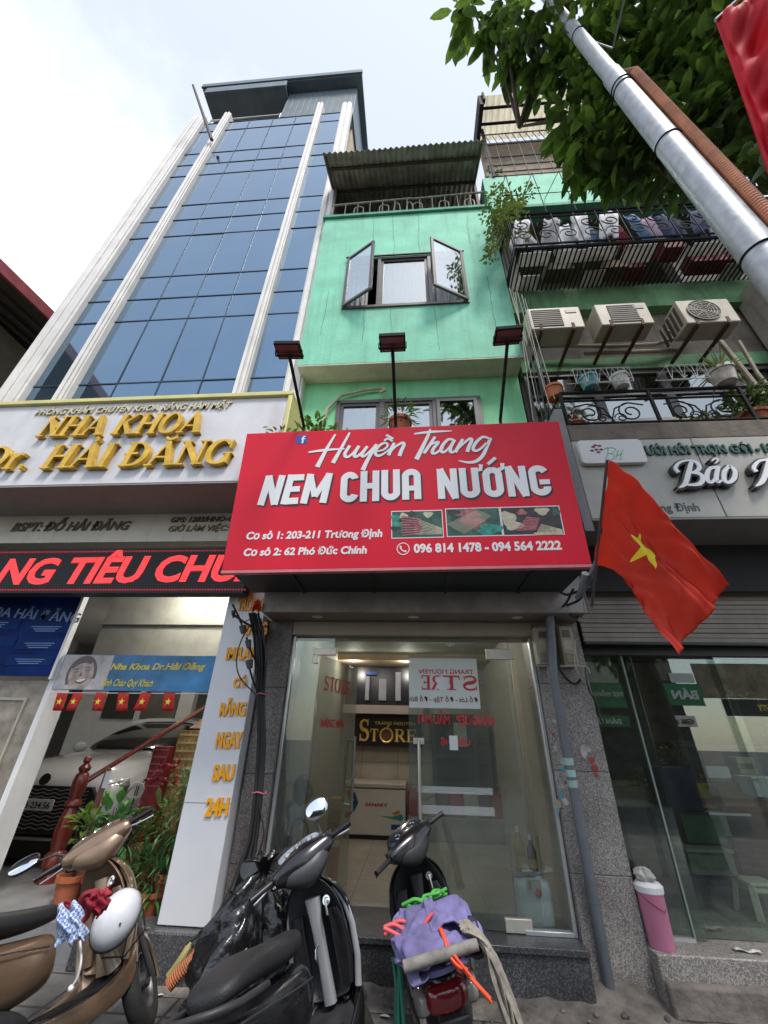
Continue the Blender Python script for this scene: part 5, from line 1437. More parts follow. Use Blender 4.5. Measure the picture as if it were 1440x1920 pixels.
q = at(1112, 735, 3.4); tag(pot(MB(), V3((q.x, 3.41, zt + 0.03)), 0.10, 0.17, 0.8).build('flower_pot', M('turquoise_glaze', (0.10, 0.30, 0.30), 0.35, var=0.2, scale=9), pivot=(q.x, 3.41, zt + 0.03)), 'turquoise flower pot in the wire basket on the lower balcony rail', 'flower pot')
q = at(1172, 735, 3.4); tag(pot(MB(), V3((q.x, 3.41, zt + 0.03)), 0.09, 0.18, 0.8).build('flower_pot', M('white_glaze_stained', (0.52, 0.49, 0.43), 0.4, var=0.3, scale=12), pivot=(q.x, 3.41, zt + 0.03)), 'stained white flower pot beside the turquoise pot on the lower balcony rail', 'flower pot')
q = at(1040, 735, 3.5); tag(pot(MB(), V3((q.x, 3.52, zt + 0.0)), 0.10, 0.17, 0.8).build('flower_pot', M('orange_clay', (0.42, 0.11, 0.03), 0.6, var=0.2), pivot=(q.x, 3.52, zt)), 'orange clay pot at the left end of the lower balcony rail', 'flower pot')
q = at(1372, 735, 3.4)
plant('potted_plant', 'whitewashed pot with a leggy plant on the right of the lower balcony rail', (q.x, 3.40, zt + 0.02), 0.13, 0.20, M('white_brown_pot', (0.50, 0.45, 0.40), 0.6, var=0.4, scale=10), 40, M('leaf_pale', (0.17, 0.19, 0.06), 0.5, trans=0.3), style='spray', pl=0.26, pw=0.03, seed=41, cr=0.2)
q = at(1430, 770, 3.45)
plant('balcony_shrub', 'dense green shrub behind the rail at the right end of the lower balcony', (q.x, 3.6, sl0), 0.16, 0.22, m_terra, 240, m_leafd, cr=0.28, cz=0.10, pl=0.09, pw=0.04, seed=43)
q = at(1330, 800, 3.5)
plant('trailing_plant', 'small yellow green plant at the foot of the scrollwork on the lower balcony', (q.x, 3.56, sl0), 0.09, 0.10, m_conc, 90, m_leafy, cr=0.14, cz=0.02, pl=0.07, pw=0.03, seed=44, sq=(2.2, 1, 0.7))
q = at(1075, 770, 3.5)
plant('wilted_plant', 'wilted reddish plant at the left end of the lower balcony', (q.x, 3.58, sl0), 0.12, 0.14, m_terra, 70, M('leaf_red', (0.24, 0.07, 0.05), 0.6, trans=0.2), cr=0.14, cz=0.05, pl=0.07, pw=0.03, seed=45)

# ---- beige fascia of the flower shop
fs = thing('shop_fascia', 'beige panelled shop fascia with green words and white script letters', 'sign', (4.0, 3.4, 3.40))
m_bf = M('beige_aluminium', (0.39, 0.38, 0.335), 0.4, var=0.06, streak=0.3, scol=(0.22, 0.20, 0.17))
FYR = 3.40; fz0, fz1 = at(1300, 970, FYR).z, sl1 - 0.003
xj = at(1345, 930, FYR).x
mb = MB(); mb.box(1.70, xj - 0.004, FYR, FYR + 0.32, fz0, fz1); mb.box(xj + 0.004, 6.6, FYR, FYR + 0.32, fz0, fz1)
mb.build('panel', m_bf, fs, bevel=0.006)
MB().box(xj - 0.004, xj + 0.004, FYR + 0.006, FYR + 0.31, fz0 + 0.005, fz1).build('joint', m_dark, fs)
MB().box(1.60, 1.685, FYR - 0.02, FYR + 0.3, 3.25, fz1 + 0.45).build('edge_post', M('grey_post', (0.20, 0.20, 0.20), 0.6, var=0.15), fs)
nbd = Board(V3((0, FYR - 0.001, 0)), X, Z, FRONT); nbd.scale = 1 / 260.0
m_dg = M('dark_green_letter', (0.01, 0.075, 0.05), 0.45)
nbd.text(MB(), 'CƯỚI HỎI TRỌN GÓI - HOA TƯƠI', (1196, 855), (1545, 847), (1196, 838), 0.02, bold=0.035).build('lettering', m_dg, fs)
mbx = MB(); nbd.text(mbx, '203 Trương Định', (1148, 960), (1313, 958), (1148, 945), 0.004, bold=0.01); mbx.build('lettering', M('grey_letter', (0.08, 0.075, 0.07), 0.5), fs)
BAO = [([(738, 335), (716, 300), (745, 262), (810, 245), (872, 262), (892, 300), (862, 330), (818, 338)], (34, 34, 26, 22, 34, 40, 32, 20)), ([(818, 336), (892, 345), (918, 382), (890, 420), (822, 428), (772, 420)], (20, 38, 46, 40, 26, 18)), ([(832, 258), (808, 350), (785, 420), (742, 448)], (36, 46, 44, 14)),
       ([(1018, 296), (968, 308), (946, 360), (960, 404), (994, 400), (1018, 350)], (28, 36, 44, 38, 28, 22)), ([(1032, 288), (1016, 360), (1024, 404), (1056, 396)], (38, 42, 38, 18)), ([(984, 250), (1006, 232), (1030, 246), (1006, 268)], (18, 20, 20, 14)),
       ([(1112, 286), (1076, 330), (1074, 390), (1106, 410), (1146, 380), (1152, 322), (1112, 286)], (30, 42, 44, 34, 42, 42, 30)),
       ([(1312, 330), (1292, 300), (1330, 252), (1400, 240)], (40, 34, 28, 26)), ([(1402, 240), (1385, 330), (1352, 405), (1306, 438)], (40, 46, 42, 12)), ([(1375, 325), (1450, 312), (1520, 300)], (24, 24, 24)), ([(1560, 240), (1530, 330), (1510, 420)], (40, 46, 40))]
mb = MB(); nbd.strokes(mb, BAO, (1080, 810), 4.0, 0.075); mb.build('lettering', m_signw, fs)
mb = MB(); nbd.strokes(mb, BAO, (1080, 810), 4.0, 0.06, grow=0.035); mb.build('letter_return', M('letter_black', (0.02, 0.025, 0.02), 0.4), fs)
# logo plate
lp = thing('logo_plate', 'white rounded plate with red flowers and green script above the flag', 'sign', at(1145, 880, FYR - 0.05))
a, b = nbd.uv(1090, 875), nbd.uv(1195, 829)
pts = []
r = 0.04
for cx, cz, a0 in ((b[0] - r, b[1] - r, 0), (a[0] + r, b[1] - r, 90), (a[0] + r, a[1] + r, 180), (b[0] - r, a[1] + r, 270)):
    pts += [V3((cx + r * math.cos(R(a0 + i * 18)), FYR - 0.005, cz + r * math.sin(R(a0 + i * 18)))) for i in range(6)]
MB().prism(pts, (0, -0.05, 0)).build('plate', M('plate_white', (0.66, 0.65, 0.63), 0.35, var=0.03), lp, bevel=0.004)
lpb = Board(V3((0, FYR - 0.0555, 0)), X, Z, FRONT); lpb.scale = 1 / 260.0
mb = MB(); lpb.strokes(mb, [([(212, 130), (240, 118), (232, 180), (218, 205)], (5, 7, 8, 6)), ([(205, 128), (260, 118), (296, 128), (270, 158), (242, 160), (285, 172), (272, 205), (225, 210)], (4, 6, 8, 5, 4, 7, 7, 3)), ([(318, 135), (304, 180), (298, 205)], (6, 7, 6)), ([(352, 130), (335, 175), (330, 205), (350, 195)], (6, 7, 6, 3)), ([(302, 175), (345, 165)], (4, 4))], (1080, 810), 4.0, 0.002)
mb.build('lettering', M('logo_green', (0.10, 0.42, 0.30), 0.4), lp, smooth=0)
mb = MB()
for (px, py) in ((1112, 838), (1118, 843), (1110, 845), (1124, 836), (1127, 843), (1122, 848), (1116, 835)):
    c = lpb.uv(px, py); mb.prism([V3((c[0] + 0.018 * math.cos(t) * (1 + 0.25 * math.cos(5 * t)), FYR - 0.056, c[1] + 0.013 * math.sin(t) * (1 + 0.25 * math.cos(5 * t)))) for t in [i * math.pi / 10 for i in range(20)]], (0, -0.002, 0))
mb.build('flower_print', M('logo_maroon', (0.17, 0.01, 0.04), 0.5), lp, smooth=0)
# underside, shutter and dark head
MB().box(1.70, 6.6, FYR + 0.0, 4.0, fz0 - 0.02, fz0 - 0.002).build('soffit', M('grey_soffit2', (0.20, 0.195, 0.18), 0.5, var=0.1), fs)
MB().box(1.64, 6.6, 3.98, 4.02, 2.87, fz0 - 0.02).build('recess_back', m_dark, nb)
sh = thing('roller_shutter', 'half rolled grey brown metal shutter above the flower shop', 'shutter', (4.0, 4.1, 2.38))
mb = MB(); zz = 2.40; x0, x1 = 1.66, 6.6
k = 0
while zz < 2.86:
    mb.box(x0, x1, 4.085 + (0.008 if k % 2 else 0), 4.13, zz, zz + 0.04); zz += 0.046; k += 1
mb.build('slats', M('shutter_metal', (0.21, 0.18, 0.145), 0.5, metal=0.2, var=0.12, streak=0.2), sh)
MB().box(x0, x1, 4.07, 4.13, 2.375, 2.40).build('bottom_bar', m_black, sh)
# thin wires running down the party line between the houses
tw = thing('drop_wire', 'thin pale wires running down the corner between the two green houses', 'wire', at(985, 700, 3.9))
mb = MB()
for k, (ax_, ay_, bx_, by_) in enumerate(((962, 548, 1010, 770), (970, 548, 1030, 760), (978, 552, 1012, 690), (955, 540, 985, 640), (984, 560, 1040, 748), (966, 548, 1000, 790))):
    p, q = at(ax_, ay_, 3.62), at(bx_, by_, 3.45); mb.tube(catenary(p, q, 0.03 + 0.02 * (k % 3)), 0.0045, 5)
mb.build('pale_wire', M('pale_wire', (0.40, 0.38, 0.33), 0.7), tw)
mb = MB()
for k in range(4):
    p, q = at(975 + 6 * k, 560, 3.95), at(1020 + 8 * k, 800, 3.62); mb.tube(catenary(p, q, 0.05 * k), 0.008, 5)
mb.tube([at(1010, 690, 3.7), at(1018, 720, 3.68), at(1024, 745, 3.66)], 0.03, 8)
mb.build('black_wire', m_black, tw)
# ================================================================== lamp post, conduit, tree, cloths
pb_ = V3((1.655, 1.13, 0))
lpz = thing('lamp_post', 'tall galvanised steel lamp post rising past the balconies on the right', 'lamp post', pb_)
MB().tube([pb_ + Z * z for z in (0.02, 2.0, 4.0, 6.2, 6.25, 9.5, 13.0)], [0.082, 0.078, 0.072, 0.066, 0.058, 0.050, 0.042], 28).build('pole', m_galv, lpz, smooth=60)
mb = MB()
for z, r in ((3.56, 0.0755), (4.85, 0.0715), (5.86, 0.0688), (5.92, 0.0688), (7.4, 0.057)):
    mb.tube([pb_ + Z * z + X * (r * math.cos(a)) + Yv * (r * math.sin(a)) for a in [i * math.pi / 14 for i in range(28)]], 0.006, 6, closed=True)
mb.build('strap', m_iron, lpz)
MB().lathe([(0.20, 0.0), (0.20, 0.02), (0.11, 0.03), (0.10, 0.12), (0.084, 0.13)], pb_, 20).build('base_plate', m_galv, lpz)
m_cond = M('orange_conduit', (0.50, 0.19, 0.09), 0.55, var=0.25, scale=6)
off = (X * 0.075 + Yv * -0.070)
rr = []; pp = []
z = 0.0
while z < 5.95:
    pp.append(pb_ + off + Z * z); rr.append(0.027); pp.append(pb_ + off + Z * (z + 0.011)); rr.append(0.032); z += 0.022
c1 = MB().tube(pp, rr, 12).build('conduit', m_cond, lpz, smooth=0)
pp, rr = [], []
q0 = pb_ + off + Z * 5.96
for i in range(60):
    t = i / 59; p = q0 + Z * (0.62 * t) + off.normalized() * (-0.06 * t) + Yv * (0.05 * math.sin(t * 3)); pp += [p]; rr += [0.030 if i % 2 else 0.023]
MB().tube(pp, rr, 12).build('conduit', M('brown_conduit', (0.20, 0.085, 0.05), 0.6, var=0.3), lpz, smooth=0)
# overhead cables
cb = thing('overhead_cable', 'black service cables hanging from the lamp post up into the tree', 'cable', pb_ + Z * 6.5)
mb = MB()
mb.tube(catenary(q0 + Z * 0.6, (1.2, 1.4, 11.5), 0.2), 0.008, 5); mb.tube(catenary(q0 + Z * 0.62, (2.4, -2.0, 10.5), 0.3), 0.008, 5)
mb.build('wire', m_black, cb)
# ---- tree: trunk outside the frame to the right, crown reaching over the pavement
tr = thing('street_tree', 'leafy street tree with long oval leaves overhanging the pavement from the right', 'tree', (4.3, 0.6, 0))
mb = MB()
mb.tube([(4.3, 0.6, 0), (4.25, 0.65, 1.2), (4.1, 0.8, 2.6), (3.8, 1.0, 4.2), (3.4, 1.3, 5.6)], [0.26, 0.22, 0.2, 0.17, 0.13], 14)
limbs = [[(3.8, 1.0, 4.2), (3.6, 1.6, 5.4), (3.3, 2.2, 6.6), (3.0, 2.5, 7.6)], [(3.4, 1.3, 5.6), (2.7, 1.5, 6.6), (2.0, 1.7, 7.4), (1.35, 1.9, 7.9)], [(3.4, 1.3, 5.6), (3.2, 0.9, 7.0), (2.6, 0.7, 8.2)],
         [(4.1, 0.8, 2.6), (4.6, 1.6, 4.2), (4.6, 2.3, 5.6)]]
for l in limbs:
    mb.tube(l, [0.09, 0.06, 0.035, 0.012] if len(l) == 4 else [0.08, 0.045, 0.012], 9)
mb.build('trunk', M('bark', (0.085, 0.065, 0.045), 0.9, var=0.35, scale=9, bump=0.6, bscale=30), tr)
rng = random.Random(101)
blobs = [  # photo point, distance, radius, count : clumps of the crown at their own depth
    ((935, 20), 7.6, 0.50, 70), ((985, 55), 7.4, 0.46, 70), ((1010, 20), 7.3, 0.60, 150), ((1080, 10), 7.4, 0.75, 200), ((890, 25), 7.6, 0.28, 36), ((960, 110), 7.3, 0.22, 24), ((1010, 120), 7.2, 0.26, 30),
    ((1090, 90), 7.0, 0.55, 190), ((1110, 180), 6.7, 0.44, 150), ((1105, 250), 6.3, 0.34, 100), ((1125, 300), 6.0, 0.34, 110), ((1115, 335), 5.8, 0.22, 40),
    ((1180, 60), 7.2, 0.85, 300), ((1180, 180), 6.8, 0.75, 320), ((1190, 280), 6.2, 0.55, 260), ((1180, 325), 5.8, 0.30, 100), ((1255, 310), 5.7, 0.36, 150), ((1150, 355), 5.6, 0.14, 22), ((1225, 350), 5.5, 0.16, 26),
    ((1290, 40), 7.0, 0.9, 340), ((1300, 160), 6.6, 0.85, 360), ((1310, 250), 6.1, 0.60, 280), ((1325, 310), 5.7, 0.32, 120),
    ((1400, 60), 6.6, 0.9, 320), ((1410, 180), 6.2, 0.75, 320), ((1420, 260), 5.8, 0.50, 220), ((1395, 320), 5.5, 0.24, 50), ((1440, 315), 5.3, 0.24, 50), ((1240, 110), 7.6, 1.0, 320), ((1360, 120), 7.4, 1.0, 320), ((1270, 220), 6.9, 0.8, 320), ((1370, 250), 6.5, 0.75, 300), ((1210, 240), 6.9, 0.6, 240)]
mA, mBk = MB(), MB()
centers = []
for (px, dist, rad, n) in blobs:
    c = atr(px[0], px[1] - (42 if px[1] > 230 else 22 if px[1] > 140 else 0), dist); centers.append(c)
    for _ in range(int(n * 0.60)):
        v = rvec(rng); q = rng.random() ** 0.4
        p = c + Vector((v.x, v.y, v.z * 0.9)) * (rad * q)
        d = (Vector((v.x, v.y, -0.35)) + rvec(rng) * 0.8 + Z * -0.25)
        leaf(mA if rng.random() < 0.5 else mBk, p, d, rng.uniform(0.14, 0.29), rng.uniform(0.055, 0.10), droop=rng.uniform(0.05, 0.35), fold=rng.uniform(0.05, 0.22))
# drooping sprays at the free edge
for (px, py, dist, n) in ((862, 60, 7.6, 9), (905, 100, 7.5, 9), (950, 135, 7.3, 11), (1000, 150, 7.1, 12), (1035, 110, 7.1, 14), (1050, 265, 6.2, 14), (1072, 300, 5.9, 14), (925, 70, 7.5, 12), (975, 95, 7.3, 12), (1075, 325, 5.7, 8)):
    a = atr(px + 25, py - 60, dist); b = atr(px, py, dist)
    for i in range(n):
        t = i / n; p = mix(a, b, t) + rvec(rng) * 0.05
        leaf(mA, p, (b - a).normalized() * 0.7 + rvec(rng) * 0.7 - Z * 0.3, rng.uniform(0.22, 0.36), rng.uniform(0.09, 0.135), droop=0.25)
    mBk.add([a, a + X * 0.01, b], [(0, 1, 2)])
mA.build('crown', m_leaf, tr, smooth=0); mBk.build('crown', m_leafd, tr, smooth=0)
mb = MB()
for c in centers:
    a = min((Vector(l[k]) for l in limbs for k in range(len(l))), key=lambda q: (q - c).length)
    m = mix(a, c, 0.5) + rvec(rng) * 0.15
    mb.tube([a, m, c, c + rvec(rng, -0.3) * 0.3], [0.025, 0.016, 0.009, 0.004], 6)
mb.build('branch', m_stem, tr)
# ---- red cloth banner at the upper right corner, on a thin pole
rb = thing('red_flag', 'plain red flag cloth with a hemmed edge at the upper right corner', 'flag', atr(1430, 60, 4.6))
A, B, Cc, D = atr(1346, 36, 4.7), atr(1446, 330, 3.75), atr(1760, 330, 3.9), atr(1530, -130, 5.0)
def cl(u, v):
    p = mix(mix(A, D, u), mix(B, Cc, u), v); n = (B - A).cross(D - A).normalized()
    f = 0.05 * math.sin(u * 16 + v * 2.5) * (0.25 + u) + 0.028 * math.sin(v * 20 - u * 9 + 2 * math.sin(u * 5)) * min(1, u * 6) + 0.014 * math.sin(v * 43 + u * 24) * min(1, u * 6)
    if u < 0.055: f -= 0.018
    return p + n * f
m_redc = M('red_flag_cloth', (0.74, 0.014, 0.036), 0.62, var=0.10, scale=2, trans=0.4)
MB().grid(cl, 90, 90).build('cloth', m_redc, rb, solid=0.004, smooth=60)
MB().tube([mix(A, D, t) + (Vector((0, 0, 0.012))) for t in (-0.02, 0.3, 0.7, 1.3, 2.2)], 0.012, 8).build('pole', m_steel, rb)
mb = MB()
mb.tube([cl(0.003, i / 40) for i in range(41)], 0.009, 6); mb.tube([cl(0.06, i / 40) for i in range(41)], 0.004, 5)
mb.build('hem', m_redc, rb)

# ---- national flag on a short pole by the sign
f0, f1 = at(1118, 1058, 2.92), at(1138, 866, 2.40)
fl = thing('flag', 'red flag with yellow star drooping from a short pole beside the red shop sign', 'flag', f0)
m_flag = M('flag_orange_red', (0.72, 0.045, 0.016), 0.6, var=0.12, scale=4, trans=0.4)
hoist0, hoist1 = f1, mix(f1, f0, 0.97)
tipA, tipB = at(1366, 1102, 2.42), at(1268, 1226, 2.60)
def fcl(u, v):
    """u along the fly, v down the hoist"""
    h = mix(hoist0, hoist1, v); e = mix(tipA, tipB, v)
    # the lower edge gathers towards the pole: bend the cloth
    b = mix(at(1240, 960, 2.36), at(1170, 1088, 2.74), v)
    p = h * (1 - u) ** 2 + b * (2 * u * (1 - u)) + e * u * u
    w = math.sin(v * 11.5 + u * 3.0 + 0.8 * math.sin(u * 6)) * 0.062 * (0.35 + 0.9 * u * (1.3 - u)) + 0.018 * math.sin(v * 27 - u * 4 + 1.2) * (1 - 0.5 * u) + 0.020 * math.sin(u * 7 + v * 5) + 0.007 * math.sin(v * 46 + u * 19 + 2 * math.sin(u * 11)) + 0.005 * math.sin(u * 37 - v * 15)
    p = p + Vector((0.25, -0.9, 0.1)) * w
    if u > 0.93: p = p + Z * (0.05 * (u - 0.93) / 0.07 * (v - 0.5) * -0.6)
    return p
star_pts = []
MB().grid(fcl, 90, 80).build('cloth', m_flag, fl, solid=0.003, smooth=70)
mb = MB(); sc = []
for k in range(10):
    a = -math.pi / 2 + k * math.pi / 5; q = 0.17 if k % 2 == 0 else 0.068
    sc.append((0.47 + q * math.sin(a) * 0.9, 0.5 + q * math.cos(a) * 1.25))
o = len(mb.v)
def fs_(uv): return fcl(uv[0], uv[1]) + Vector((0.10, -1, 0.1)).normalized() * 0.012
vs = []; fcs = []
N = 6
for k in range(10):
    a, b = sc[k], sc[(k + 1) % 10]; c = (0.47, 0.5)
    base = len(vs)
    for i in range(N + 1):
        for j in range(i + 1):
            t = i / N; s = (j / i) if i else 0
            vs.append(fs_((c[0] * (1 - t) + (a[0] * (1 - s) + b[0] * s) * t, c[1] * (1 - t) + (a[1] * (1 - s) + b[1] * s) * t)))
    ix = lambda i, j: base + i * (i + 1) // 2 + j
    for i in range(N):
        for j in range(i + 1):
            fcs.append((ix(i, j), ix(i + 1, j), ix(i + 1, j + 1)))
            if j < i: fcs.append((ix(i, j), ix(i + 1, j + 1), ix(i, j + 1)))
mb.add(vs, fcs)
mb.build('emblem', M('flag_yellow', (0.80, 0.62, 0.02), 0.6, var=0.1), fl, smooth=70)
MB().tube([f0 + (f0 - f1) * 0.45, f0, f1 + (f1 - f0) * 0.02], 0.011, 8).build('pole', M('dark_pole', (0.06, 0.05, 0.05), 0.5), fl)
bk = at(1098, 1100, 3.1)
mb = MB(); mb.tube([at(1124, 1042, 2.88), bk, at(1082, 1120, 3.3)], 0.020, 8); mb.tube([at(1098, 1075, 3.0), at(1090, 1110, 3.15)], 0.03, 8)
mb.build('bracket', M('grey_plastic', (0.16, 0.18, 0.19), 0.5, var=0.3), fl)

# ================================================================== meters, downpipe, cables
def meter(label, x0, x1, z0, z1, y):
    t = thing('electric_meter', label, 'electric meter', ((x0 + x1) / 2, y, z0), 'electric meters on the granite pier')
    w, h = x1 - x0, z1 - z0
    MB().box(x0, x1, y - 0.10, 4.13, z0, z1).build('case', M('meter_beige', (0.38, 0.335, 0.24), 0.55, var=0.12, streak=0.3), t, bevel=0.012)
    MB().box(x0 + w * 0.22, x1 - w * 0.28, y - 0.107, y - 0.10, z1 - h * 0.30, z1 - h * 0.12).build('display_window', M('meter_window', (0.10, 0.09, 0.07), 0.3), t)
    MB().box(x0 + 0.015, x1 - 0.015, y - 0.112, y - 0.10, z0 + 0.02, z0 + h * 0.30).build('terminal_cover', M('meter_cover', (0.23, 0.20, 0.15), 0.5, var=0.2), t, bevel=0.006)
    MB().box(x0 + w * 0.15, x1 - w * 0.2, y - 0.104, y - 0.10, z0 + h * 0.38, z0 + h * 0.62).build('face_plate', M('meter_plate', (0.44, 0.40, 0.32), 0.5), t)
ym = 4.10
a, b = at(1000, 1176, ym - .1), at(1040, 1246, ym - .1); meter('beige electric meter half hidden behind the grey downpipe', a.x, b.x + 0.02, b.z, a.z, ym)
a, b = at(1046, 1173, ym - .1), at(1087, 1248, ym - .1); meter('beige electric meter to the right of the grey downpipe', a.x, b.x - 0.0, b.z, a.z, ym)
m_pvc = M('grey_pvc', (0.135, 0.15, 0.165), 0.45, var=0.12, streak=0.25, scol=(0.07, 0.07, 0.07))
dp = thing('downpipe', 'grey plastic downpipe leaning down the granite pier to the pavement', 'pipe', atz(1145, 1872, 0.02))
d0 = atz(1146, 1872, 0.02); d1 = at(1036, 1262, 3.93); d2 = at(1031, 1150, 3.90); d3 = at(1029, 1095, 3.88)
MB().tube([d0, mix(d0, d1, 0.5), d1, d2, d3], 0.039, 14).build('pipe', m_pvc, dp, smooth=60)
mb = MB(); mb.tube([mix(d0, d1, 0.24), mix(d0, d1, 0.245)], 0.043, 14); mb.tube([mix(d0, d1, 0.985), mix(d0, d1, 1.0), mix(d1, d2, 0.6)], 0.043, 14)
mb.build('collar', m_pvc, dp)
mb = MB()
for t, c in ((0.62, 0), (0.66, 0), (0.585, 0)):
    p = mix(d0, d1, t); q = mix(d0, d1, t + 0.024)
    mb.mat(c).tube([p, q], 0.0405, 14)
mb.build('sticker', M('aqua_sticker', (0.30, 0.44, 0.42), 0.5, var=0.2), dp)
mb = MB(); rng = random.Random(8)
def scrap(p, s, mi, dy):
    n = rng.randint(6, 9); mb.mat(mi).prism([V3((p.x + s * math.cos(t) * rng.uniform(.45, 1.1), 4.1295 - dy, p.z + s * 1.1 * math.sin(t) * rng.uniform(.45, 1.1))) for t in [2 * math.pi * i / n for i in range(n)]], (0, -0.0008, 0))
for k in range(16):
    scrap(at(1048 + rng.uniform(-12, 14), 1320 + k * 13 + rng.uniform(-8, 8), 4.128), rng.uniform(0.012, 0.03), (0, 3, 0, 2, 0, 1)[k % 6], 0.0002 * k)
for k, (px, py, s_) in enumerate(((1052, 1492, .04), (1046, 1508, .03), (1060, 1502, .03), (1109, 1425, .035), (1102, 1405, .03), (1095, 1408, .05), (1115, 1440, .03), (1118, 1452, .02))):
    scrap(at(px, py, 4.128), s_, (2, 3, 0, 1, 0, 0, 1, 1)[k], 0.0035 + 0.0002 * k)
tag(mb.build('sticker_remnant', [M('paper_scrap', (0.42, 0.40, 0.37), 0.7, var=0.3), M('red_scrap', (0.36, 0.05, 0.03), 0.6), M('blue_scrap', (0.12, 0.26, 0.34), 0.6), M('tan_scrap', (0.33, 0.26, 0.17), 0.7)], pivot=(1.3, 4.13, 1.2)), 'torn stickers and paper scraps on the granite pier', 'sticker')['kind'] = 'stuff'
# loose cables round the meters
lc = thing('loose_cable', 'tangle of loose black and white cables round the electric meters', 'cable', at(1085, 1180, 4.0))
mb = MB(); mw = MB(); rng = random.Random(4)
def wig(pts, r, m, k=5):
    P = smooth([tuple(p) for p in pts], None, k); m.tube([Vector(q) for q in P], r, 5)
wig([at(1075, 1105, 3.4), at(1062, 1130, 3.7), at(1042, 1155, 3.92), at(1038, 1200, 3.95), at(1050, 1255, 3.97), at(1075, 1282, 4.0), at(1088, 1275, 4.1)], 0.012, mb)
wig([at(1060, 1140, 3.8), at(1075, 1158, 3.85), at(1085, 1155, 3.9)], 0.01, mb); wig([at(1105, 1100, 3.3), at(1085, 1125, 3.6), at(1062, 1135, 3.8)], 0.012, mb)
wig([at(1040, 1100, 3.6), at(1060, 1115, 3.6), at(1085, 1108, 3.5), at(1110, 1098, 3.3)], 0.012, mb)
wig([at(1097, 1250, 3.99), at(1103, 1290, 4.0), at(1118, 1320, 4.08), at(1128, 1352, 4.1), at(1135, 1360, 4.1)], 0.008, mb)
wig([at(1078, 1200, 3.97), at(1077, 1240, 3.97), at(1085, 1265, 3.99), at(1095, 1280, 4.05)], 0.006, mw); wig([at(1093, 1100, 3.4), at(1094, 1130, 3.5), at(1100, 1165, 3.6)], 0.004, mw)
wig([at(1005, 1249, 3.98), at(1060, 1249, 3.98), at(1098, 1250, 3.98), at(1106, 1262, 4.0)], 0.007, mw); wig([at(1095, 1108, 3.3), at(1104, 1140, 3.4), at(1113, 1162, 3.5)], 0.004, mw)
wig([at(1085, 1152, 3.95), at(1084, 1165, 3.95)], 0.012, mw)
mb.build('black_cable', m_black, lc); mw.build('white_cable', M('dirty_white_cable', (0.36, 0.33, 0.27), 0.6), lc)
# ---- fat cable bundle down the left pier
cbn = thing('cable_bundle', 'thick bundle of black cables strapped down the left granite pier to the pavement', 'cable', at(410, 1800, 3.7))
mb = MB(); rng = random.Random(6)
path = [(478, 1150, 3.78), (487, 1195, 3.80), (490, 1240, 3.84), (489, 1300, 3.88), (491, 1380, 3.90), (488, 1450, 3.90), (484, 1500, 3.88), (476, 1570, 3.86), (462, 1625, 3.82), (446, 1670, 3.75), (420, 1720, 3.66), (388, 1752, 3.58), (360, 1772, 3.52)]
core = [at(*p) for p in path]
for k in range(17):
    a = rng.uniform(0, 6.28); r = rng.uniform(0.008, 0.040); tw = rng.uniform(-2, 2); st = rng.choice([0, 0, 1, 2]); en = rng.choice([9, 11, 12, 12])
    pts = []
    for i in range(st, en + 1):
        an = a + tw * i / 12
        sp = 1.0 if 3 <= i <= 7 else 1.7
        pts.append(core[i] + X * (r * sp * math.cos(an)) + Yv * (r * 0.8 * math.sin(an)))
    P = smooth([tuple(p) for p in pts], None, 4); mb.tube([Vector(q) for q in P], rng.uniform(0.008, 0.013), 6)
def fan(pts, r): wig([at(*p) for p in pts], r, mb)
fan([(435, 1150, 3.7), (455, 1165, 3.72), (476, 1180, 3.75), (489, 1210, 3.8), (491, 1260, 3.84)], 0.011)
fan([(436, 1133, 3.7), (447, 1155, 3.7), (455, 1175, 3.72)], 0.010); fan([(462, 1195, 3.72), (472, 1225, 3.75), (484, 1250, 3.8), (488, 1300, 3.86)], 0.010)
fan([(466, 1248, 3.74), (474, 1275, 3.78), (484, 1300, 3.84)], 0.010); fan([(478, 1160, 3.75), (455, 1195, 3.70), (444, 1235, 3.70), (450, 1270, 3.75), (482, 1304, 3.85)], 0.006)
fan([(480, 1155, 3.75), (460, 1165, 3.72), (448, 1164, 3.7)], 0.005); fan([(489, 1160, 3.78), (497, 1210, 3.8), (496, 1280, 3.86), (492, 1330, 3.9)], 0.008)
fan([(487, 1520, 3.85), (495, 1560, 3.86), (485, 1600, 3.85), (470, 1620, 3.82)], 0.006)
mb.build('cable', m_black, cbn)
mb = MB()
for (x, y, w) in ((456, 1180, 0.035), (466, 1207, 0.03), (468, 1245, 0.035), (438, 1151, 0.02)):
    p = at(x, y, 3.72); MB().tube([p - Z * 0.035 + X * 0.01, p + Z * 0.03 - X * 0.01], [w * 0.7, w], 10).build('connector', M('connector_grey', (0.045, 0.05, 0.055), 0.5, var=0.3), cbn)
p = at(467, 1630, 3.74); mb.lathe([(0, -0.02), (0.055, -0.02), (0.06, 0.02), (0, 0.02)], p, 16, axis=(0.1, -1, 0.2))
mb.build('connector', M('connector_grey', (0.045, 0.05, 0.055), 0.5, var=0.3), cbn)
mb = MB()
for (x, y, yy) in ((491, 1302, 3.88), (486, 1486, 3.89)):
    p = at(x, y, yy); mb = MB(); mb.tube([p + X * (0.055 * math.cos(t)) + Yv * (0.045 * math.sin(t)) + Z * (0.006 * math.sin(3 * t)) for t in [i * math.pi / 10 for i in range(20)]], 0.007, 6, closed=True)
    mb.build('tie', M('pink_string', (0.42, 0.10, 0.17), 0.7), cbn)
p = at(482, 1138, 3.74)
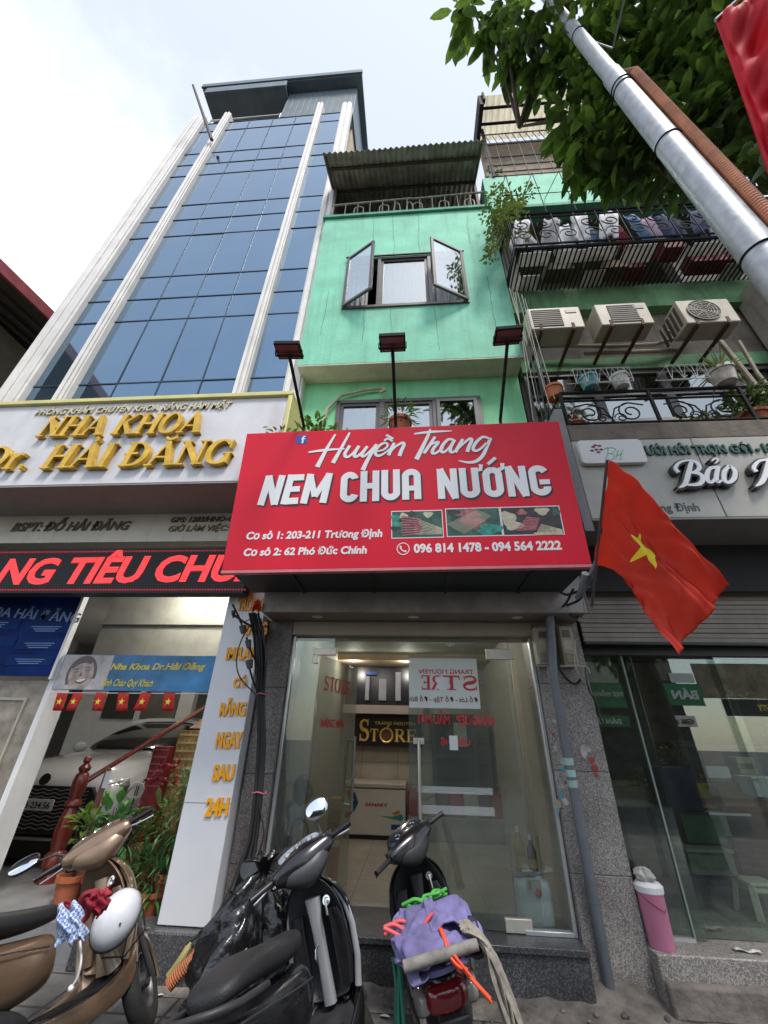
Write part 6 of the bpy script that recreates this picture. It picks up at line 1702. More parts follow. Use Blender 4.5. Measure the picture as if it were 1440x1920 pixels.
MB().grid(lambda u, v: p + X * (0.08 * (u - 0.5)) + Z * (0.10 * (0.5 - v) + 0.03 * math.sin(u * 4)) + Yv * (0.02 * math.sin(v * 7 + u * 5)), 8, 8).build('red_rag', m_flag, cbn, solid=0.004)
# conduit ends lying on the pavement
def conduit(label, pts, r, mat, ribbed):
    P = [Vector(q) for q in smooth([tuple(at(*p)) for p in pts], None, 48)]
    rr = [r * (1.08 if (i // 2) % 2 else 0.9) for i in range(len(P))] if ribbed else r
    tag(MB().tube(P, rr, 12).build('conduit', mat, smooth=30), label, 'conduit', None)
conduit('orange ribbed conduit with its cut end on the pavement', [(378, 1778, 3.50), (355, 1805, 3.45), (316, 1848, 3.42)], 0.034, m_cond, True)
conduit('thin yellow conduit beside the orange ribbed one', [(358, 1768, 3.56), (340, 1798, 3.52), (316, 1832, 3.50)], 0.022, M('yellow_conduit', (0.36, 0.30, 0.12), 0.6, var=0.2), False)
# ================================================================== inside the centre shop
IY = 7.10
def rect(x0, y0, x1, y1, Y):
    a, b = at(x0, y1, Y), at(x1, y0, Y); return a.x, b.x, a.z, b.z
x0, x1, z0, z1 = rect(637, 1472, 760, 1570, IY)
fz = thing('chest_freezer', 'white chest freezer with a red and blue chevron print at the back of the shop', 'freezer', ((x0 + x1) / 2, IY, FS))
m_frz = M('freezer_white', (0.55, 0.53, 0.48), 0.4, var=0.04)
z0 = FS + 0.05
MB().box(x0, x1, IY, IY + 0.6, z0, z1 - 0.06).build('body', m_frz, fz, bevel=0.012)
MB().box(x0 - 0.01, x1 + 0.01, IY - 0.015, IY + 0.6, z1 - 0.05, z1 + 0.01).build('lid', M('freezer_lid', (0.42, 0.38, 0.32), 0.4), fz, bevel=0.012)
MB().box(x0 + 0.04, x1 - 0.04, IY + 0.03, IY + 0.58, FS, FS + 0.05).build('base', m_black, fz)
m_fp = [M('print_red', (0.42, 0.02, 0.03), 0.4), M('print_navy', (0.01, 0.06, 0.14), 0.4), M('print_teal2', (0.02, 0.22, 0.25), 0.4), M('print_green2', (0.08, 0.35, 0.08), 0.4), M('print_orange2', (0.6, 0.18, 0.02), 0.4)]
mb = MB(); h = z1 - z0; yy = IY - 0.001
def pl(pts, mi, dy=0.0): mb.mat(mi).prism([V3((x0 + (x1 - x0) * u, yy - dy, z0 + h * v)) for u, v in pts], (0, -0.0015, 0))
pl([(.05, .85), (.13, .85), (.20, .68), (.13, .66)], 0); pl([(.14, .84), (.20, .82), (.26, .62), (.22, .48), (.14, .64), (.20, .66)], 1); pl([(.14, .64), (.22, .48), (.20, .42), (.12, .55)], 2); pl([(.12, .42), (.18, .44), (.12, .30), (.06, .32)], 0); pl([(.05, .32), (.10, .33), (.12, .42), (.08, .44)], 1)
pl([(.58, .38), (.80, .37), (.92, .30), (.78, .32)], 3); pl([(.80, .37), (.94, .42), (.98, .34), (.92, .28)], 2, .001); pl([(.78, .42), (.90, .50), (.92, .44), (.84, .40)], 4, .001)
pl([(.78, .12), (.92, .12), (.92, .22), (.78, .22)], 1)
mb.build('chevron_print', m_fp, fz, smooth=0)
sign = MB().text('SANAKY', V3((x0 + (x1 - x0) * 0.37, yy, z0 + h * 0.55)), X, Z, FRONT, (x1 - x0) * 0.36, 0.045, 0.0015, bold=0.04, shear=0.1).build('lettering', m_fp[0], fz, smooth=0)
# black sign with gold letters on the back wall
x0, x1, z0, z1 = rect(663, 1342, 790, 1398, 7.6)
ss = thing('wall_sign', 'black wall sign with large gold serif letters above the chest freezer', 'sign', ((x0 + x1) / 2, 7.6, z0))
MB().box(x0, x1, 7.60, 7.68, z0, z1).build('panel', M('sign_black', (0.012, 0.008, 0.012), 0.3), ss, bevel=0.006)
m_gl = M('gold_foil', (0.75, 0.50, 0.10), 0.3, metal=0.3, var=0.1)
w = x1 - x0
serif_text(mb := MB(), 'S', V3((x0 + w * 0.07, 7.6, z0 + 0.07)), X, Z, FRONT, w * 0.15, (z1 - z0) * 0.70, 0.02); mb.build('lettering', m_gl, ss)
serif_text(mb := MB(), 'T', V3((x0 + w * 0.235, 7.6, z0 + 0.07)), X, Z, FRONT, w * 0.12, (z1 - z0) * 0.40, 0.02); mb.build('lettering', m_gl, ss)
serif_text(mb := MB(), 'RE', V3((x0 + w * 0.60, 7.6, z0 + 0.07)), X, Z, FRONT, w * 0.32, (z1 - z0) * 0.40, 0.02); mb.build('lettering', m_gl, ss)
MB().text('TRANG NGUYEN', V3((x0 + w * 0.30, 7.6, z0 + (z1 - z0) * 0.68)), X, Z, FRONT, w * 0.60, 0.05, 0.01, bold=0.01).build('lettering', m_gl, ss)
mb = MB(); c = V3((x0 + w * 0.48, 7.597, z0 + 0.07 + (z1 - z0) * 0.2)); r = (z1 - z0) * 0.22
mb.tube([c + X * (r * math.cos(t)) + Z * (r * math.sin(t)) for t in [i * math.pi / 14 for i in range(28)]], 0.016, 6, closed=True)
mb.prism([c + X * 0.01 + Z * (r * 1.02), c + X * (r * .35) + Z * (r * 1.15), c + X * (r * .5) + Z * (r * 1.6), c + X * (r * .1) + Z * (r * 1.3)], (0, -0.02, 0))
mb.build('apple_outline', m_gl, ss)
MB().lathe([(0, 0), (r * 0.72, 0), (r * 0.72, 0.006), (0, 0.006)], c, 20, axis=(0, -1, 0)).build('apple_disc', M('brown_disc', (0.12, 0.04, 0.02), 0.4), ss)
# dark display niche above it
x0, x1, z0, z1 = rect(648, 1246, 790, 1318, 7.5)
nc = thing('display_niche', 'dark wall niche with pale columns under two ceiling lamps', 'display case', ((x0 + x1) / 2, 7.5, z0))
mb = MB(); mb.box(x0, x1, 7.60, 7.66, z0, z1); mb.box(x0, x0 + 0.03, 7.45, 7.60, z0, z1); mb.box(x1 - 0.03, x1, 7.45, 7.60, z0, z1); mb.box(x0, x1, 7.45, 7.60, z0 - 0.03, z0)
mb.build('case', M('niche_black', (0.006, 0.006, 0.012), 0.25), nc)
MB().box(x0 - 0.02, x1 + 0.02, 7.40, 7.66, z0 - 0.16, z0 - 0.03).build('ledge', M('mauve_ledge', (0.24, 0.20, 0.18), 0.6), nc)
mb = MB(); w = x1 - x0
for (u, v0, v1, ww) in ((0.25, .08, .68, .05), (0.43, .08, .62, .10), (0.65, .08, .80, .07)):
    mb.box(x0 + w * u, x0 + w * (u + ww), 7.52, 7.58, z0 + (z1 - z0) * v0, z0 + (z1 - z0) * v1)
mb.build('pale_column', M('pale_column', (0.20, 0.20, 0.24), 0.5, var=0.15), nc)
MB().box(x0 + w * .24, x0 + w * .40, 7.52, 7.56, z0 + (z1 - z0) * .72, z0 + (z1 - z0) * .80).build('blue_strip', M('blue_strip', (0.005, 0.04, 0.25), 0.4), nc)
# other things standing in the shop
def cyl_thing(name, label, cat, c, prof, mat, parts=()):
    t = thing(name, label, cat, c); MB().lathe(prof, Vector(c), 18).build('body', mat, t)
    for pn, pr, pm in parts: MB().lathe(pr, Vector(c), 14).build(pn, pm, t)
    return t
m_ext = M('extinguisher_red', (0.48, 0.015, 0.02), 0.3, coat=0.3)
q = at(622, 1635, 5.2); cyl_thing('fire_extinguisher', 'red fire extinguisher on the shop floor left of the chest freezer', 'extinguisher', (q.x, 5.2, FS), [(0.05, 0), (0.062, 0.01), (0.062, 0.36), (0.03, 0.41), (0.02, 0.43)], m_ext, (('valve', [(0.02, 0.43), (0.03, 0.44), (0.03, 0.48), (0.0, 0.48)], m_black), ('band', [(0.0635, 0.28), (0.0635, 0.33)], m_white)))
q = at(626, 1560, 5.8)
yb = thing('yellow_box', 'tall yellow box standing behind the open glass door leaf', 'box', (q.x, 5.8, FS))
mb = MB(); mb.box(q.x - 0.075, q.x + 0.075, 5.75, 5.9, FS, FS + 0.62); mb.build('box', M('yellow_card', (0.38, 0.22, 0.02), 0.6, var=0.1), yb, bevel=0.006)
MB().box(q.x - 0.07, q.x + 0.07, 5.746, 5.75, FS + 0.3, FS + 0.5).build('label', M('brown_label', (0.20, 0.11, 0.03), 0.6), yb)
# shelf with bottles seen through the right leaf, dark cabinet and coat rail
kb = thing('dark_cabinet', 'dark glazed cabinet seen through the closed glass door leaf', 'cabinet', (0.45, 7.3, FS))
xa, xb_, za, zb_ = rect(815, 1340, 890, 1510, 7.2)
mb = MB(); mb.box(xa, xb_, 7.25, 7.7, za, zb_); mb.build('carcass', M('cabinet_dark', (0.02, 0.025, 0.022), 0.35), kb, bevel=0.01)
mb = frame_rect(MB(), xa, xb_, 7.23, 7.25, za, zb_, 0.05); mb.box(xa + 0.05, xb_ - 0.05, 7.235, 7.25, (za + zb_) / 2, (za + zb_) / 2 + 0.04)
mb.build('frame', M('cabinet_frame', (0.05, 0.055, 0.05), 0.4), kb)
MB().box((xa + xb_) / 2, (xa + xb_) / 2 + 0.2, 7.225, 7.232, zb_ - 0.45, zb_ - 0.12).build('paper', M('pale_paper', (0.32, 0.33, 0.30), 0.6), kb)
cf = thing('drinks_crate', 'red and white crates stacked beside the chest freezer', 'crate', (0.2, 7.15, FS))
xa, xb_, za, zb_ = rect(765, 1490, 950, 1530, 7.1)
mb = MB(); mb.box(xa, xb_, 7.15, 7.6, FS, zb_ - 0.30); mb.build('lower_crate', M('crate_grey', (0.25, 0.23, 0.21), 0.6), cf, bevel=0.01)
mb = MB()
n = 7
for i in range(n):
    mb.mat(i % 3).box(mix(xa, xb_, i / n) + 0.004, mix(xa, xb_, (i + 1) / n) - 0.004, 7.17, 7.55, zb_ - 0.298, zb_)
mb.build('upper_crate', [M('crate_red', (0.30, 0.02, 0.02), 0.5), M('crate_cream', (0.40, 0.36, 0.30), 0.6), M('crate_brown', (0.10, 0.05, 0.04), 0.6)], cf, bevel=0.008)
# water canister and oil bottles behind the right glass panel
q0, q1 = at(978, 1760, 4.40), at(1047, 1760, 4.40); zt_ = at(1005, 1648, 4.40).z
jc = thing('water_canister', 'pale blue plastic canister with a small label behind the right glass panel', 'canister', ((q0.x + q1.x) / 2, 4.45, FS))
m_jug = M('pale_blue_plastic', (0.70, 0.76, 0.82), 0.4, var=0.06, trans=0.15)
xc = (q0.x + q1.x) / 2; hw = (q1.x - q0.x) / 2
rings = []
for z, k in ((FS, 0.92), (FS + 0.015, 1.0), (FS + 0.14, 0.98), (FS + 0.15, 0.95), (FS + 0.16, 0.98), (zt_ - 0.05, 1.0), (zt_ - 0.015, 0.9), (zt_, 0.6)):
    rings.append([V3((xc + hw * k * math.copysign(abs(math.cos(t)) ** 0.4, math.cos(t)), 4.45 + 0.085 * k * math.copysign(abs(math.sin(t)) ** 0.4, math.sin(t)), z)) for t in [i * math.pi / 14 for i in range(28)]])
MB().loft(rings).build('body', m_jug, jc, smooth=50)
mb = MB(); mb.lathe([(0.03, zt_), (0.03, zt_ + 0.03), (0, zt_ + 0.03)], (xc + 0.06, 4.45, 0), 12); mb.tube([(xc - 0.07, 4.45, zt_ - 0.02), (xc - 0.06, 4.45, zt_ + 0.035), (xc + 0.01, 4.45, zt_ + 0.035), (xc + 0.02, 4.45, zt_ - 0.02)], 0.012, 6)
mb.build('cap', m_white, jc)
mb = MB(); mb.mat(0).box(xc - 0.06, xc + 0.05, 4.352, 4.362, FS + 0.20, FS + 0.28); mb.mat(1).prism([V3((xc + 0.02 + 0.025 * math.cos(t), 4.352, FS + 0.20 + 0.03 * math.sin(t))) for t in [i * math.pi / 6 for i in range(12)]], (0, -0.002, 0)); mb.mat(2).box(xc - 0.05, xc - 0.03, 4.350, 4.354, FS + 0.22, FS + 0.27)
mb.build('label', [M('label_pale', (0.45, 0.45, 0.42), 0.5), M('label_red', (0.45, 0.03, 0.03), 0.5), M('label_brown', (0.20, 0.13, 0.06), 0.5)], jc)
shf = thing('wire_shelf', 'small wire shelf with bottles of oil above the pale blue canister', 'shelf', (xc, 4.5, FS + 0.42))
zs = at(1000, 1633, 4.5).z
mb = MB(); mb.box(xc - 0.14, xc + 0.10, 4.42, 4.58, zs - 0.012, zs); mb.tube([(xc + 0.09, 4.43, FS), (xc + 0.09, 4.43, zs + 0.25)], 0.008, 6); mb.tube([(xc - 0.13, 4.57, FS), (xc - 0.13, 4.57, zs + 0.25)], 0.008, 6)
mb.build('rack', M('shelf_metal', (0.35, 0.34, 0.32), 0.4, metal=0.6), shf)
m_oil = M('amber_oil', (0.40, 0.19, 0.015), 0.15, var=0.2, coat=0.4); m_oild = M('dark_sauce', (0.10, 0.03, 0.01), 0.2, coat=0.4)
for (dx, s, mt, lab) in ((-0.06, 1.0, m_oil, 'large amber oil bottle with a yellow label on the wire shelf'), (0.04, 0.8, m_oild, 'smaller dark sauce bottle beside the amber oil bottle')):
    bt = thing('bottle', lab, 'bottle', (xc + dx, 4.5, zs))
    MB().lathe([(0.043 * s, 0), (0.048 * s, 0.01), (0.048 * s, 0.17 * s), (0.03 * s, 0.21 * s), (0.015 * s, 0.24 * s), (0.015 * s, 0.28 * s), (0, 0.28 * s)], (xc + dx, 4.5, zs), 16).build('body', mt, bt)
    MB().lathe([(0.0485 * s, 0.03 * s), (0.0485 * s, 0.10 * s)], (xc + dx, 4.5, zs), 16, cap=False).build('label', M('yellow_label', (0.45, 0.30, 0.06), 0.5, var=0.3), bt)
    MB().lathe([(0.018 * s, 0.26 * s), (0.018 * s, 0.30 * s), (0, 0.30 * s)], (xc + dx, 4.5, zs), 12).build('cap', m_white, bt)
# clutter seen through the narrow left panel
lfz = thing('plastic_bag_pile', 'bundled plastic bags and coil of hose behind the left glass panel', 'bag', (-1.10, 4.55, FS))
mb = MB(); rng = random.Random(12)
def blobby(mb, c, rx, ry, rz, seed, amp=0.22, nu=26, nv=16):
    r_ = random.Random(seed); ph = [r_.uniform(0, 6) for _ in range(6)]
    def fn(u, v):
        a = u * 2 * math.pi; b = (v - 0.5) * math.pi
        k = 1 + amp * (0.5 * math.sin(3 * a + ph[0] + 2 * b) + 0.35 * math.sin(7 * a + 4 * b + ph[1]) + 0.3 * math.sin(5 * b + 2 * a + ph[2]) + 0.18 * math.sin(13 * a - 6 * b + ph[3]))
        if v in (0, 1): k = 1
        return Vector(c) + Vector((rx * k * math.cos(b) * math.cos(a), ry * k * math.cos(b) * math.sin(a), rz * (1 + 0.1 * math.sin(3 * a)) * math.sin(b)))
    return mb.grid(fn, nu, nv)
for k in range(5):
    blobby(mb.mat(k % 3), (-1.12 + rng.uniform(-.05, .06), 4.5 + rng.uniform(0, .1), FS + 0.12 + k * 0.17), 0.09, 0.09, 0.12, k)
mb.build('bag', [M('bag_grey', (0.30, 0.29, 0.26), 0.4, var=0.3), M('bag_olive', (0.13, 0.13, 0.10), 0.5, var=0.3), M('bag_brown', (0.18, 0.12, 0.08), 0.5, var=0.3)], lfz)
MB().tube([V3((-1.05 + 0.09 * math.cos(t), 4.42, FS + 0.45 + 0.16 * math.sin(t))) for t in [i * 0.4 for i in range(20)]], 0.012, 6).build('hose', m_black, lfz)
for k, (px, py) in enumerate(((545, 1450), (540, 1465))):
    p = at(px, py, 4.5)

# ================================================================== dental clinic interior: car, staircase post, plants, shrine boxes
car = thing('parked_car', 'white car with a wide black wave grille parked nose out in the clinic garage', 'car', (-4.30, 5.4, FZ))
m_car = M('car_white', (0.62, 0.62, 0.62), 0.22, var=0.02, coat=0.8); m_cglass = M('car_glass', (0.006, 0.006, 0.008), 0.05, coat=0.5)
ccx = -4.42; cy0_ = 5.40
def carring(y, hw, zlow, zmid, ztop, crown):
    r = []
    for (u, z) in ((-0.85, zlow), (-1.0, zlow + 0.12), (-1.0, zmid), (-0.90, ztop - 0.03), (-0.6, ztop + crown * 0.7), (0, ztop + crown), (0.6, ztop + crown * 0.7), (0.90, ztop - 0.03), (1.0, zmid), (1.0, zlow + 0.12), (0.85, zlow)):
        r.append(V3((ccx + hw * u, y, FZ + z)))
    return r
rings = [carring(cy0_ + y, hw, a, b, c, k) for (y, hw, a, b, c, k) in ((0.0, 0.74, 0.30, 0.55, 0.72, 0.02), (0.06, 0.82, 0.26, 0.60, 0.80, 0.03), (0.20, 0.90, 0.22, 0.66, 0.90, 0.04), (0.55, 0.94, 0.20, 0.70, 0.97, 0.05), (1.35, 0.95, 0.20, 0.74, 1.04, 0.04), (1.6, 0.95, 0.20, 0.76, 1.06, 0.03), (3.8, 0.95, 0.20, 0.78, 1.05, 0.02), (4.5, 0.88, 0.28, 0.75, 0.98, 0.01))]
MB().loft(rings).build('body', m_car, car, sub=2, smooth=80)
cab = []
for (y, hw, zb, zt2) in ((1.30, 0.80, 1.02, 1.05), (1.9, 0.74, 1.04, 1.38), (2.35, 0.68, 1.04, 1.52), (3.2, 0.68, 1.04, 1.54), (4.1, 0.70, 1.04, 1.25)):
    cab.append([V3((ccx + hw * u, cy0_ + y, FZ + mix(zb, zt2, v))) for (u, v) in ((-1.12, 0), (-1.04, .5), (-0.85, .93), (-0.4, 1.0), (0.4, 1.0), (0.85, .93), (1.04, .5), (1.12, 0))])
MB().loft(cab).build('windscreen', m_cglass, car, sub=1, smooth=80)
rf = []
for (y, hw, z) in ((2.30, 0.62, 1.535), (2.7, 0.63, 1.565), (3.4, 0.62, 1.56), (3.9, 0.62, 1.40)):
    rf.append([V3((ccx + hw * u, cy0_ + y, FZ + z - 0.05 * abs(u) ** 3)) for u in (-1, -.6, 0, .6, 1)] + [V3((ccx + hw * u, cy0_ + y, FZ + z - 0.05 - 0.05 * abs(u) ** 3)) for u in (1, .6, 0, -.6, -1)])
MB().loft(rf).build('roof', m_car, car, smooth=80)
gy = cy0_ - 0.03
mb = MB()
gp = [(-0.62, 0.74), (0.62, 0.74), (0.74, 0.60), (0.66, 0.30), (-0.66, 0.30), (-0.74, 0.60)]
mb.prism([V3((ccx + u, gy + 0.01, FZ + z)) for u, z in gp], (0, 0.12, 0))
gr = mb.build('grille', m_black, car)
mb = MB()
for k in range(11):
    z = 0.345 + k * 0.036
    mb.tube([V3((ccx - 0.60 + 1.2 * i / 48, gy, FZ + z + 0.008 * math.sin(i * math.pi / 3))) for i in range(49)], 0.005, 5)
mb.build('grille_wave', M('grille_chrome', (0.42, 0.42, 0.42), 0.3, metal=0.8), gr)
MB().box(ccx - 0.84, ccx + 0.84, gy + 0.0, gy + 0.10, FZ + 0.235, FZ + 0.265).build('lower_trim', m_chrome, car, bevel=0.008)
MB().box(ccx - 0.72, ccx + 0.72, gy + 0.02, gy + 0.2, FZ + 0.08, FZ + 0.235).build('lower_intake', m_black, car)
pz = FZ + 0.56
npl = MB().box(ccx - 0.235, ccx + 0.235, gy - 0.02, gy - 0.008, pz - 0.055, pz + 0.055).build('number_plate', M('plate_white2', (0.55, 0.55, 0.55), 0.4), car, bevel=0.004)
MB().text('30B-234.56', V3((ccx - 0.20, gy - 0.021, pz - 0.033)), X, Z, FRONT, 0.40, 0.066, 0.002, bold=0.02).build('lettering', m_black, npl, smooth=0)
MB().lathe([(0, 0), (0.06, 0), (0.06, 0.02), (0, 0.02)], (ccx + 0.0, gy + 0.02, FZ + 0.80), 20, axis=(0, -1, 0.3)).build('emblem', m_black, car)
for s in (-1, 1):
    hl = MB().add([(ccx + s * 0.66, gy + 0.07, FZ + 0.74), (ccx + s * 0.88, gy + 0.28, FZ + 0.82), (ccx + s * 0.90, gy + 0.30, FZ + 0.70), (ccx + s * 0.76, gy + 0.09, FZ + 0.63)], [(0, 1, 2, 3)]).build('headlight', M('headlight', (0.45, 0.46, 0.48), 0.1, metal=0.5), car, solid=0.03)
    MB().ball((ccx + s * 1.06, cy0_ + 1.75, FZ + 1.08), 0.11, 0.06, 0.075).build('wing_mirror', m_car, car)
    wb = V3((ccx + s * 0.86, cy0_ + 0.85, FZ + 0.33))
    wh = MB().lathe([(0.0, -0.10), (0.20, -0.10), (0.32, -0.09), (0.33, 0.0), (0.32, 0.09), (0.20, 0.10), (0, 0.10)], wb, 28, axis=(1, 0, 0)).build('wheel', m_black, car)
    MB().lathe([(0.0, -0.105), (0.20, -0.105), (0.20, 0.105), (0, 0.105)], wb, 24, axis=(1, 0, 0)).build('rim', m_steel, wh)

nw = at(112, 1640, 5.0); nwt = at(150, 1417, 5.0)
NPX = (nw.x + nwt.x) / 2
bs = thing('stair_banister', 'turned red wood newel post with a handrail climbing to the right', 'banister', (NPX, 5.0, FZ))
c = V3((NPX, 5.0, FZ)); hN = nwt.z - FZ
prof = [(0.085, 0), (0.085, 0.05), (0.062, 0.06), (0.062, 0.10), (0.085, 0.12), (0.085, 0.20), (0.055, 0.23), (0.07, 0.28), (0.078, 0.38), (0.066, 0.50), (0.045, 0.56), (0.07, 0.58), (0.07, 0.60), (0.048, 0.63), (0.062, 0.70), (0.066, 0.78), (0.055, 0.84), (0.035, 0.86), (0.05, 0.875), (0.055, 0.90), (0.03, 0.925), (0.022, 0.935), (0.038, 0.96), (0.03, 0.99), (0.0, 1.0)]
MB().lathe([(r * 1.15, z * hN) for r, z in prof], c, 24).build('newel_post', m_wood, bs, smooth=50)
r0, r1 = at(150, 1472, 5.0), at(398, 1318, 5.9)
MB().tube([r0, mix(r0, r1, 0.5), r1, mix(r0, r1, 1.4)], 0.034, 10, squash=0.8).build('handrail', m_wood, bs)
# red and gold gift boxes with a fabric topped tower beside
gx = at(300, 1420, 5.7)
gb = thing('gift_box_stack', 'stack of red and gold lattice gift boxes behind the handrail', 'gift box', (gx.x, 5.7, FZ))
xa, xb_, za, zb_ = rect(268, 1400, 318, 1480, 5.6)
MB().box(xa, xb_, 5.6, 5.9, FZ, zb_).build('red_box', M('gift_red', (0.22, 0.018, 0.022), 0.5, var=0.3, scale=12), gb, bevel=0.008)
mb = MB()
for i in range(6):
    t = (i + 0.5) / 6; mb.box(xa, xb_, 5.592, 5.60, mix(za, zb_, t) - 0.004, mix(za, zb_, t) + 0.004)
mb.build('lattice', M('gift_pink', (0.40, 0.16, 0.14), 0.5), gb)
xa, xb_, za, zb_ = rect(310, 1370, 392, 1478, 5.75)
MB().box(xa, xb_, 5.75, 6.0, FZ, zb_).build('gold_box', M('gift_gold', (0.33, 0.21, 0.07), 0.4, metal=0.3, var=0.35, scale=14), gb, bevel=0.008)
mb = MB()
for i in range(7):
    z = mix(za, zb_, (i + 0.5) / 7); mb.box(xa + 0.02, xb_ - 0.02, 5.742, 5.75, z - 0.018, z + 0.004)
    for k in range(6):
        x = mix(xa, xb_, (k + 0.5) / 6); mb.box(x - 0.004, x + 0.004, 5.738, 5.742, z - 0.018, z + 0.03)
mb.build('lattice', M('gift_yellow', (0.55, 0.45, 0.20), 0.5), gb)
mb = MB(); a, b = at(355, 1362, 5.6), at(398, 1330, 5.6); mb.prism([(a.x, 5.6, a.z - 0.02), (b.x + 0.1, 5.6, a.z - 0.02), (b.x + 0.1, 5.6, b.z), (b.x, 5.6, b.z - 0.02)], (0, 0.02, 0))
mb.build('paper_fan', M('peach_paper', (0.58, 0.40, 0.26), 0.6, var=0.2), gb)
# small round sign on a stick among the plants and a wooden easel strut
q = at(255, 1482, 4.9)
sgn = thing('round_sign', 'small oval white sign with a pinkish rim among the clinic plants', 'sign', (q.x, 4.9, FZ))
MB().lathe([(0, 0), (0.075, 0), (0.08, 0.008), (0.075, 0.016), (0, 0.016)], q, 22, axis=(0.5, -1, -0.1)).build('disc', M('sign_cream', (0.48, 0.42, 0.38), 0.5), sgn)
mb = MB()
for i in (-1, 0, 1): mb.obox(q + Vector((0.45, -0.9, 0)) * 0.02 + X * (i * 0.022), X * 0.004 - Yv * -0.002, Yv * 0.002, Z * 0.045)
mb.build('mark', M('sign_brown', (0.10, 0.04, 0.03), 0.5), sgn); MB().tube([q - Z * 0.06, V3((q.x, 4.9, FZ))], 0.012, 8).build('stick', m_stem, sgn)
q0, q1 = at(205, 1440, 4.95), at(178, 1545, 4.95)
es = thing('wooden_strut', 'slanting wooden strut with a pale tag in front of the white car', 'stand', (q1.x, 4.95, FZ))
MB().beam(q0, V3((q1.x - 0.12, 5.0, FZ)), 0.05, 0.03).build('strut', M('strut_wood', (0.20, 0.10, 0.05), 0.6, var=0.25), es); MB().obox(at(200, 1462, 4.92), X * 0.03, Yv * 0.004, Z * 0.075).build('tag', m_white, es)
# pots and foliage in front of the clinic
q = at(300, 1525, 4.75)
plant('potted_plant', 'big orange clay pot with red flowers beside the white lettered pillar', (q.x, 4.8, FZ), 0.20, 0.42, m_terra, 60, m_leaf, cr=0.22, cz=0.12, pl=0.14, pw=0.05, seed=61)
mb = MB(); rng = random.Random(62)
for k in range(14):
    p = at(rng.uniform(270, 335), rng.uniform(1425, 1470), 4.8); bush(mb, p, 0.04, 8, 0.05, 0.03, rng)
tag(mb.build('blossom', M('blossom_red', (0.36, 0.02, 0.05), 0.5, var=0.3)), 'cluster of red blossoms above the big orange clay pot', 'flowers')
for k, (px, py, lab, cr, n) in enumerate(((215, 1545, 'broad leaved plant with shiny oval leaves behind the bronze scooter', 0.24, 60), (165, 1555, 'broad leaved plant at the foot of the red newel post', 0.2, 40), (265, 1585, 'low leafy plant behind the bronze scooter front', 0.24, 110))):
    q = at(px, py, 4.5)
    plant('leafy_plant', lab, (q.x, 4.5, FZ), 0.12, 0.2, m_terra, n, (m_leafb, m_leaf, m_leafd)[k], 'potted plants in front of the clinic', cr=cr, cz=max(0.08, q.z - FZ - 0.2), pl=(0.15, 0.13, 0.10)[k], pw=(0.085, 0.07, 0.04)[k], seed=70 + k)
q = at(340, 1540, 4.45)
plant('fern', 'tall bright green fern against the white lettered pillar', (q.x, 4.5, FZ), 0.13, 0.25, m_terra, 330, m_leafb, cr=0.30, cz=max(0.1, q.z - FZ - 0.25), pl=0.12, pw=0.022, seed=77, up=0.1, sq=(0.75, 0.8, 1.5))
q = at(290, 1625, 4.35)
plant('ground_fern', 'bushy fern in front of the orange clay pot', (q.x, 4.4, FZ), 0.13, 0.15, m_terra, 260, m_leafb, cr=0.24, cz=0.08, pl=0.13, pw=0.02, seed=78, sq=(1.2, 0.8, 0.9))
mb = MB(); mb.box(-2.6, -2.02, 4.02, 4.2, 0.0, 0.26); tag(mb.build('planter_kerb', m_granited, bevel=0.01), 'low dark kerb edge in front of the clinic plants', 'kerb')

# ================================================================== house far left, only its eave shows
fh = thing('far_house', 'far house at the left edge with a red edged overhanging eave', 'house', (-9, 5, 0))
e0, e1 = atx(0, 512, -8.0), atx(97, 604, -8.0)
dz = (e1.z - e0.z) / (e1.y - e0.y)
def ez(y): return e0.z + dz * (y - e0.y)
mb = MB(); mb.add([(-8.0, 1.5, ez(1.5)), (-8.0, 9, ez(9)), (-13, 9, ez(9)), (-13, 1.5, ez(1.5)), (-8.0, 1.5, ez(1.5) + .18), (-8.0, 9, ez(9) + .18), (-13, 9, ez(9) + .18), (-13, 1.5, ez(1.5) + .18)], [(0, 1, 2, 3), (7, 6, 5, 4), (0, 4, 5, 1), (1, 5, 6, 2), (2, 6, 7, 3), (3, 7, 4, 0)])
mb.build('roof', M('dark_soffit', (0.045, 0.042, 0.04), 0.7, var=0.2), fh)
MB().beam((-7.97, 1.5, ez(1.5) + .1), (-7.97, 9, ez(9) + .1), 0.06, 0.26).build('fascia', M('maroon_fascia', (0.24, 0.045, 0.06), 0.6, var=0.2), fh)
mb = MB()
for k in range(4):
    x = -8.35 - k * 0.30; mb.beam((x, 1.5, ez(1.5) - .05), (x, 9, ez(9) - .05), 0.09, 0.10)
mb.beam((-8.6, 3.95, ez(4) - .12), (-9.6, 3.95, ez(4) - .12), 0.12, 0.14)
mb.build('rafter', M('dark_rafter', (0.03, 0.028, 0.026), 0.7), fh)
MB().box(-13, -9.0, 2.0, 9.0, 0, ez(5) - 0.2).build('wall', M('dark_grey_wall', (0.10, 0.10, 0.085), 0.8, var=0.15), fh)
mb = MB(); mb.box(-9.0, -8.3, 4.3, 6.2, 6.0, 6.9); mb.build('bay', M('brown_bay', (0.20, 0.15, 0.12), 0.8, var=0.4, scale=8), fh); mb = MB()
mb.tube([(-8.28, 4.1, 7.3), (-8.28, 6.3, 7.3)], 0.06, 8); mb.tube([(-8.28, 4.1, 6.98), (-8.28, 6.3, 6.98)], 0.04, 8)
mb.build('bay_trim', M('orange_brown_trim', (0.30, 0.13, 0.04), 0.6, var=0.3), fh)

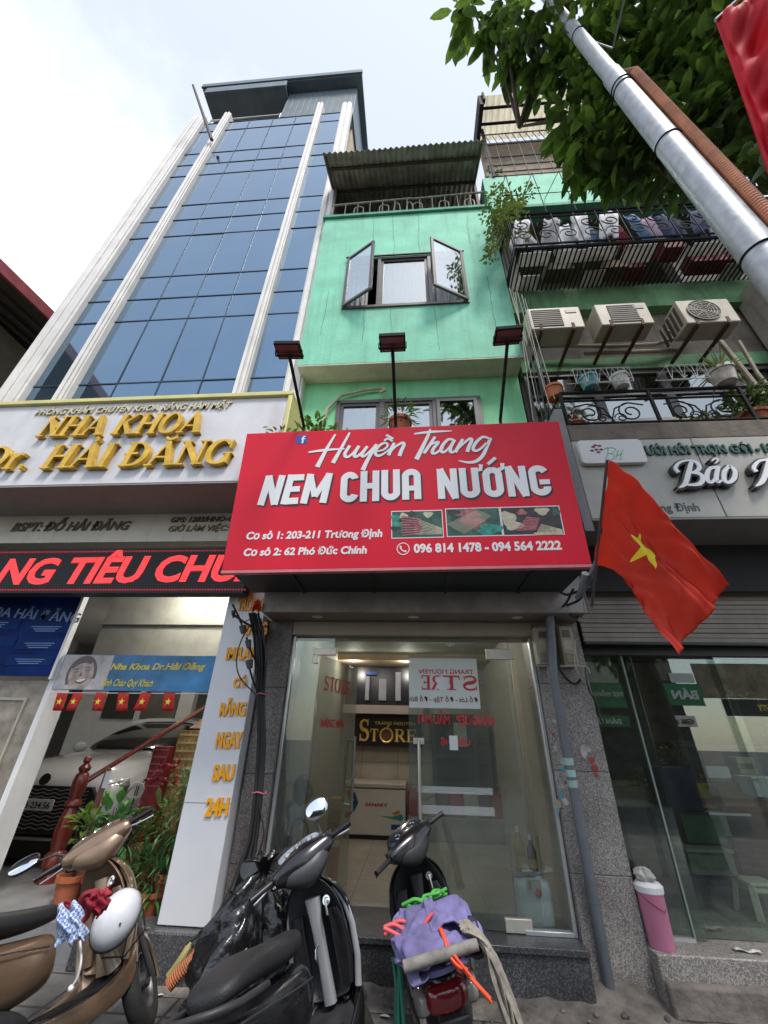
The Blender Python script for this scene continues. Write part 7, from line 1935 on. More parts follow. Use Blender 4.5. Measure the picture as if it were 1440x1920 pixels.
# ================================================================== flower shop on the right
fw = thing('flower_shop', 'dim glass fronted flower shop interior under the roller shutter', 'shopfront', (4.0, 4.4, 0))
FR = 0.29
MB().box(1.64, 6.6, 4.0, 10, 0.0, FR).build('floor', m_granite2, fw, bevel=0.01)
mb = MB(); mb.box(1.64, 6.6, 9.0, 9.1, FR, 3.2); mb.box(6.5, 6.6, 4.4, 9, FR, 3.2); mb.box(1.46, 1.64, 4.6, 9, FR, 3.2)
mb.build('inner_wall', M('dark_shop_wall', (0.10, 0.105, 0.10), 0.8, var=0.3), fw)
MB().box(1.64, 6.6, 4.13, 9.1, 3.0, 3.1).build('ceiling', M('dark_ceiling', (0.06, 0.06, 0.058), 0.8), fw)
cl_ = MB().lathe([(0.0, 2.995), (0.06, 2.995), (0.06, 2.98), (0, 2.98)], (3.3, 6.3, 0), 14).build('ceiling_lamp', m_lamp, fw)
lamp_light('lamp_light', (3.3, 6.3, 2.9), 14, cl_, 0.06, (1.0, 0.95, 0.85))
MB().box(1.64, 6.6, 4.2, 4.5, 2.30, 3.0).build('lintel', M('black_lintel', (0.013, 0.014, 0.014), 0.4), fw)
pg = [1.66, 2.03, 2.9, 3.8]
for k in range(3):
    y = 4.25 + (0.05 if k == 1 else 0)
    MB().box(pg[k], pg[k + 1] + (0.10 if k < 2 else 0), y - 0.005, y + 0.005, FR + 0.006, 2.31).build('glass_panel', m_shopdark, fw)
m_edge = M('glass_edge', (0.22, 0.26, 0.23), 0.2, var=0.1)
mb = MB()
for x, y in ((2.03, 4.238), (2.06, 4.29)):
    mb.box(x, x + 0.012, y - 0.006, y + 0.006, FR, 2.31)
mb.build('glass_edge', m_edge, fw)
mb = MB(); mb.box(1.66, 2.03, 4.22, 4.28, FR, FR + 0.02); mb.build('floor_track', m_fr, fw)
def inbox(name, label, cat, r, Y, d, mat, extra=None):
    xa, xb_, za, zb_ = rect(*r, Y); t = thing(name, label, cat, ((xa + xb_) / 2, Y, za))
    MB().box(xa, xb_, Y, Y + d, za, zb_).build('body', mat, t, bevel=0.006)
    if extra: extra(t, xa, xb_, za, zb_)
    return t
def tbl(t, xa, xb_, za, zb_):
    mb = MB()
    for x in (xa + .04, xb_ - .04):
        for y in (5.2, 5.9): mb.beam((x, y, FR), (x, y, za), 0.05)
    mb.build('leg', m_iron, t)
inbox('work_table', 'dark work table with papers at the back of the flower shop', 'table', (1150, 1478, 1275, 1512, ), 5.2, 0.8, M('table_tan', (0.17, 0.13, 0.07), 0.6, var=0.35, scale=9), tbl)
inbox('green_board', 'dark green board leaning inside the flower shop', 'board', (1290, 1530, 1350, 1580), 4.9, 0.04, M('board_green', (0.012, 0.07, 0.045), 0.5, var=0.3), lambda t, a, b, c, d: MB().box(a - .01, b + .01, 4.94, 4.96, c - .02, d + .02).build('rim', m_black, t))
inbox('plastic_tray', 'pale translucent tray beside the dark green board', 'tray', (1345, 1530, 1402, 1568), 4.95, 0.25, M('tray_grey', (0.20, 0.23, 0.21), 0.4, var=0.25), lambda t, a, b, c, d: MB().box(a - .02, b + .02, 4.93, 5.22, d, d + .02).build('rim', m_white, t))
inbox('cardboard_box', 'brown cardboard box with two open flaps in the flower shop', 'box', (1358, 1475, 1405, 1512), 4.85, 0.25, M('cardboard', (0.36, 0.22, 0.12), 0.8, var=0.12), lambda t, a, b, c, d: MB().add([(a, 4.85, d), ((a + b) / 2 - .01, 4.85, d), ((a + b) / 2 - .03, 4.80, d + .07), (a - .01, 4.80, d + .06), ((a + b) / 2 + .01, 4.85, d), (b, 4.85, d), (b + .01, 4.80, d + .06), ((a + b) / 2 + .03, 4.80, d + .07)], [(0, 1, 2, 3), (4, 5, 6, 7)]).build('flap', M('cardboard_pale', (0.45, 0.36, 0.28), 0.8), t, solid=0.004))
inbox('yellow_carton', 'tall yellow carton left of the cardboard box', 'carton', (1318, 1470, 1335, 1515), 5.0, 0.12, M('carton_yellow', (0.42, 0.33, 0.03), 0.6, var=0.2), lambda t, a, b, c, d: MB().box(a + .01, b - .01, 4.996, 5.0, c + .03, c + .08).build('label', M('carton_pink', (0.3, 0.08, 0.12), 0.6), t))
inbox('white_tub', 'white plastic tub at the right edge of the flower shop', 'tub', (1422, 1462, 1452, 1495), 4.6, 0.2, M('tub_white', (0.62, 0.65, 0.72), 0.4), lambda t, a, b, c, d: MB().box(a - .015, b + .02, 4.58, 4.82, d, d + .02).build('lid', m_white, t, bevel=0.005))
inbox('red_crate', 'dark red crate under the white plastic tub', 'crate', (1395, 1500, 1460, 1640), 4.95, 0.4, M('crate_dkred', (0.085, 0.022, 0.02), 0.7, var=0.4, scale=9), lambda t, a, b, c, d: MB().box(a - .01, b, 4.94, 4.95, d - .1, d).build('rim', M('crate_rim', (0.16, 0.03, 0.03), 0.6), t))
inbox('cream_box', 'narrow cream box standing high on the flower shop shelf', 'box', (1390, 1420, 1412, 1452), 5.2, 0.15, M('cream_card', (0.45, 0.42, 0.28), 0.7, var=0.15), lambda t, a, b, c, d: MB().box(a + .02, b - .02, 5.195, 5.2, c + .05, c + .1).build('label', M('card_brown', (0.2, 0.14, 0.08), 0.6), t))
xa, xb_, za, zb_ = rect(1300, 1350, 1440, 1700, 5.6)
inbox('shelf_unit', 'dark shelf unit against the flower shop wall', 'shelf', (1345, 1395, 1480, 1690), 5.65, 0.4, M('shelf_dark', (0.03, 0.028, 0.03), 0.6, var=0.4, scale=6), lambda t, a, b, c, d: [MB().box(a, b, 5.60, 5.65, mix(c, d, f), mix(c, d, f) + .03).build('shelf_board', M('shelf_board', (0.09, 0.08, 0.07), 0.6), t) for f in (0.2, 0.45, 0.7, 0.96)])
# flowers in a bucket
q = at(1315, 1470, 5.1)
plant('cut_flowers', 'bunch of pink cut flowers wrapped in clear film inside the flower shop', (q.x, 5.1, q.z - 0.28), 0.07, 0.2, m_black, 70, M('flower_pink', (0.30, 0.12, 0.17), 0.6, var=0.5, scale=30), cr=0.11, cz=0.05, pl=0.05, pw=0.035, seed=90)
inbox('blue_bag', 'navy blue bag slumped in the middle of the flower shop floor', 'bag', (1255, 1440, 1298, 1520), 5.0, 0.3, M('bag_navy', (0.015, 0.02, 0.075), 0.7, var=0.4, scale=9), lambda t, a, b, c, d: MB().tube([(a + .03, 5.0, d), ((a + b) / 2, 4.98, d + .09), (b - .03, 5.0, d)], 0.008, 6).build('handle', m_black, t))
inbox('paper_roll', 'roll of brown wrapping paper standing by the flower shop shelf', 'paper roll', (1336, 1400, 1350, 1480), 5.1, 0.08, M('kraft_paper', (0.26, 0.17, 0.10), 0.7, var=0.2), lambda t, a, b, c, d: MB().box(a - .004, b + .004, 5.09, 5.10, c + .1, c + .2).build('band', m_white, t))
inbox('grey_basin', 'grey plastic basin on the floor in front of the dark green board', 'basin', (1300, 1600, 1372, 1640), 4.75, 0.3, M('basin_grey', (0.13, 0.15, 0.13), 0.5, var=0.35, scale=9), lambda t, a, b, c, d: MB().box(a - .015, b + .015, 4.735, 5.06, d, d + .02).build('rim', M('basin_rim', (0.2, 0.22, 0.2), 0.5), t))
for k, (px, py, lab, mt) in enumerate(((1210, 1465, 'bunch of green foliage on the flower shop work table', m_leaf), (1400, 1280, 'dry branch arrangement high at the right of the flower shop', M('dry_branch', (0.20, 0.13, 0.07), 0.8, var=0.4)), (1262, 1420, 'dark fern bunch above the navy blue bag', m_leafd), (1385, 1545, 'small green plant beside the pale translucent tray', m_leafb))):
    q = at(px, py, 5.3); plant('shop_plant', lab, (q.x, 5.3, q.z - 0.30), 0.06, 0.16, m_black, 80, mt, cr=0.16, cz=0.10, pl=0.10, pw=0.035, seed=200 + k)
# white stool
q = at(1415, 1650, 4.85)
st = thing('plastic_stool', 'small white plastic stool on the flower shop floor', 'stool', (q.x, 4.85, FR))
m_stool = M('stool_white', (0.55, 0.54, 0.46), 0.5, var=0.08); zt_ = max(FR + 0.24, q.z)
mb = MB(); s = 0.125
mb.box(q.x - s, q.x + s, 4.85 - s, 4.85 + s, zt_ - 0.025, zt_); mb.box(q.x - s + .01, q.x + s - .01, 4.85 - s + .01, 4.85 - s + .025, zt_ - 0.07, zt_ - 0.025)
mb.build('seat', m_stool, st, bevel=0.012)
for sx in (-1, 1):
    for sy in (-1, 1):
        MB().beam((q.x + sx * (s - .02), 4.85 + sy * (s - .02), zt_ - .02), (q.x + sx * (s + .02), 4.85 + sy * (s + .02), FR), 0.045, 0.03).build('leg', m_stool, st)
# pink flask bucket by the pier
q = atz(1222, 1782, FR); q.y += 0.06; q.x = max(q.x, 1.735); zt_ = FR + 0.34
pk = thing('pink_flask', 'pink insulated bucket with a white lid and rag beside the granite pier', 'bucket', (q.x, q.y, FR))
MB().lathe([(0.078, 0), (0.084, 0.01), (0.090, zt_ - FR - .05), (0.093, zt_ - FR - .045), (0.093, zt_ - FR - .02), (0.0, zt_ - FR - .02)], (q.x, q.y, FR), 24).build('body', M('pink_plastic', (0.66, 0.24, 0.37), 0.35, var=0.05), pk)
MB().lathe([(0.097, zt_ - FR - .04), (0.099, zt_ - FR - .005), (0.078, zt_ - FR + .015), (0, zt_ - FR + .02)], (q.x, q.y, FR), 24).build('lid', m_white, pk)
MB().tube([(q.x - .086, q.y - .02, zt_ - .05), (q.x - .06, q.y - .09, zt_ - .08), (q.x + .03, q.y - .10, zt_ - .13), (q.x + .082, q.y - .03, zt_ - .12)], 0.004, 5).build('handle', M('pink_dark', (0.30, 0.06, 0.12), 0.5), pk)
blobby(MB(), (q.x - 0.01, q.y, zt_ + 0.05), 0.065, 0.06, 0.045, 5, 0.3).build('rag', M('grey_rag', (0.42, 0.40, 0.37), 0.8, var=0.3, scale=20), pk)
# litter on the shop step
mb = MB(); p = atz(1398, 1782, FR + .006); mb.grid(lambda u, v: p + X * (0.16 * (u - .5)) + Yv * (0.045 * (v - .5) - 0.03 * u) + Z * (0.006 + 0.006 * math.sin(u * 9)), 10, 3)
tag(mb.build('paper_scrap', M('paper_black_white', (0.40, 0.40, 0.38), 0.7, var=0.9, scale=40), solid=0.002), 'crumpled black and white paper scrap on the flower shop step', 'litter')
# cloth cutting edge step of the flower shop
MB().box(1.64, 6.6, 3.93, 4.0, 0.0, FR - 0.12).build('front_step', M('step_cement', (0.19, 0.165, 0.145), 0.9, var=0.35, scale=6, bump=0.6, bscale=25), fw, bevel=0.02)

# ================================================================== the far side of the street, behind the camera: seen only mirrored in the glass
os_ = thing('opposite_house', 'low house across the street with a green shop sign', 'house', (3, -12, 0))
m_ob = M('opposite_wall', (0.15, 0.14, 0.12), 0.8, var=0.35, scale=1.2, streak=0.4)
MB().box(-4, 12, -14, -12, -0.16, 6.2).build('wall', m_ob, os_)
MB().box(-4, 12, -12.0, -11.95, 0, 4.1).build('dark_shopfront', m_dark, os_)
def mirrored(px, py, Yg, Yw):
    """where a thing on the wall y = Yw stands if the glass at y = Yg shows it at this photo point"""
    p = at(px, py, 2 * Yg - Yw); return V3((p.x, Yw, p.z))
def opp_sign(px0, py0, px1, py1, mat, text, tm, nm='sign_board', frac=(0.1, 0.9, 0.3, 0.7), dy=0.0):
    a, b = mirrored(px0, py1, 4.25, -11.85 + dy), mirrored(px1, py0, 4.25, -11.85 + dy)
    o = MB().box(a.x, b.x, a.y - .08, a.y, a.z, b.z).build(nm, mat, os_)
    if text:
        w = abs(b.x - a.x); h = abs(b.z - a.z)
        MB().text(text, V3((max(a.x, b.x) - w * frac[0], a.y, min(a.z, b.z) + h * frac[2])), -X, Z, Yv, w * (frac[1] - frac[0]), h * (frac[3] - frac[2]), 0.03, bold=0.04).build('lettering', tm, o, smooth=0)
m_sgreen = M('sign_green', (0.004, 0.22, 0.075), 0.5, var=0.05)
opp_sign(1098, 1282, 1172, 1326, m_sgreen, 'THỰC PHẨM SẠCH', m_white, frac=(.1, .9, .45, .65)); opp_sign(1102, 1342, 1178, 1362, m_sgreen, 'BÁN LẺ', m_white, frac=(.2, .8, .25, .75))
opp_sign(1095, 1240, 1150, 1280, M('sign_pale', (0.45, 0.45, 0.40), 0.6, var=0.2), None, None)
opp_sign(1254, 1282, 1312, 1322, m_sgreen, 'BÁN', m_white, frac=(.12, .80, .28, .72)); opp_sign(1262, 1342, 1305, 1362, m_white, 'Giá sỉ', M('brown_w', (0.15, 0.06, 0.04), 0.6), frac=(.1, .9, .25, .75)); opp_sign(1262, 1262, 1300, 1279, m_white, None, None)
opp_sign(1368, 1312, 1470, 1342, m_black, 'BEAUTY', m_yp, frac=(.1, .5, .3, .7)); opp_sign(1320, 1245, 1440, 1308, M('opp_tan', (0.22, 0.18, 0.13), 0.7, var=0.4, scale=1.5), None, None, dy=-0.06)
ot = thing('opposite_tree', 'dark tree across the street seen in the glass', 'tree', (5.8, -9, 0))
tb = mirrored(1235, 1400, 4.25, -8.0)
MB().tube([(tb.x, -8, -0.16), (tb.x, -8, 2), (tb.x - .2, -8, 4.5)], [0.75, 0.62, 0.5], 12).build('trunk', M('bark_dark', (0.02, 0.018, 0.015), 0.9), ot)
mb = MB(); rng = random.Random(55)
bush(mb, Vector((tb.x - .3, -8, 5.6)), 1.8, 1300, 0.4, 0.2, rng)
mb.build('crown', m_leafd, ot, smooth=0)
# ================================================================== three scooters parked nose in on their side stands
S_AX = Vector((-0.454, 0, 0.891)); S_AO = Vector((0.42, 0, 0.80))
m_seat = M('seat_vinyl', (0.016, 0.016, 0.018), 0.55, var=0.25, scale=5, bump=0.15, bscale=120)
m_tyre = M('tyre_rubber', (0.018, 0.018, 0.018), 0.85, var=0.3, scale=20)
m_rim = M('cast_rim', (0.10, 0.10, 0.105), 0.4, metal=0.6, var=0.2)
m_engine = M('engine_grey', (0.09, 0.09, 0.092), 0.6, metal=0.4, var=0.35, scale=14)
m_tail = M('tail_lens_red', (0.16, 0.008, 0.012), 0.12, var=0.15, coat=0.6)
m_clear = M('clear_lens', (0.24, 0.225, 0.205), 0.12, var=0.15, coat=0.5)
m_mirglass = M('mirror_glass', (0.72, 0.76, 0.78), 0.03, metal=1.0, var=0.01)
m_matblack = M('matt_black_plastic', (0.022, 0.022, 0.024), 0.55, var=0.25, scale=9, rvar=0.15)
def superring(c, ax, ay, hx, hy, e=0.7, n=20):
    return [c + ax * (hx * math.copysign(abs(math.cos(t)) ** e, math.cos(t))) + ay * (hy * math.copysign(abs(math.sin(t)) ** e, math.sin(t))) for t in [2 * math.pi * i / n for i in range(n)]]
def xloft(mb, st, e=0.75, n=20):
    """stations along x: (x, z centre, half width, half height)"""
    return mb.loft([superring(V3((x, 0, z)), Yv, Z, hw, hh, e, n) for (x, z, hw, hh) in st])
class Scooter:
    def __init__(self, label, xy, head, lean, steer, s, paint, inner, gauge, mirrors, rack=False, dusty=0.0):
        self.t = thing('parked_scooter', label, 'scooter', (xy[0], xy[1], 0.0), 'scooters parked in front of the shops', rot=(-R(lean), 0, R(head)))
        self.t.scale = (s, s, s)
        self.M = Matrix.Translation((xy[0], xy[1], 0.0)) @ Matrix.Rotation(R(head), 4, 'Z') @ Matrix.Rotation(-R(lean), 4, 'X') @ Matrix.Scale(s, 4)
        self.q = Matrix.Rotation(R(steer), 3, S_AX)
        t = self.t
        P = lambda mb, name, mats, par=t, st=False, **kw: self.put(mb, name, mats, par, st, **kw)
        # rear body panels
        body = P(xloft(MB(), [(-0.93, 0.70, 0.035, 0.03), (-0.88, 0.69, 0.085, 0.06), (-0.75, 0.655, 0.125, 0.085), (-0.55, 0.60, 0.150, 0.12), (-0.34, 0.555, 0.160, 0.145), (-0.14, 0.54, 0.150, 0.135), (0.0, 0.545, 0.12, 0.12), (0.05, 0.55, 0.09, 0.10)], 0.8, 24), 'body', paint, sub=1, smooth=60)
        P(xloft(MB(), [(-0.86, 0.645, 0.075, 0.05), (-0.70, 0.56, 0.11, 0.08), (-0.45, 0.46, 0.135, 0.10), (-0.2, 0.36, 0.13, 0.09), (-0.02, 0.30, 0.11, 0.06)], 0.8, 20), 'under_panel', m_matblack, sub=1, smooth=60)
        # seat: stepped, sides turned under
        P(xloft(MB(), [(-0.80, 0.775, 0.06, 0.022), (-0.76, 0.79, 0.112, 0.040), (-0.60, 0.795, 0.135, 0.052), (-0.42, 0.785, 0.142, 0.056), (-0.30, 0.765, 0.142, 0.055), (-0.16, 0.748, 0.125, 0.052), (-0.04, 0.742, 0.095, 0.048), (0.04, 0.742, 0.062, 0.040), (0.075, 0.735, 0.03, 0.022)], 0.75, 24), 'seat', m_seat, sub=1, smooth=70)
        mb = MB()
        P(mb.tube([(-0.55, 0.165, 0.735), (-0.78, 0.16, 0.755), (-0.92, 0.11, 0.775), (-0.95, 0.0, 0.78), (-0.92, -0.11, 0.775), (-0.78, -0.16, 0.755), (-0.55, -0.165, 0.735)], 0.014, 10), 'grab_rail', m_steel if rack else m_matblack, smooth=60)
        # tail lamp cluster
        tl = P(MB().loft([superring(V3((x, 0, z)), Yv, Z, hw, hh, 0.6, 18) for (x, z, hw, hh) in ((-0.86, 0.67, 0.118, 0.058), (-0.93, 0.665, 0.105, 0.052), (-0.965, 0.66, 0.06, 0.035))]), 'tail_lamp', m_tail, smooth=60, sub=1)
        for sy in (-1, 1):
            P(MB().loft([superring(V3((x, sy * y, 0.655)), Yv, Z, hw, hh, 0.7, 14) for (x, y, hw, hh) in ((-0.83, 0.125, 0.03, 0.045), (-0.90, 0.118, 0.032, 0.04), (-0.925, 0.105, 0.02, 0.025))]), 'indicator', m_clear, tl, smooth=60)
        mb = MB(); mb.obox((-0.93, 0, 0.48), (0.012, 0, 0.0), (0, 0.085, 0), (-0.03, 0, 0.13)); mb.obox((-0.90, 0, 0.60), (0.03, 0, 0), (0, 0.06, 0), (0, 0, 0.03))
        P(mb, 'rear_mudguard', m_matblack, bevel=0.012)
        P(MB().obox((-0.952, 0, 0.50), (0.004, 0, 0.001), (0, 0.095, 0), (-0.018, 0, 0.07)), 'number_plate', M('plate_dirty', (0.45, 0.45, 0.43), 0.5, var=0.15), bevel=0.003)
        # wheels
        def wheel(c, st):
            prof = [(0.13, -0.030), (0.165, -0.045), (0.20, -0.046), (0.222, -0.030), (0.230, 0.0), (0.222, 0.030), (0.20, 0.046), (0.165, 0.045), (0.13, 0.030)]
            w = P(MB().lathe(prof, c, 32, axis=(0, 1, 0), cap=False), 'wheel', m_tyre, st=st, smooth=40)
            mb = MB().lathe([(0.150, -0.034), (0.135, -0.036), (0.125, -0.02), (0.125, 0.02), (0.135, 0.036), (0.150, 0.034)], c, 28, axis=(0, 1, 0), cap=False)
            mb.lathe([(0.0, -0.05), (0.04, -0.05), (0.045, 0.05), (0, 0.05)], c, 14, axis=(0, 1, 0))
            for k in range(5):
                a = k * 2 * math.pi / 5; d = V3((math.cos(a), 0, math.sin(a)))
                mb.beam(Vector(c) + d * 0.03, Vector(c) + d * 0.135, 0.03, 0.022, up=(0, 1, 0))
            P(mb, 'rim', m_rim, w, st, smooth=40)
        wheel((-0.60, 0, 0.23), False); wheel((0.655, 0, 0.23), True)
        mb = MB(); mb.box(-0.66, -0.05, -0.02, 0.10, 0.19, 0.34); mb.lathe([(0, -0.06), (0.10, -0.05), (0.10, 0.05), (0, 0.06)], (-0.18, 0.06, 0.27), 16, axis=(0, 1, 0)); mb.lathe([(0, -0.03), (0.09, -0.03), (0.09, 0.03), (0, 0.03)], (-0.60, 0.09, 0.25), 16, axis=(0, 1, 0))
        P(mb, 'engine', m_engine, bevel=0.015)
        P(MB().tube([(-0.10, -0.10, 0.20), (-0.30, -0.13, 0.20), (-0.40, -0.145, 0.25), (-0.45, -0.15, 0.28), (-0.85, -0.165, 0.36), (-0.87, -0.165, 0.364)], [0.018, 0.018, 0.02, 0.055, 0.058, 0.04], 14), 'exhaust', m_matblack, smooth=60)
        P(MB().obox((-0.62, -0.215, 0.325), (0.17, 0, 0.035), (0, 0.006, 0), (-0.008, 0, 0.042)), 'heat_shield', m_steel, bevel=0.004)
        P(MB().tube([(-0.50, 0.11, 0.30), (-0.56, 0.12, 0.55)], 0.028, 10), 'shock_absorber', m_chrome)
        P(MB().tube([(-0.02, 0.12, 0.22), (0.04, 0.24, 0.10), (0.06, 0.31, 0.02)], 0.011, 8), 'side_stand', m_steel)
        # floor board and lower skirts
        mb = MB().loft([superring(V3((x, 0, z)), Yv, Z, hw, 0.035, 0.4, 20) for (x, z, hw) in ((-0.10, 0.285, 0.14), (0.05, 0.28, 0.165), (0.25, 0.28, 0.175), (0.42, 0.30, 0.165), (0.50, 0.35, 0.13))])
        P(mb, 'floorboard', m_matblack, smooth=50)
        mb = MB()
        for k in range(5): mb.box(0.02, 0.34, -0.12 + k * 0.055, -0.105 + k * 0.055, 0.313, 0.319)
        P(mb, 'foot_rib', m_black)
        for sy in (-1, 1):
            P(MB().loft([superring(V3((x, sy * y, z)), Yv, Z, 0.018, hh, 0.7, 12) for (x, y, z, hh) in ((-0.14, 0.135, 0.285, 0.045), (0.05, 0.168, 0.265, 0.040), (0.25, 0.18, 0.265, 0.045), (0.42, 0.175, 0.30, 0.07), (0.52, 0.15, 0.38, 0.08))]), 'side_skirt', paint, smooth=60, sub=1)
        # leg shield: painted front shell and inner panel
        outer, innerr = [], []
        for (z, xf, w, bul, th) in ((0.26, 0.47, 0.14, 0.08, 0.05), (0.36, 0.50, 0.185, 0.10, 0.05), (0.50, 0.51, 0.215, 0.115, 0.045), (0.64, 0.495, 0.228, 0.12, 0.045), (0.76, 0.475, 0.222, 0.115, 0.05), (0.84, 0.455, 0.19, 0.10, 0.055), (0.90, 0.435, 0.13, 0.075, 0.055), (0.935, 0.425, 0.07, 0.05, 0.05)):
            us = [-1 + 2 * i / 14 for i in range(15)]
            fr = [V3((xf - 0.06 + bul * (1 - abs(u) ** 2.2), w * u, z)) for u in us]
            bk_ = [V3((xf - 0.06 + bul * (1 - abs(u) ** 2.2) - th, w * 0.97 * u, z)) for u in reversed(us)]
            outer.append(fr + bk_)
            innerr.append([V3((xf - 0.075 + bul * 0.75 * (1 - abs(u) ** 2.2) - th, w * 0.82 * u, z)) for u in us] + [V3((xf - 0.055 + bul * 0.75 * (1 - abs(u) ** 2.2) - th, w * 0.82 * u, z)) for u in reversed(us)])
        P(MB().loft(outer), 'leg_shield', paint, smooth=60, sub=1)
        ip = P(MB().loft(innerr[1:]), 'inner_panel', inner[0], smooth=60, sub=1)
        for sy in (-1, 1):
            # moulded glove pockets and bright edge strips on the inner panel
            P(MB().loft([superring(V3((x, sy * y, z)), X, Yv, 0.022, hw, 0.6, 14) for (x, y, z, hw) in ((0.41, 0.125, 0.42, 0.035), (0.40, 0.135, 0.55, 0.052), (0.385, 0.135, 0.68, 0.05), (0.375, 0.115, 0.76, 0.035))]), 'pocket', inner[1], ip, smooth=60)
            P(MB().tube([V3((0.405, sy * 0.185, 0.40)), V3((0.415, sy * 0.205, 0.52)), V3((0.405, sy * 0.208, 0.66)), V3((0.39, sy * 0.19, 0.77)), V3((0.375, sy * 0.14, 0.86))], 0.020, 10, squash=0.55), 'edge_strip', inner[2], ip, smooth=60)
        P(MB().loft([superring(V3((x, 0, z)), X, Yv, 0.03, hw, 0.6, 14) for (x, z, hw) in ((0.42, 0.36, 0.035), (0.40, 0.55, 0.03), (0.375, 0.70, 0.034), (0.36, 0.83, 0.05))]), 'steering_cover', inner[2], ip, smooth=60)
        kl = P(MB().lathe([(0, 0.0), (0.024, 0.0), (0.024, 0.012), (0.014, 0.012), (0.010, 0.006), (0, 0.006)], (0.352, -0.095, 0.80), 18, axis=(-1, 0, 0.25)), 'key_lock', m_chrome, ip)
        P(MB().tube([(0.35, 0.0, 0.62), (0.31, 0.0, 0.61), (0.30, 0.0, 0.58), (0.32, 0.0, 0.56)], 0.007, 8), 'bag_hook', m_chrome)
        # front mudguard
        fen = []
        for i in range(9):
            a = R(155 - 20 * i); fen.append([V3((0.655 + (0.262 + dr) * math.cos(a) - 0.0, y, 0.23 + (0.262 + dr) * math.sin(a))) for (y, dr) in ((-0.062, -0.045), (-0.055, 0.0), (-0.03, 0.016), (0, 0.022), (0.03, 0.016), (0.055, 0.0), (0.062, -0.045), (0.05, -0.05), (0, 0.008), (-0.05, -0.05))])
        P(MB().loft(fen), 'front_mudguard', paint, st=True, smooth=60)
        mb = MB()
        for sy in (-1, 1): mb.tube([(0.655, sy * 0.075, 0.23), (0.535, sy * 0.07, 0.55)], 0.02, 10)
        P(mb, 'fork', m_rim, st=True)
        # handlebar cowl
        def yl(st, e=0.8, n=20): return MB().loft([superring(V3((x, y, z)), X, Z, hx, hz, e, n) for (y, x, z, hx, hz) in st])
        cowl = P(yl([(y_, x_ - 0.012, z_ - 0.008, hx_ * 1.32, hz_ * 1.55) for (y_, x_, z_, hx_, hz_) in ([(-0.205, 0.30, 1.035, 0.022, 0.020), (-0.17, 0.32, 1.035, 0.045, 0.032), (-0.11, 0.355, 1.03, 0.080, 0.048), (-0.05, 0.375, 1.02, 0.105, 0.062), (0.0, 0.38, 1.018, 0.112, 0.066), (0.05, 0.375, 1.02, 0.105, 0.062), (0.11, 0.355, 1.03, 0.080, 0.048), (0.17, 0.32, 1.035, 0.045, 0.032), (0.205, 0.30, 1.035, 0.022, 0.020)])]), 'handlebar_cowl', paint, st=True, smooth=60, sub=1)
        P(yl([(-0.16, 0.295, 1.00, 0.04, 0.04), (-0.08, 0.30, 0.975, 0.08, 0.065), (0.0, 0.31, 0.955, 0.10, 0.085), (0.08, 0.30, 0.975, 0.08, 0.065), (0.16, 0.295, 1.00, 0.04, 0.04)]), 'cowl_underside', inner[0], cowl, True, smooth=60, sub=1)
        # instrument panel: tilted oval on the rear top of the cowl
        nn = Vector((-0.52, 0, 0.854)); uu = Vector((0.854, 0, 0.52))
        c = V3((0.315, 0, 1.090))
        def oval(c, a, b, k=26): return [c + Yv * (a * math.copysign(abs(math.cos(t)) ** 0.75, math.cos(t))) + uu * (b * math.copysign(abs(math.sin(t)) ** 0.85, math.sin(t))) for t in [2 * math.pi * i / k for i in range(k)]]
        ip2 = P(MB().loft([oval(c - nn * 0.03, 0.165, 0.075), oval(c, 0.163, 0.073), oval(c + nn * 0.008, 0.152, 0.064)]), 'instrument_panel', m_black, cowl, True, smooth=50)
        P(MB().loft([oval(c + nn * 0.006, 0.145, 0.058), oval(c + nn * 0.012, 0.130, 0.048)]), 'gauge_lens', gauge, cowl, True, smooth=50)
        mb = MB()
        for (y, r) in ((0.0, 0.032), (0.075, 0.020), (-0.075, 0.020)):
            cc = c + Yv * y + nn * 0.0145
            mb.tube([cc + Yv * (r * math.cos(q)) + uu * (r * 0.9 * math.sin(q)) for q in [i * math.pi / 10 for i in range(20)]], 0.0025, 5, closed=True)
        mb.beam(c + nn * 0.0145, c + nn * 0.0145 + Yv * 0.018 + uu * 0.016, 0.003)
        P(mb, 'gauge_dial', m_chrome, cowl, True)
        P(MB().loft([superring(V3((x, 0, z)), Yv, Z, hw, hh, 0.7, 16) for (x, z, hw, hh) in ((0.46, 1.01, 0.085, 0.05), (0.495, 1.0, 0.07, 0.042), (0.505, 0.998, 0.04, 0.025))]), 'headlight', m_clear, cowl, True, smooth=60)
        for sy in (-1, 1):
            P(MB().tube([(0.30, sy * 0.20, 1.035), (0.285, sy * 0.225, 1.034), (0.272, sy * 0.335, 1.031), (0.27, sy * 0.345, 1.03)], [0.0165, 0.0175, 0.0165, 0.019], 14), 'grip', m_black, st=True, smooth=60)
            P(MB().tube([(0.345, sy * 0.17, 1.03), (0.355, sy * 0.21, 1.022), (0.335, sy * 0.27, 1.01), (0.315, sy * 0.335, 1.0)], [0.008, 0.007, 0.0055, 0.006], 8), 'brake_lever', m_chrome, st=True)
            mb = MB(); mb.obox((0.297, sy * 0.185, 1.058), (0.02, 0, 0), (0, 0.03, 0), (0, 0, 0.014))
            for k in range(3): mb.obox((0.280, sy * (0.17 + 0.018 * k), 1.066), (0.006, 0, 0), (0, 0.006, 0), (0, 0, 0.008))
            P(mb, 'switch_block', m_matblack, st=True, bevel=0.004)
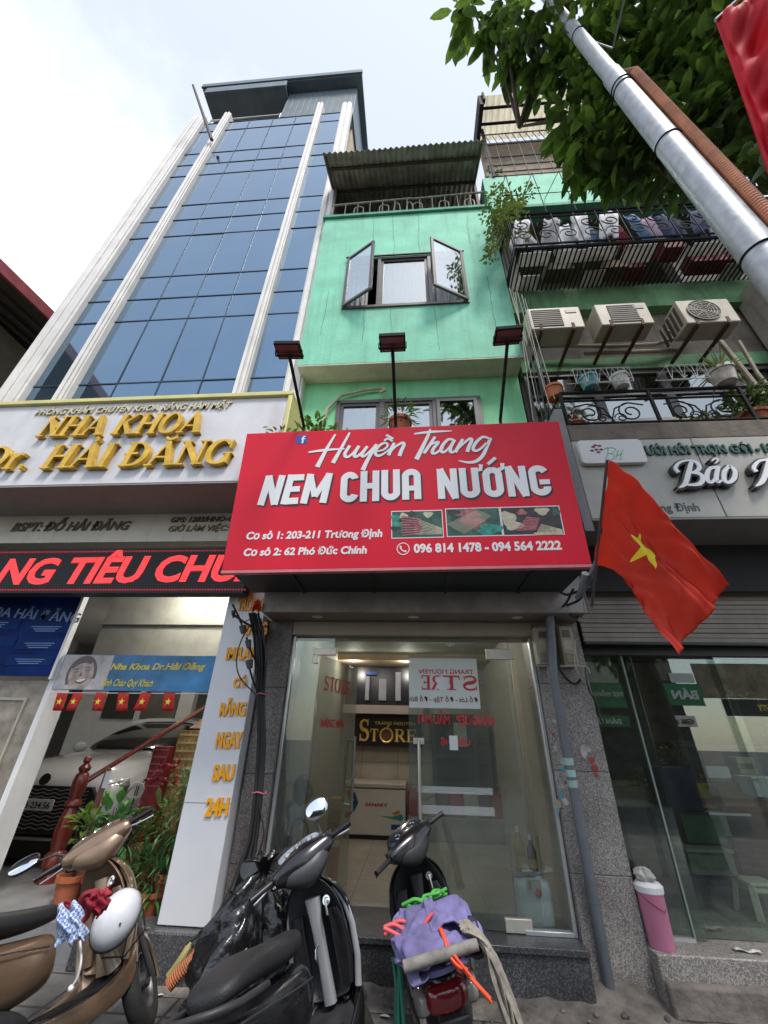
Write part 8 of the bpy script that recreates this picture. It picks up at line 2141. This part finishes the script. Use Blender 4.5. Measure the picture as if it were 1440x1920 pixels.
        for sy in (-1, 1):
            P(MB().tube([V3(q_) for q_ in smooth([(0.345, sy * 0.19, 1.02), (0.40, sy * 0.22, 1.00), (0.44, sy * 0.14, 0.97), (0.43, sy * 0.05, 0.90)], None, 6)], 0.005, 6), 'brake_cable', m_black, st=True)
            P(MB().tube([V3(q_) for q_ in smooth([(-0.70, sy * 0.158, 0.70), (-0.50, sy * 0.166, 0.67), (-0.25, sy * 0.166, 0.63), (-0.05, sy * 0.142, 0.60)], None, 6)], 0.0045, 6), 'trim_line', m_chrome if paint is m_bronze else m_greyin, body)
        P(MB().tube([(0.345, -0.098, 0.80), (0.325, -0.098, 0.806), (0.318, -0.098, 0.79), (0.316, -0.10, 0.74)], [0.004, 0.009, 0.006, 0.007], 8), 'key', m_steel, ip)
        for sy, (mx_, my_, mz_, tilt) in mirrors.items():
            mt = V3((mx_, my_, mz_)); bk0 = V3((0.345, sy * 0.155, 1.05))
            mr = P(MB().tube([bk0, mix(bk0, mt, 0.4) + V3((0.03, 0, 0.03)), mt + V3((0.01, 0, -0.01))], [0.009, 0.007, 0.006], 8), 'mirror', m_matblack, st=True)
            nrm = Vector(tilt).normalized(); a1 = nrm.cross(Z).normalized(); a2 = nrm.cross(a1)
            def mrg(d, a, b): return superring(mt + nrm * d, a1, a2, a, b, 0.85, 24)
            P(MB().loft([mrg(-0.035, 0.03, 0.02), mrg(-0.02, 0.075, 0.052), mrg(0.0, 0.082, 0.058)]), 'mirror_shell', m_matblack, mr, True, smooth=60)
            P(MB().loft([mrg(0.0012, 0.077, 0.053), mrg(0.0028, 0.075, 0.051)]), 'mirror_glass', m_mirglass, mr, True, smooth=60)
    def put(self, mb, name, mats, par, st, **kw):
        if name in ('body', 'under_panel', 'seat', 'grab_rail', 'tail_lamp', 'indicator', 'rear_mudguard', 'number_plate'):
            mb.v = [V3((p.x if p.x > -0.3 else -0.3 + (p.x + 0.3) * 0.82, p.y, p.z)) for p in mb.v]
        if st:
            mb.v = [S_AO + self.q @ (p - S_AO) for p in mb.v]
        return mb.build(name, mats, par, local=True, **kw)
    def w(self, x, y, z, steered=False):
        p = Vector((x, y, z))
        if steered: p = S_AO + self.q @ (p - S_AO)
        return self.M @ p
m_bronze = M('bronze_paint', (0.25, 0.165, 0.105), 0.30, metal=0.6, var=0.10, scale=4, coat=0.6, rvar=0.08)
m_bronze_in = M('bronze_inner', (0.28, 0.195, 0.135), 0.38, metal=0.5, var=0.12, scale=4, rvar=0.1)
m_bronze_lt = M('champagne_inner', (0.42, 0.32, 0.23), 0.4, metal=0.3, var=0.1)
m_gloss = M('gloss_black_paint', (0.012, 0.012, 0.014), 0.26, var=0.4, scale=7, coat=0.4, rvar=0.14)
m_silver = M('silver_plastic', (0.46, 0.47, 0.49), 0.32, metal=0.4, var=0.1)
m_greyin = M('grey_inner_plastic', (0.038, 0.039, 0.043), 0.45, var=0.2, scale=8, rvar=0.12)
m_gauge1 = M('gauge_bronze', (0.16, 0.12, 0.09), 0.12, var=0.2, coat=0.6); m_gauge2 = M('gauge_silver', (0.26, 0.29, 0.33), 0.08, var=0.4, scale=14, coat=0.8); m_gauge3 = M('gauge_navy', (0.016, 0.018, 0.030), 0.10, var=0.3, coat=0.8)
sc1 = Scooter('bronze scooter with a white helmet on it in front of the dental clinic', (-1.823, 2.775), 73.7, 19.4, 35.7, 0.941, m_bronze, (m_bronze_in, m_bronze_in, m_bronze_lt), m_gauge1, {1: (0.30, 0.40, 1.16, (-0.75, -0.15, 0.55))})
sc2 = Scooter('black scooter with silver inner leg shield beside the black rubbish bag', (-0.443, 2.681), 78.8, 17.7, 37.0, 0.927, m_gloss, (m_greyin, m_gloss, m_silver), m_gauge2, {-1: (0.36, -0.20, 1.22, (-0.95, 0.1, 0.15))})
sc3 = Scooter('black scooter carrying a purple cloth bundle on its rear rack', (0.186, 3.24), 95.2, 12.9, 33.7, 0.924, m_gloss, (m_matblack, m_matblack, m_matblack), m_gauge3, {}, rack=True)

# ---------------- loads and loose things on and beside the scooters
def sheet(fn, name, mats, parent=None, nu=30, nv=24, solid=0.004, **kw):
    return MB().grid(fn, nu, nv).build(name, mats, parent, solid=solid, smooth=70, **kw)
# white helmet hanging at the bronze scooter
hc = at(218, 1722, 2.95)
hm = thing('helmet', 'scuffed white half helmet hanging beside the bronze scooter seat', 'helmet', hc)
m_helm = M('helmet_white', (0.62, 0.64, 0.68), 0.3, var=0.06, scale=12, coat=0.4, streak=0.25, scol=(0.40, 0.30, 0.32), sscale=(9, 9, 9))
hn = Vector((0.30, -0.80, 0.42)).normalized(); ha = Vector((0.35, 0.1, 0.95)); ha = (ha - hn * ha.dot(hn)).normalized(); hb = hn.cross(ha)
rings = []
for i in range(9):
    a = math.pi / 2 * i / 9; rings.append([hc + hn * (0.100 * math.sin(a)) + (ha * (0.130 * math.cos(t)) + hb * (0.108 * math.sin(t))) * math.cos(a) for t in [2 * math.pi * k / 30 for k in range(30)]])
rings.insert(0, [hc - hn * 0.015 + (ha * (0.126 * math.cos(t)) + hb * (0.104 * math.sin(t))) for t in [2 * math.pi * k / 30 for k in range(30)]])
MB().loft(rings).build('shell', m_helm, hm, smooth=70)
MB().tube([hc - hn * 0.012 + ha * (0.130 * math.cos(t)) + hb * (0.108 * math.sin(t)) for t in [2 * math.pi * k / 30 for k in range(30)]], 0.007, 6, closed=True).build('rim', m_black, hm)
mb = MB(); mb.tube([hc + ha * 0.08 - hb * 0.10, hc - hn * 0.03 - hb * 0.17 + ha * 0.02, hc - ha * 0.10 - hb * 0.15, hc - ha * 0.14 - hb * 0.05], 0.008, 6, squash=0.4); mb.build('strap', m_black, hm)
MB().lathe([(0, 0), (0.006, 0), (0.006, 0.004), (0, 0.004)], hc + hn * 0.085 - hb * 0.055 - ha * 0.02, 10, axis=hn).build('rivet', m_black, hm)
# red cloth, blue checked cloth
def drape(name, label, pa, pb, pc, pd, mat, amp=0.03, f=9, seed=0, cat='cloth', Ys=(2.6, 2.6, 2.6, 2.6)):
    A, B, C_, D_ = (at(*p, y) for p, y in zip((pa, pb, pc, pd), Ys)); n = (B - A).cross(D_ - A).normalized()
    if n.y > 0: n = -n
    ph = seed * 1.7
    def fn(u, v):
        p = mix(mix(A, B, u), mix(D_, C_, u), v)
        w = amp * (math.sin(u * f + ph + 2 * v) * 0.6 + 0.4 * math.sin(u * f * 2.1 - v * 4 + ph) + 0.3 * math.sin(v * f * 1.3 + u * 3 + ph)) + 0.05 * math.sin(math.pi * min(1, max(0, u))) * math.sin(math.pi * v)
        return p + n * w + Vector((0.012 * math.sin(v * 13 + ph), 0, 0.014 * math.sin(u * 11 + ph)))
    return tag(sheet(fn, name, mat), label, cat)
m_redcl = M('crimson_cloth', (0.27, 0.012, 0.03), 0.8, var=0.3, scale=9)
drape('cloth', 'crumpled crimson cloth tucked on the bronze scooter above the helmet', (122, 1700), (200, 1655), (205, 1690), (140, 1735), m_redcl, 0.03, 8, 1, Ys=(2.62, 2.66, 2.62, 2.58))
drape('cloth', 'crimson strap and cloth bunched beside the white helmet', (168, 1680), (208, 1668), (196, 1712), (160, 1722), m_redcl, 0.03, 10, 2, Ys=(2.58, 2.6, 2.55, 2.55))
m_check = bpy.data.materials.new('blue_checked_cloth'); m_check.use_nodes = True
_t = m_check.node_tree; _b = _t.nodes['Principled BSDF']; _b.inputs['Roughness'].default_value = 0.85
_tc = _t.nodes.new('ShaderNodeTexCoord'); _mp = _t.nodes.new('ShaderNodeMapping'); _mp.inputs['Rotation'].default_value = (0.3, 0.5, 0.25)
_ck = _t.nodes.new('ShaderNodeTexChecker'); _ck.inputs['Scale'].default_value = 75; _ck.inputs['Color1'].default_value = (0.12, 0.19, 0.42, 1); _ck.inputs['Color2'].default_value = (0.52, 0.58, 0.70, 1)
_t.links.new(_tc.outputs['Object'], _mp.inputs['Vector']); _t.links.new(_mp.outputs['Vector'], _ck.inputs['Vector']); _t.links.new(_ck.outputs['Color'], _b.inputs['Base Color'])
drape('cloth', 'blue and white checked cloth hanging off the front of the bronze scooter seat', (108, 1702), (152, 1695), (162, 1764), (112, 1772), m_check, 0.022, 10, 3, Ys=(2.5, 2.5, 2.45, 2.45))
p0, p1 = at(196, 1765, 2.98), at(213, 1815, 3.02)
tb_ = thing('steel_flask', 'champagne coloured steel flask under the white helmet', 'flask', p1)
MB().tube([p0, mix(p0, p1, .3), p1], [0.034, 0.036, 0.038], 16).build('body', M('champagne_steel', (0.40, 0.34, 0.27), 0.35, metal=0.6, var=0.1), tb_); MB().tube([p0 + (p0 - p1) * .25, p0], [0.022, 0.026], 14).build('cap', m_matblack, tb_)
mb = MB(); mb.tube([Vector(q) for q in smooth([tuple(at(150, 1765, 2.55)), tuple(at(152, 1800, 2.5)), tuple(at(146, 1830, 2.5)), tuple(at(134, 1852, 2.5))])], 0.005, 6); mb.ball(at(133, 1853, 2.5), 0.012)
tag(mb.build('cord', m_white), 'thin white cord dangling below the checked cloth', 'cord')
# black rubbish bag between the pier and the black scooter
m_bag = M('black_polythene', (0.010, 0.010, 0.011), 0.22, var=0.3, scale=8, bump=0.7, bscale=14, coat=0.3)
bc = at(462, 1765, 3.25)
bg = thing('rubbish_bag', 'large glossy black rubbish bag leaning behind the black scooter', 'rubbish bag', (bc.x, 3.25, 0))
def bagfn(u, v):
    a = u * 2 * math.pi; z = 0.78 * v
    r = 0.30 * (math.sin(math.pi * min(1, v * 0.86 + 0.14)) ** 0.6) * (1 - 0.25 * v) + 0.03
    k = 1 + 0.16 * math.sin(3 * a + 4 * v) + 0.10 * math.sin(7 * a - 9 * v + 1) + 0.09 * math.sin(13 * a + 6 * v) * (0.4 + v) + 0.05 * math.sin(23 * a - 14 * v + 2 * math.sin(9 * v)) + 0.035 * math.sin(31 * a + 25 * v) + 0.03 * math.sin(40 * v + 3 * math.sin(5 * a))
    return V3((bc.x + r * k * math.cos(a) + 0.05 * v, 3.25 + r * 0.85 * k * math.sin(a), z + 0.02 * math.sin(5 * a + 8 * v) * v + 0.002))
MB().grid(bagfn, 90, 40).build('bag', m_bag, bg, smooth=60)
mb = MB()
tp = V3((bc.x + 0.05, 3.25, 0.77))
for k in range(9):
    a = k * 0.7; mb.tube([tp, tp + V3((0.06 * math.cos(a), 0.06 * math.sin(a), 0.08)), tp + V3((0.13 * math.cos(a), 0.11 * math.sin(a), 0.10 + 0.03 * math.sin(k)))], [0.03, 0.028, 0.012], 6, squash=0.4)
mb.build('knot', m_bag, bg, smooth=60)
# cardboard piece behind the scooter seat, second bag against the wall
p = at(432, 1822, 2.55); tt = thing('cardboard_sheet', 'folded tan cardboard sheet wedged behind the black scooter seat', 'cardboard', p)
e1, e2 = (at(455, 1802, 2.6) - p), (at(420, 1850, 2.5) - p)
MB().obox(p, e1 * 0.9, e2 * 1.0, e1.cross(e2).normalized() * 0.006).build('sheet', M('tan_card', (0.40, 0.27, 0.13), 0.8, var=0.15), tt); MB().obox(p + e1.cross(e2).normalized() * 0.008 + e2 * 0.55, e1 * 0.9, e2 * 0.32, e1.cross(e2).normalized() * 0.003).build('tape', M('card_tape', (0.45, 0.36, 0.22), 0.5), tt)
# bundle on the rack of the third scooter
rk = sc3
mb = MB()
for s in (-1, 1):
    mb.tube([(-0.45, s * 0.16, 0.80), (-0.98, s * 0.165, 0.86)], 0.012, 8); mb.tube([(-0.70, s * 0.15, 0.66), (-0.80, s * 0.162, 0.84)], 0.010, 8)
for x in (-0.48, -0.62, -0.76, -0.90, -0.98):
    mb.tube([(x, -0.165, 0.805 + (-x - .45) * 0.11), (x, 0.165, 0.805 + (-x - .45) * 0.11)], 0.011, 8)
rk.put(mb, 'rear_rack', m_steel, rk.t, False)
rk.put(MB().tube([(-0.99, -0.17, 0.865), (-0.99, 0.17, 0.865)], 0.022, 12), 'rack_pad', M('worn_pad', (0.20, 0.185, 0.165), 0.8, var=0.3, scale=20), rk.t, False)
def Lw(x, y, z): return rk.w(x, y, z)
m_purple = M('purple_cloth', (0.150, 0.135, 0.29), 0.8, var=0.35, scale=6, bump=0.3, bscale=25)
bl = thing('cloth_bundle', 'folded purple raincoat tied on the rear rack of the third scooter', 'bundle', Lw(-0.7, 0, 0.86))
def bundle(u, v):
    a = u * 2 * math.pi
    x = -0.60 - 0.38 * v; hw = 0.20 * (0.55 + 0.45 * math.sin(math.pi * min(1, 0.15 + v * 0.75)))
    hh = 0.050 * (0.6 + 0.5 * math.sin(math.pi * min(1, 0.1 + v * .8)))
    k = 1 + 0.10 * math.sin(3 * a + 7 * v) + 0.08 * math.sin(6 * a - 5 * v + 2) + 0.05 * math.sin(11 * a + 13 * v)
    if v in (0, 1): hw *= 0.75; hh *= 0.5
    yy = hw * math.copysign(abs(math.cos(a)) ** 0.6, math.cos(a)) * k; zz = hh * math.copysign(abs(math.sin(a)) ** 0.7, math.sin(a)) * k
    return Lw(x + 0.02 * math.sin(4 * a), yy, 0.865 - 0.06 * (v - 0.5) + zz + 0.018 * math.sin(9 * v + 2 * math.cos(a)) + 0.004 * math.sin(19 * v + 5 * a) + 0.002 * math.sin(31 * v - 9 * a))
MB().grid(bundle, 100, 60).build('bundle', m_purple, bl, smooth=70)
for k, (y0, y1, z) in enumerate(((-0.20, 0.02, 0.935), (-0.03, 0.20, 0.925))):
    def flap(u, v, y0=y0, y1=y1, z=z, k=k): return Lw(-0.62 - 0.27 * u, mix(y0, y1, v), z + 0.012 * math.sin(u * 9 + k) + 0.014 * math.sin(v * 7 + u * 4 + k) + 0.004 * math.sin(v * 23 + u * 13 + 3 * math.sin(u * 5)) + 0.002 * math.sin(u * 31 - v * 17) - 0.05 * (v if k else 1 - v) ** 3 - 0.02 * u * u)
    sheet(flap, 'flap', m_purple, bl, 50, 40, 0.008)
mb = MB(); mb.grid(lambda u, v: Lw(-0.80 - 0.14 * u, mix(-0.21, 0.05, v), 0.885 - 0.07 * u + 0.014 * math.sin(v * 12 + u * 3)), 12, 20); mb.build('dark_lining', M('dark_lining', (0.02, 0.02, 0.035), 0.6, var=0.3), bl, solid=0.01, smooth=60)
m_cordo = M('orange_cord', (0.75, 0.085, 0.03), 0.6, var=0.1); m_cordg = M('green_cord', (0.06, 0.34, 0.05), 0.6, var=0.15); m_cordp = M('coral_cord', (0.60, 0.09, 0.10), 0.6); m_cordd = M('dark_green_rope', (0.01, 0.11, 0.07), 0.7, var=0.3); m_strap = M('beige_strap', (0.26, 0.235, 0.20), 0.8, var=0.3, scale=18)
def rope(name, label, ptss, r, mat, cat='rope', group=None, squash=None):
    mb = MB()
    for P in ptss:
        mb.tube([Vector(q) for q in smooth([tuple(p) for p in P], None, 5)], r, 7, squash=squash)
    o = tag(mb.build('rope', mat, smooth=60), label, cat, group); return o
rng = random.Random(31)
rope('rope', 'tangle of green cord lying along the top of the purple bundle', [[Lw(-0.60 + rng.uniform(-.03, .03), 0.12 - 0.22 * i / 5 + rng.uniform(-.02, .02), 0.935 + rng.uniform(0, .03)) for i in range(6)] for _ in range(5)], 0.008, m_cordg)
rope('rope', 'coral pink cord across the left side of the purple bundle', [[Lw(-0.70 - 0.05 * k, 0.24 - 0.05 * i, 0.89 + 0.035 * math.sin(i * 1.1 + k) + 0.012 * k) for i in range(6)] for k in range(3)], 0.009, m_cordp)
rope('rope', 'bright orange cord knotted round the back of the rack', [[Lw(-0.86, -0.02, 0.92), Lw(-0.95, -0.03, 0.90), Lw(-1.00, -0.04, 0.85), Lw(-1.0, -0.07, 0.80)], [Lw(-0.87, -0.03, 0.915), Lw(-1.0, -0.05, 0.87), Lw(-1.01, -0.11, 0.78), Lw(-1.0, -0.17, 0.70)], [Lw(-0.99, -0.07, 0.82), Lw(-1.02, -0.13, 0.75), Lw(-1.0, -0.17, 0.69)], [Lw(-0.98, -0.02, 0.88), Lw(-1.02, -0.06, 0.83), Lw(-0.99, -0.10, 0.80)]], 0.006, m_cordo)
rope('rope', 'dark green rope hanging down the left side of the third scooter', [[Lw(-0.80, 0.20 + rng.uniform(-.02, .02), 0.84), Lw(-0.84 + rng.uniform(-.04, .04), 0.23 + rng.uniform(-.02, .02), 0.62), Lw(-0.82 + rng.uniform(-.05, .05), 0.235 + rng.uniform(-.03, .03), 0.40), Lw(-0.85 + rng.uniform(-.06, .06), 0.23 + rng.uniform(-.03, .03), 0.15)] for _ in range(12)], 0.007, m_cordd)
rope('rope', 'thick bunch of beige webbing straps hanging down the right side of the third scooter', [[Lw(-0.86 - rng.uniform(0, .12), -0.12 - rng.uniform(0, .04), 0.90 + rng.uniform(0, .02)), Lw(-0.92 - rng.uniform(0, .07), -0.185 - rng.uniform(0, .03), 0.86), Lw(-0.92 - rng.uniform(0, .07), -0.205 - rng.uniform(0, .06), 0.74), Lw(-0.90 - rng.uniform(0, .10), -0.21 - rng.uniform(0, .09), 0.45), Lw(-0.88 - rng.uniform(0, .12), -0.20 - rng.uniform(0, .12), 0.03)] for _ in range(18)], 0.014, m_strap, 'strap', squash=0.45)
# white stickers on the third scooter's leg shield, small emblem on second
# little things on the ground
rng = random.Random(71)
mb = MB()
for k in range(120):
    p = V3((rng.uniform(-2.2, 2.6), rng.uniform(1.6, 4.0), 0.004)); a = rng.uniform(0, 6.28)
    leaf(mb.mat(k % 3), p, V3((math.cos(a), math.sin(a), 0.05)), rng.uniform(0.03, 0.09), rng.uniform(0.012, 0.035), droop=-0.1)
o = mb.build('fallen_leaves', [M('dead_leaf', (0.12, 0.075, 0.03), 0.8, var=0.3), m_leafy, M('litter_paper', (0.35, 0.33, 0.30), 0.8, var=0.2)], smooth=0, pivot=(0, 3, 0)); tag(o, 'fallen leaves and scraps scattered over the pavement', 'litter'); o['kind'] = 'stuff'
mb = MB()
for k in range(34):
    p = V3((rng.uniform(-1.9, 3.4), rng.uniform(3.72, 4.02), 0.01)); s = rng.uniform(0.006, 0.022) * (1.6 if rng.random() < 0.15 else 1)
    blobby(mb.mat(k % 2), p + Z * s * 0.5, s, s * 0.9, s * 0.7, k, 0.3, 8, 6)
o = mb.build('rubble', [m_conc, M('brick_rubble', (0.13, 0.11, 0.095), 0.9, var=0.3)], pivot=(0, 4, 0)); tag(o, 'small rubble and grit along the foot of the shop steps', 'rubble'); o['kind'] = 'stuff'
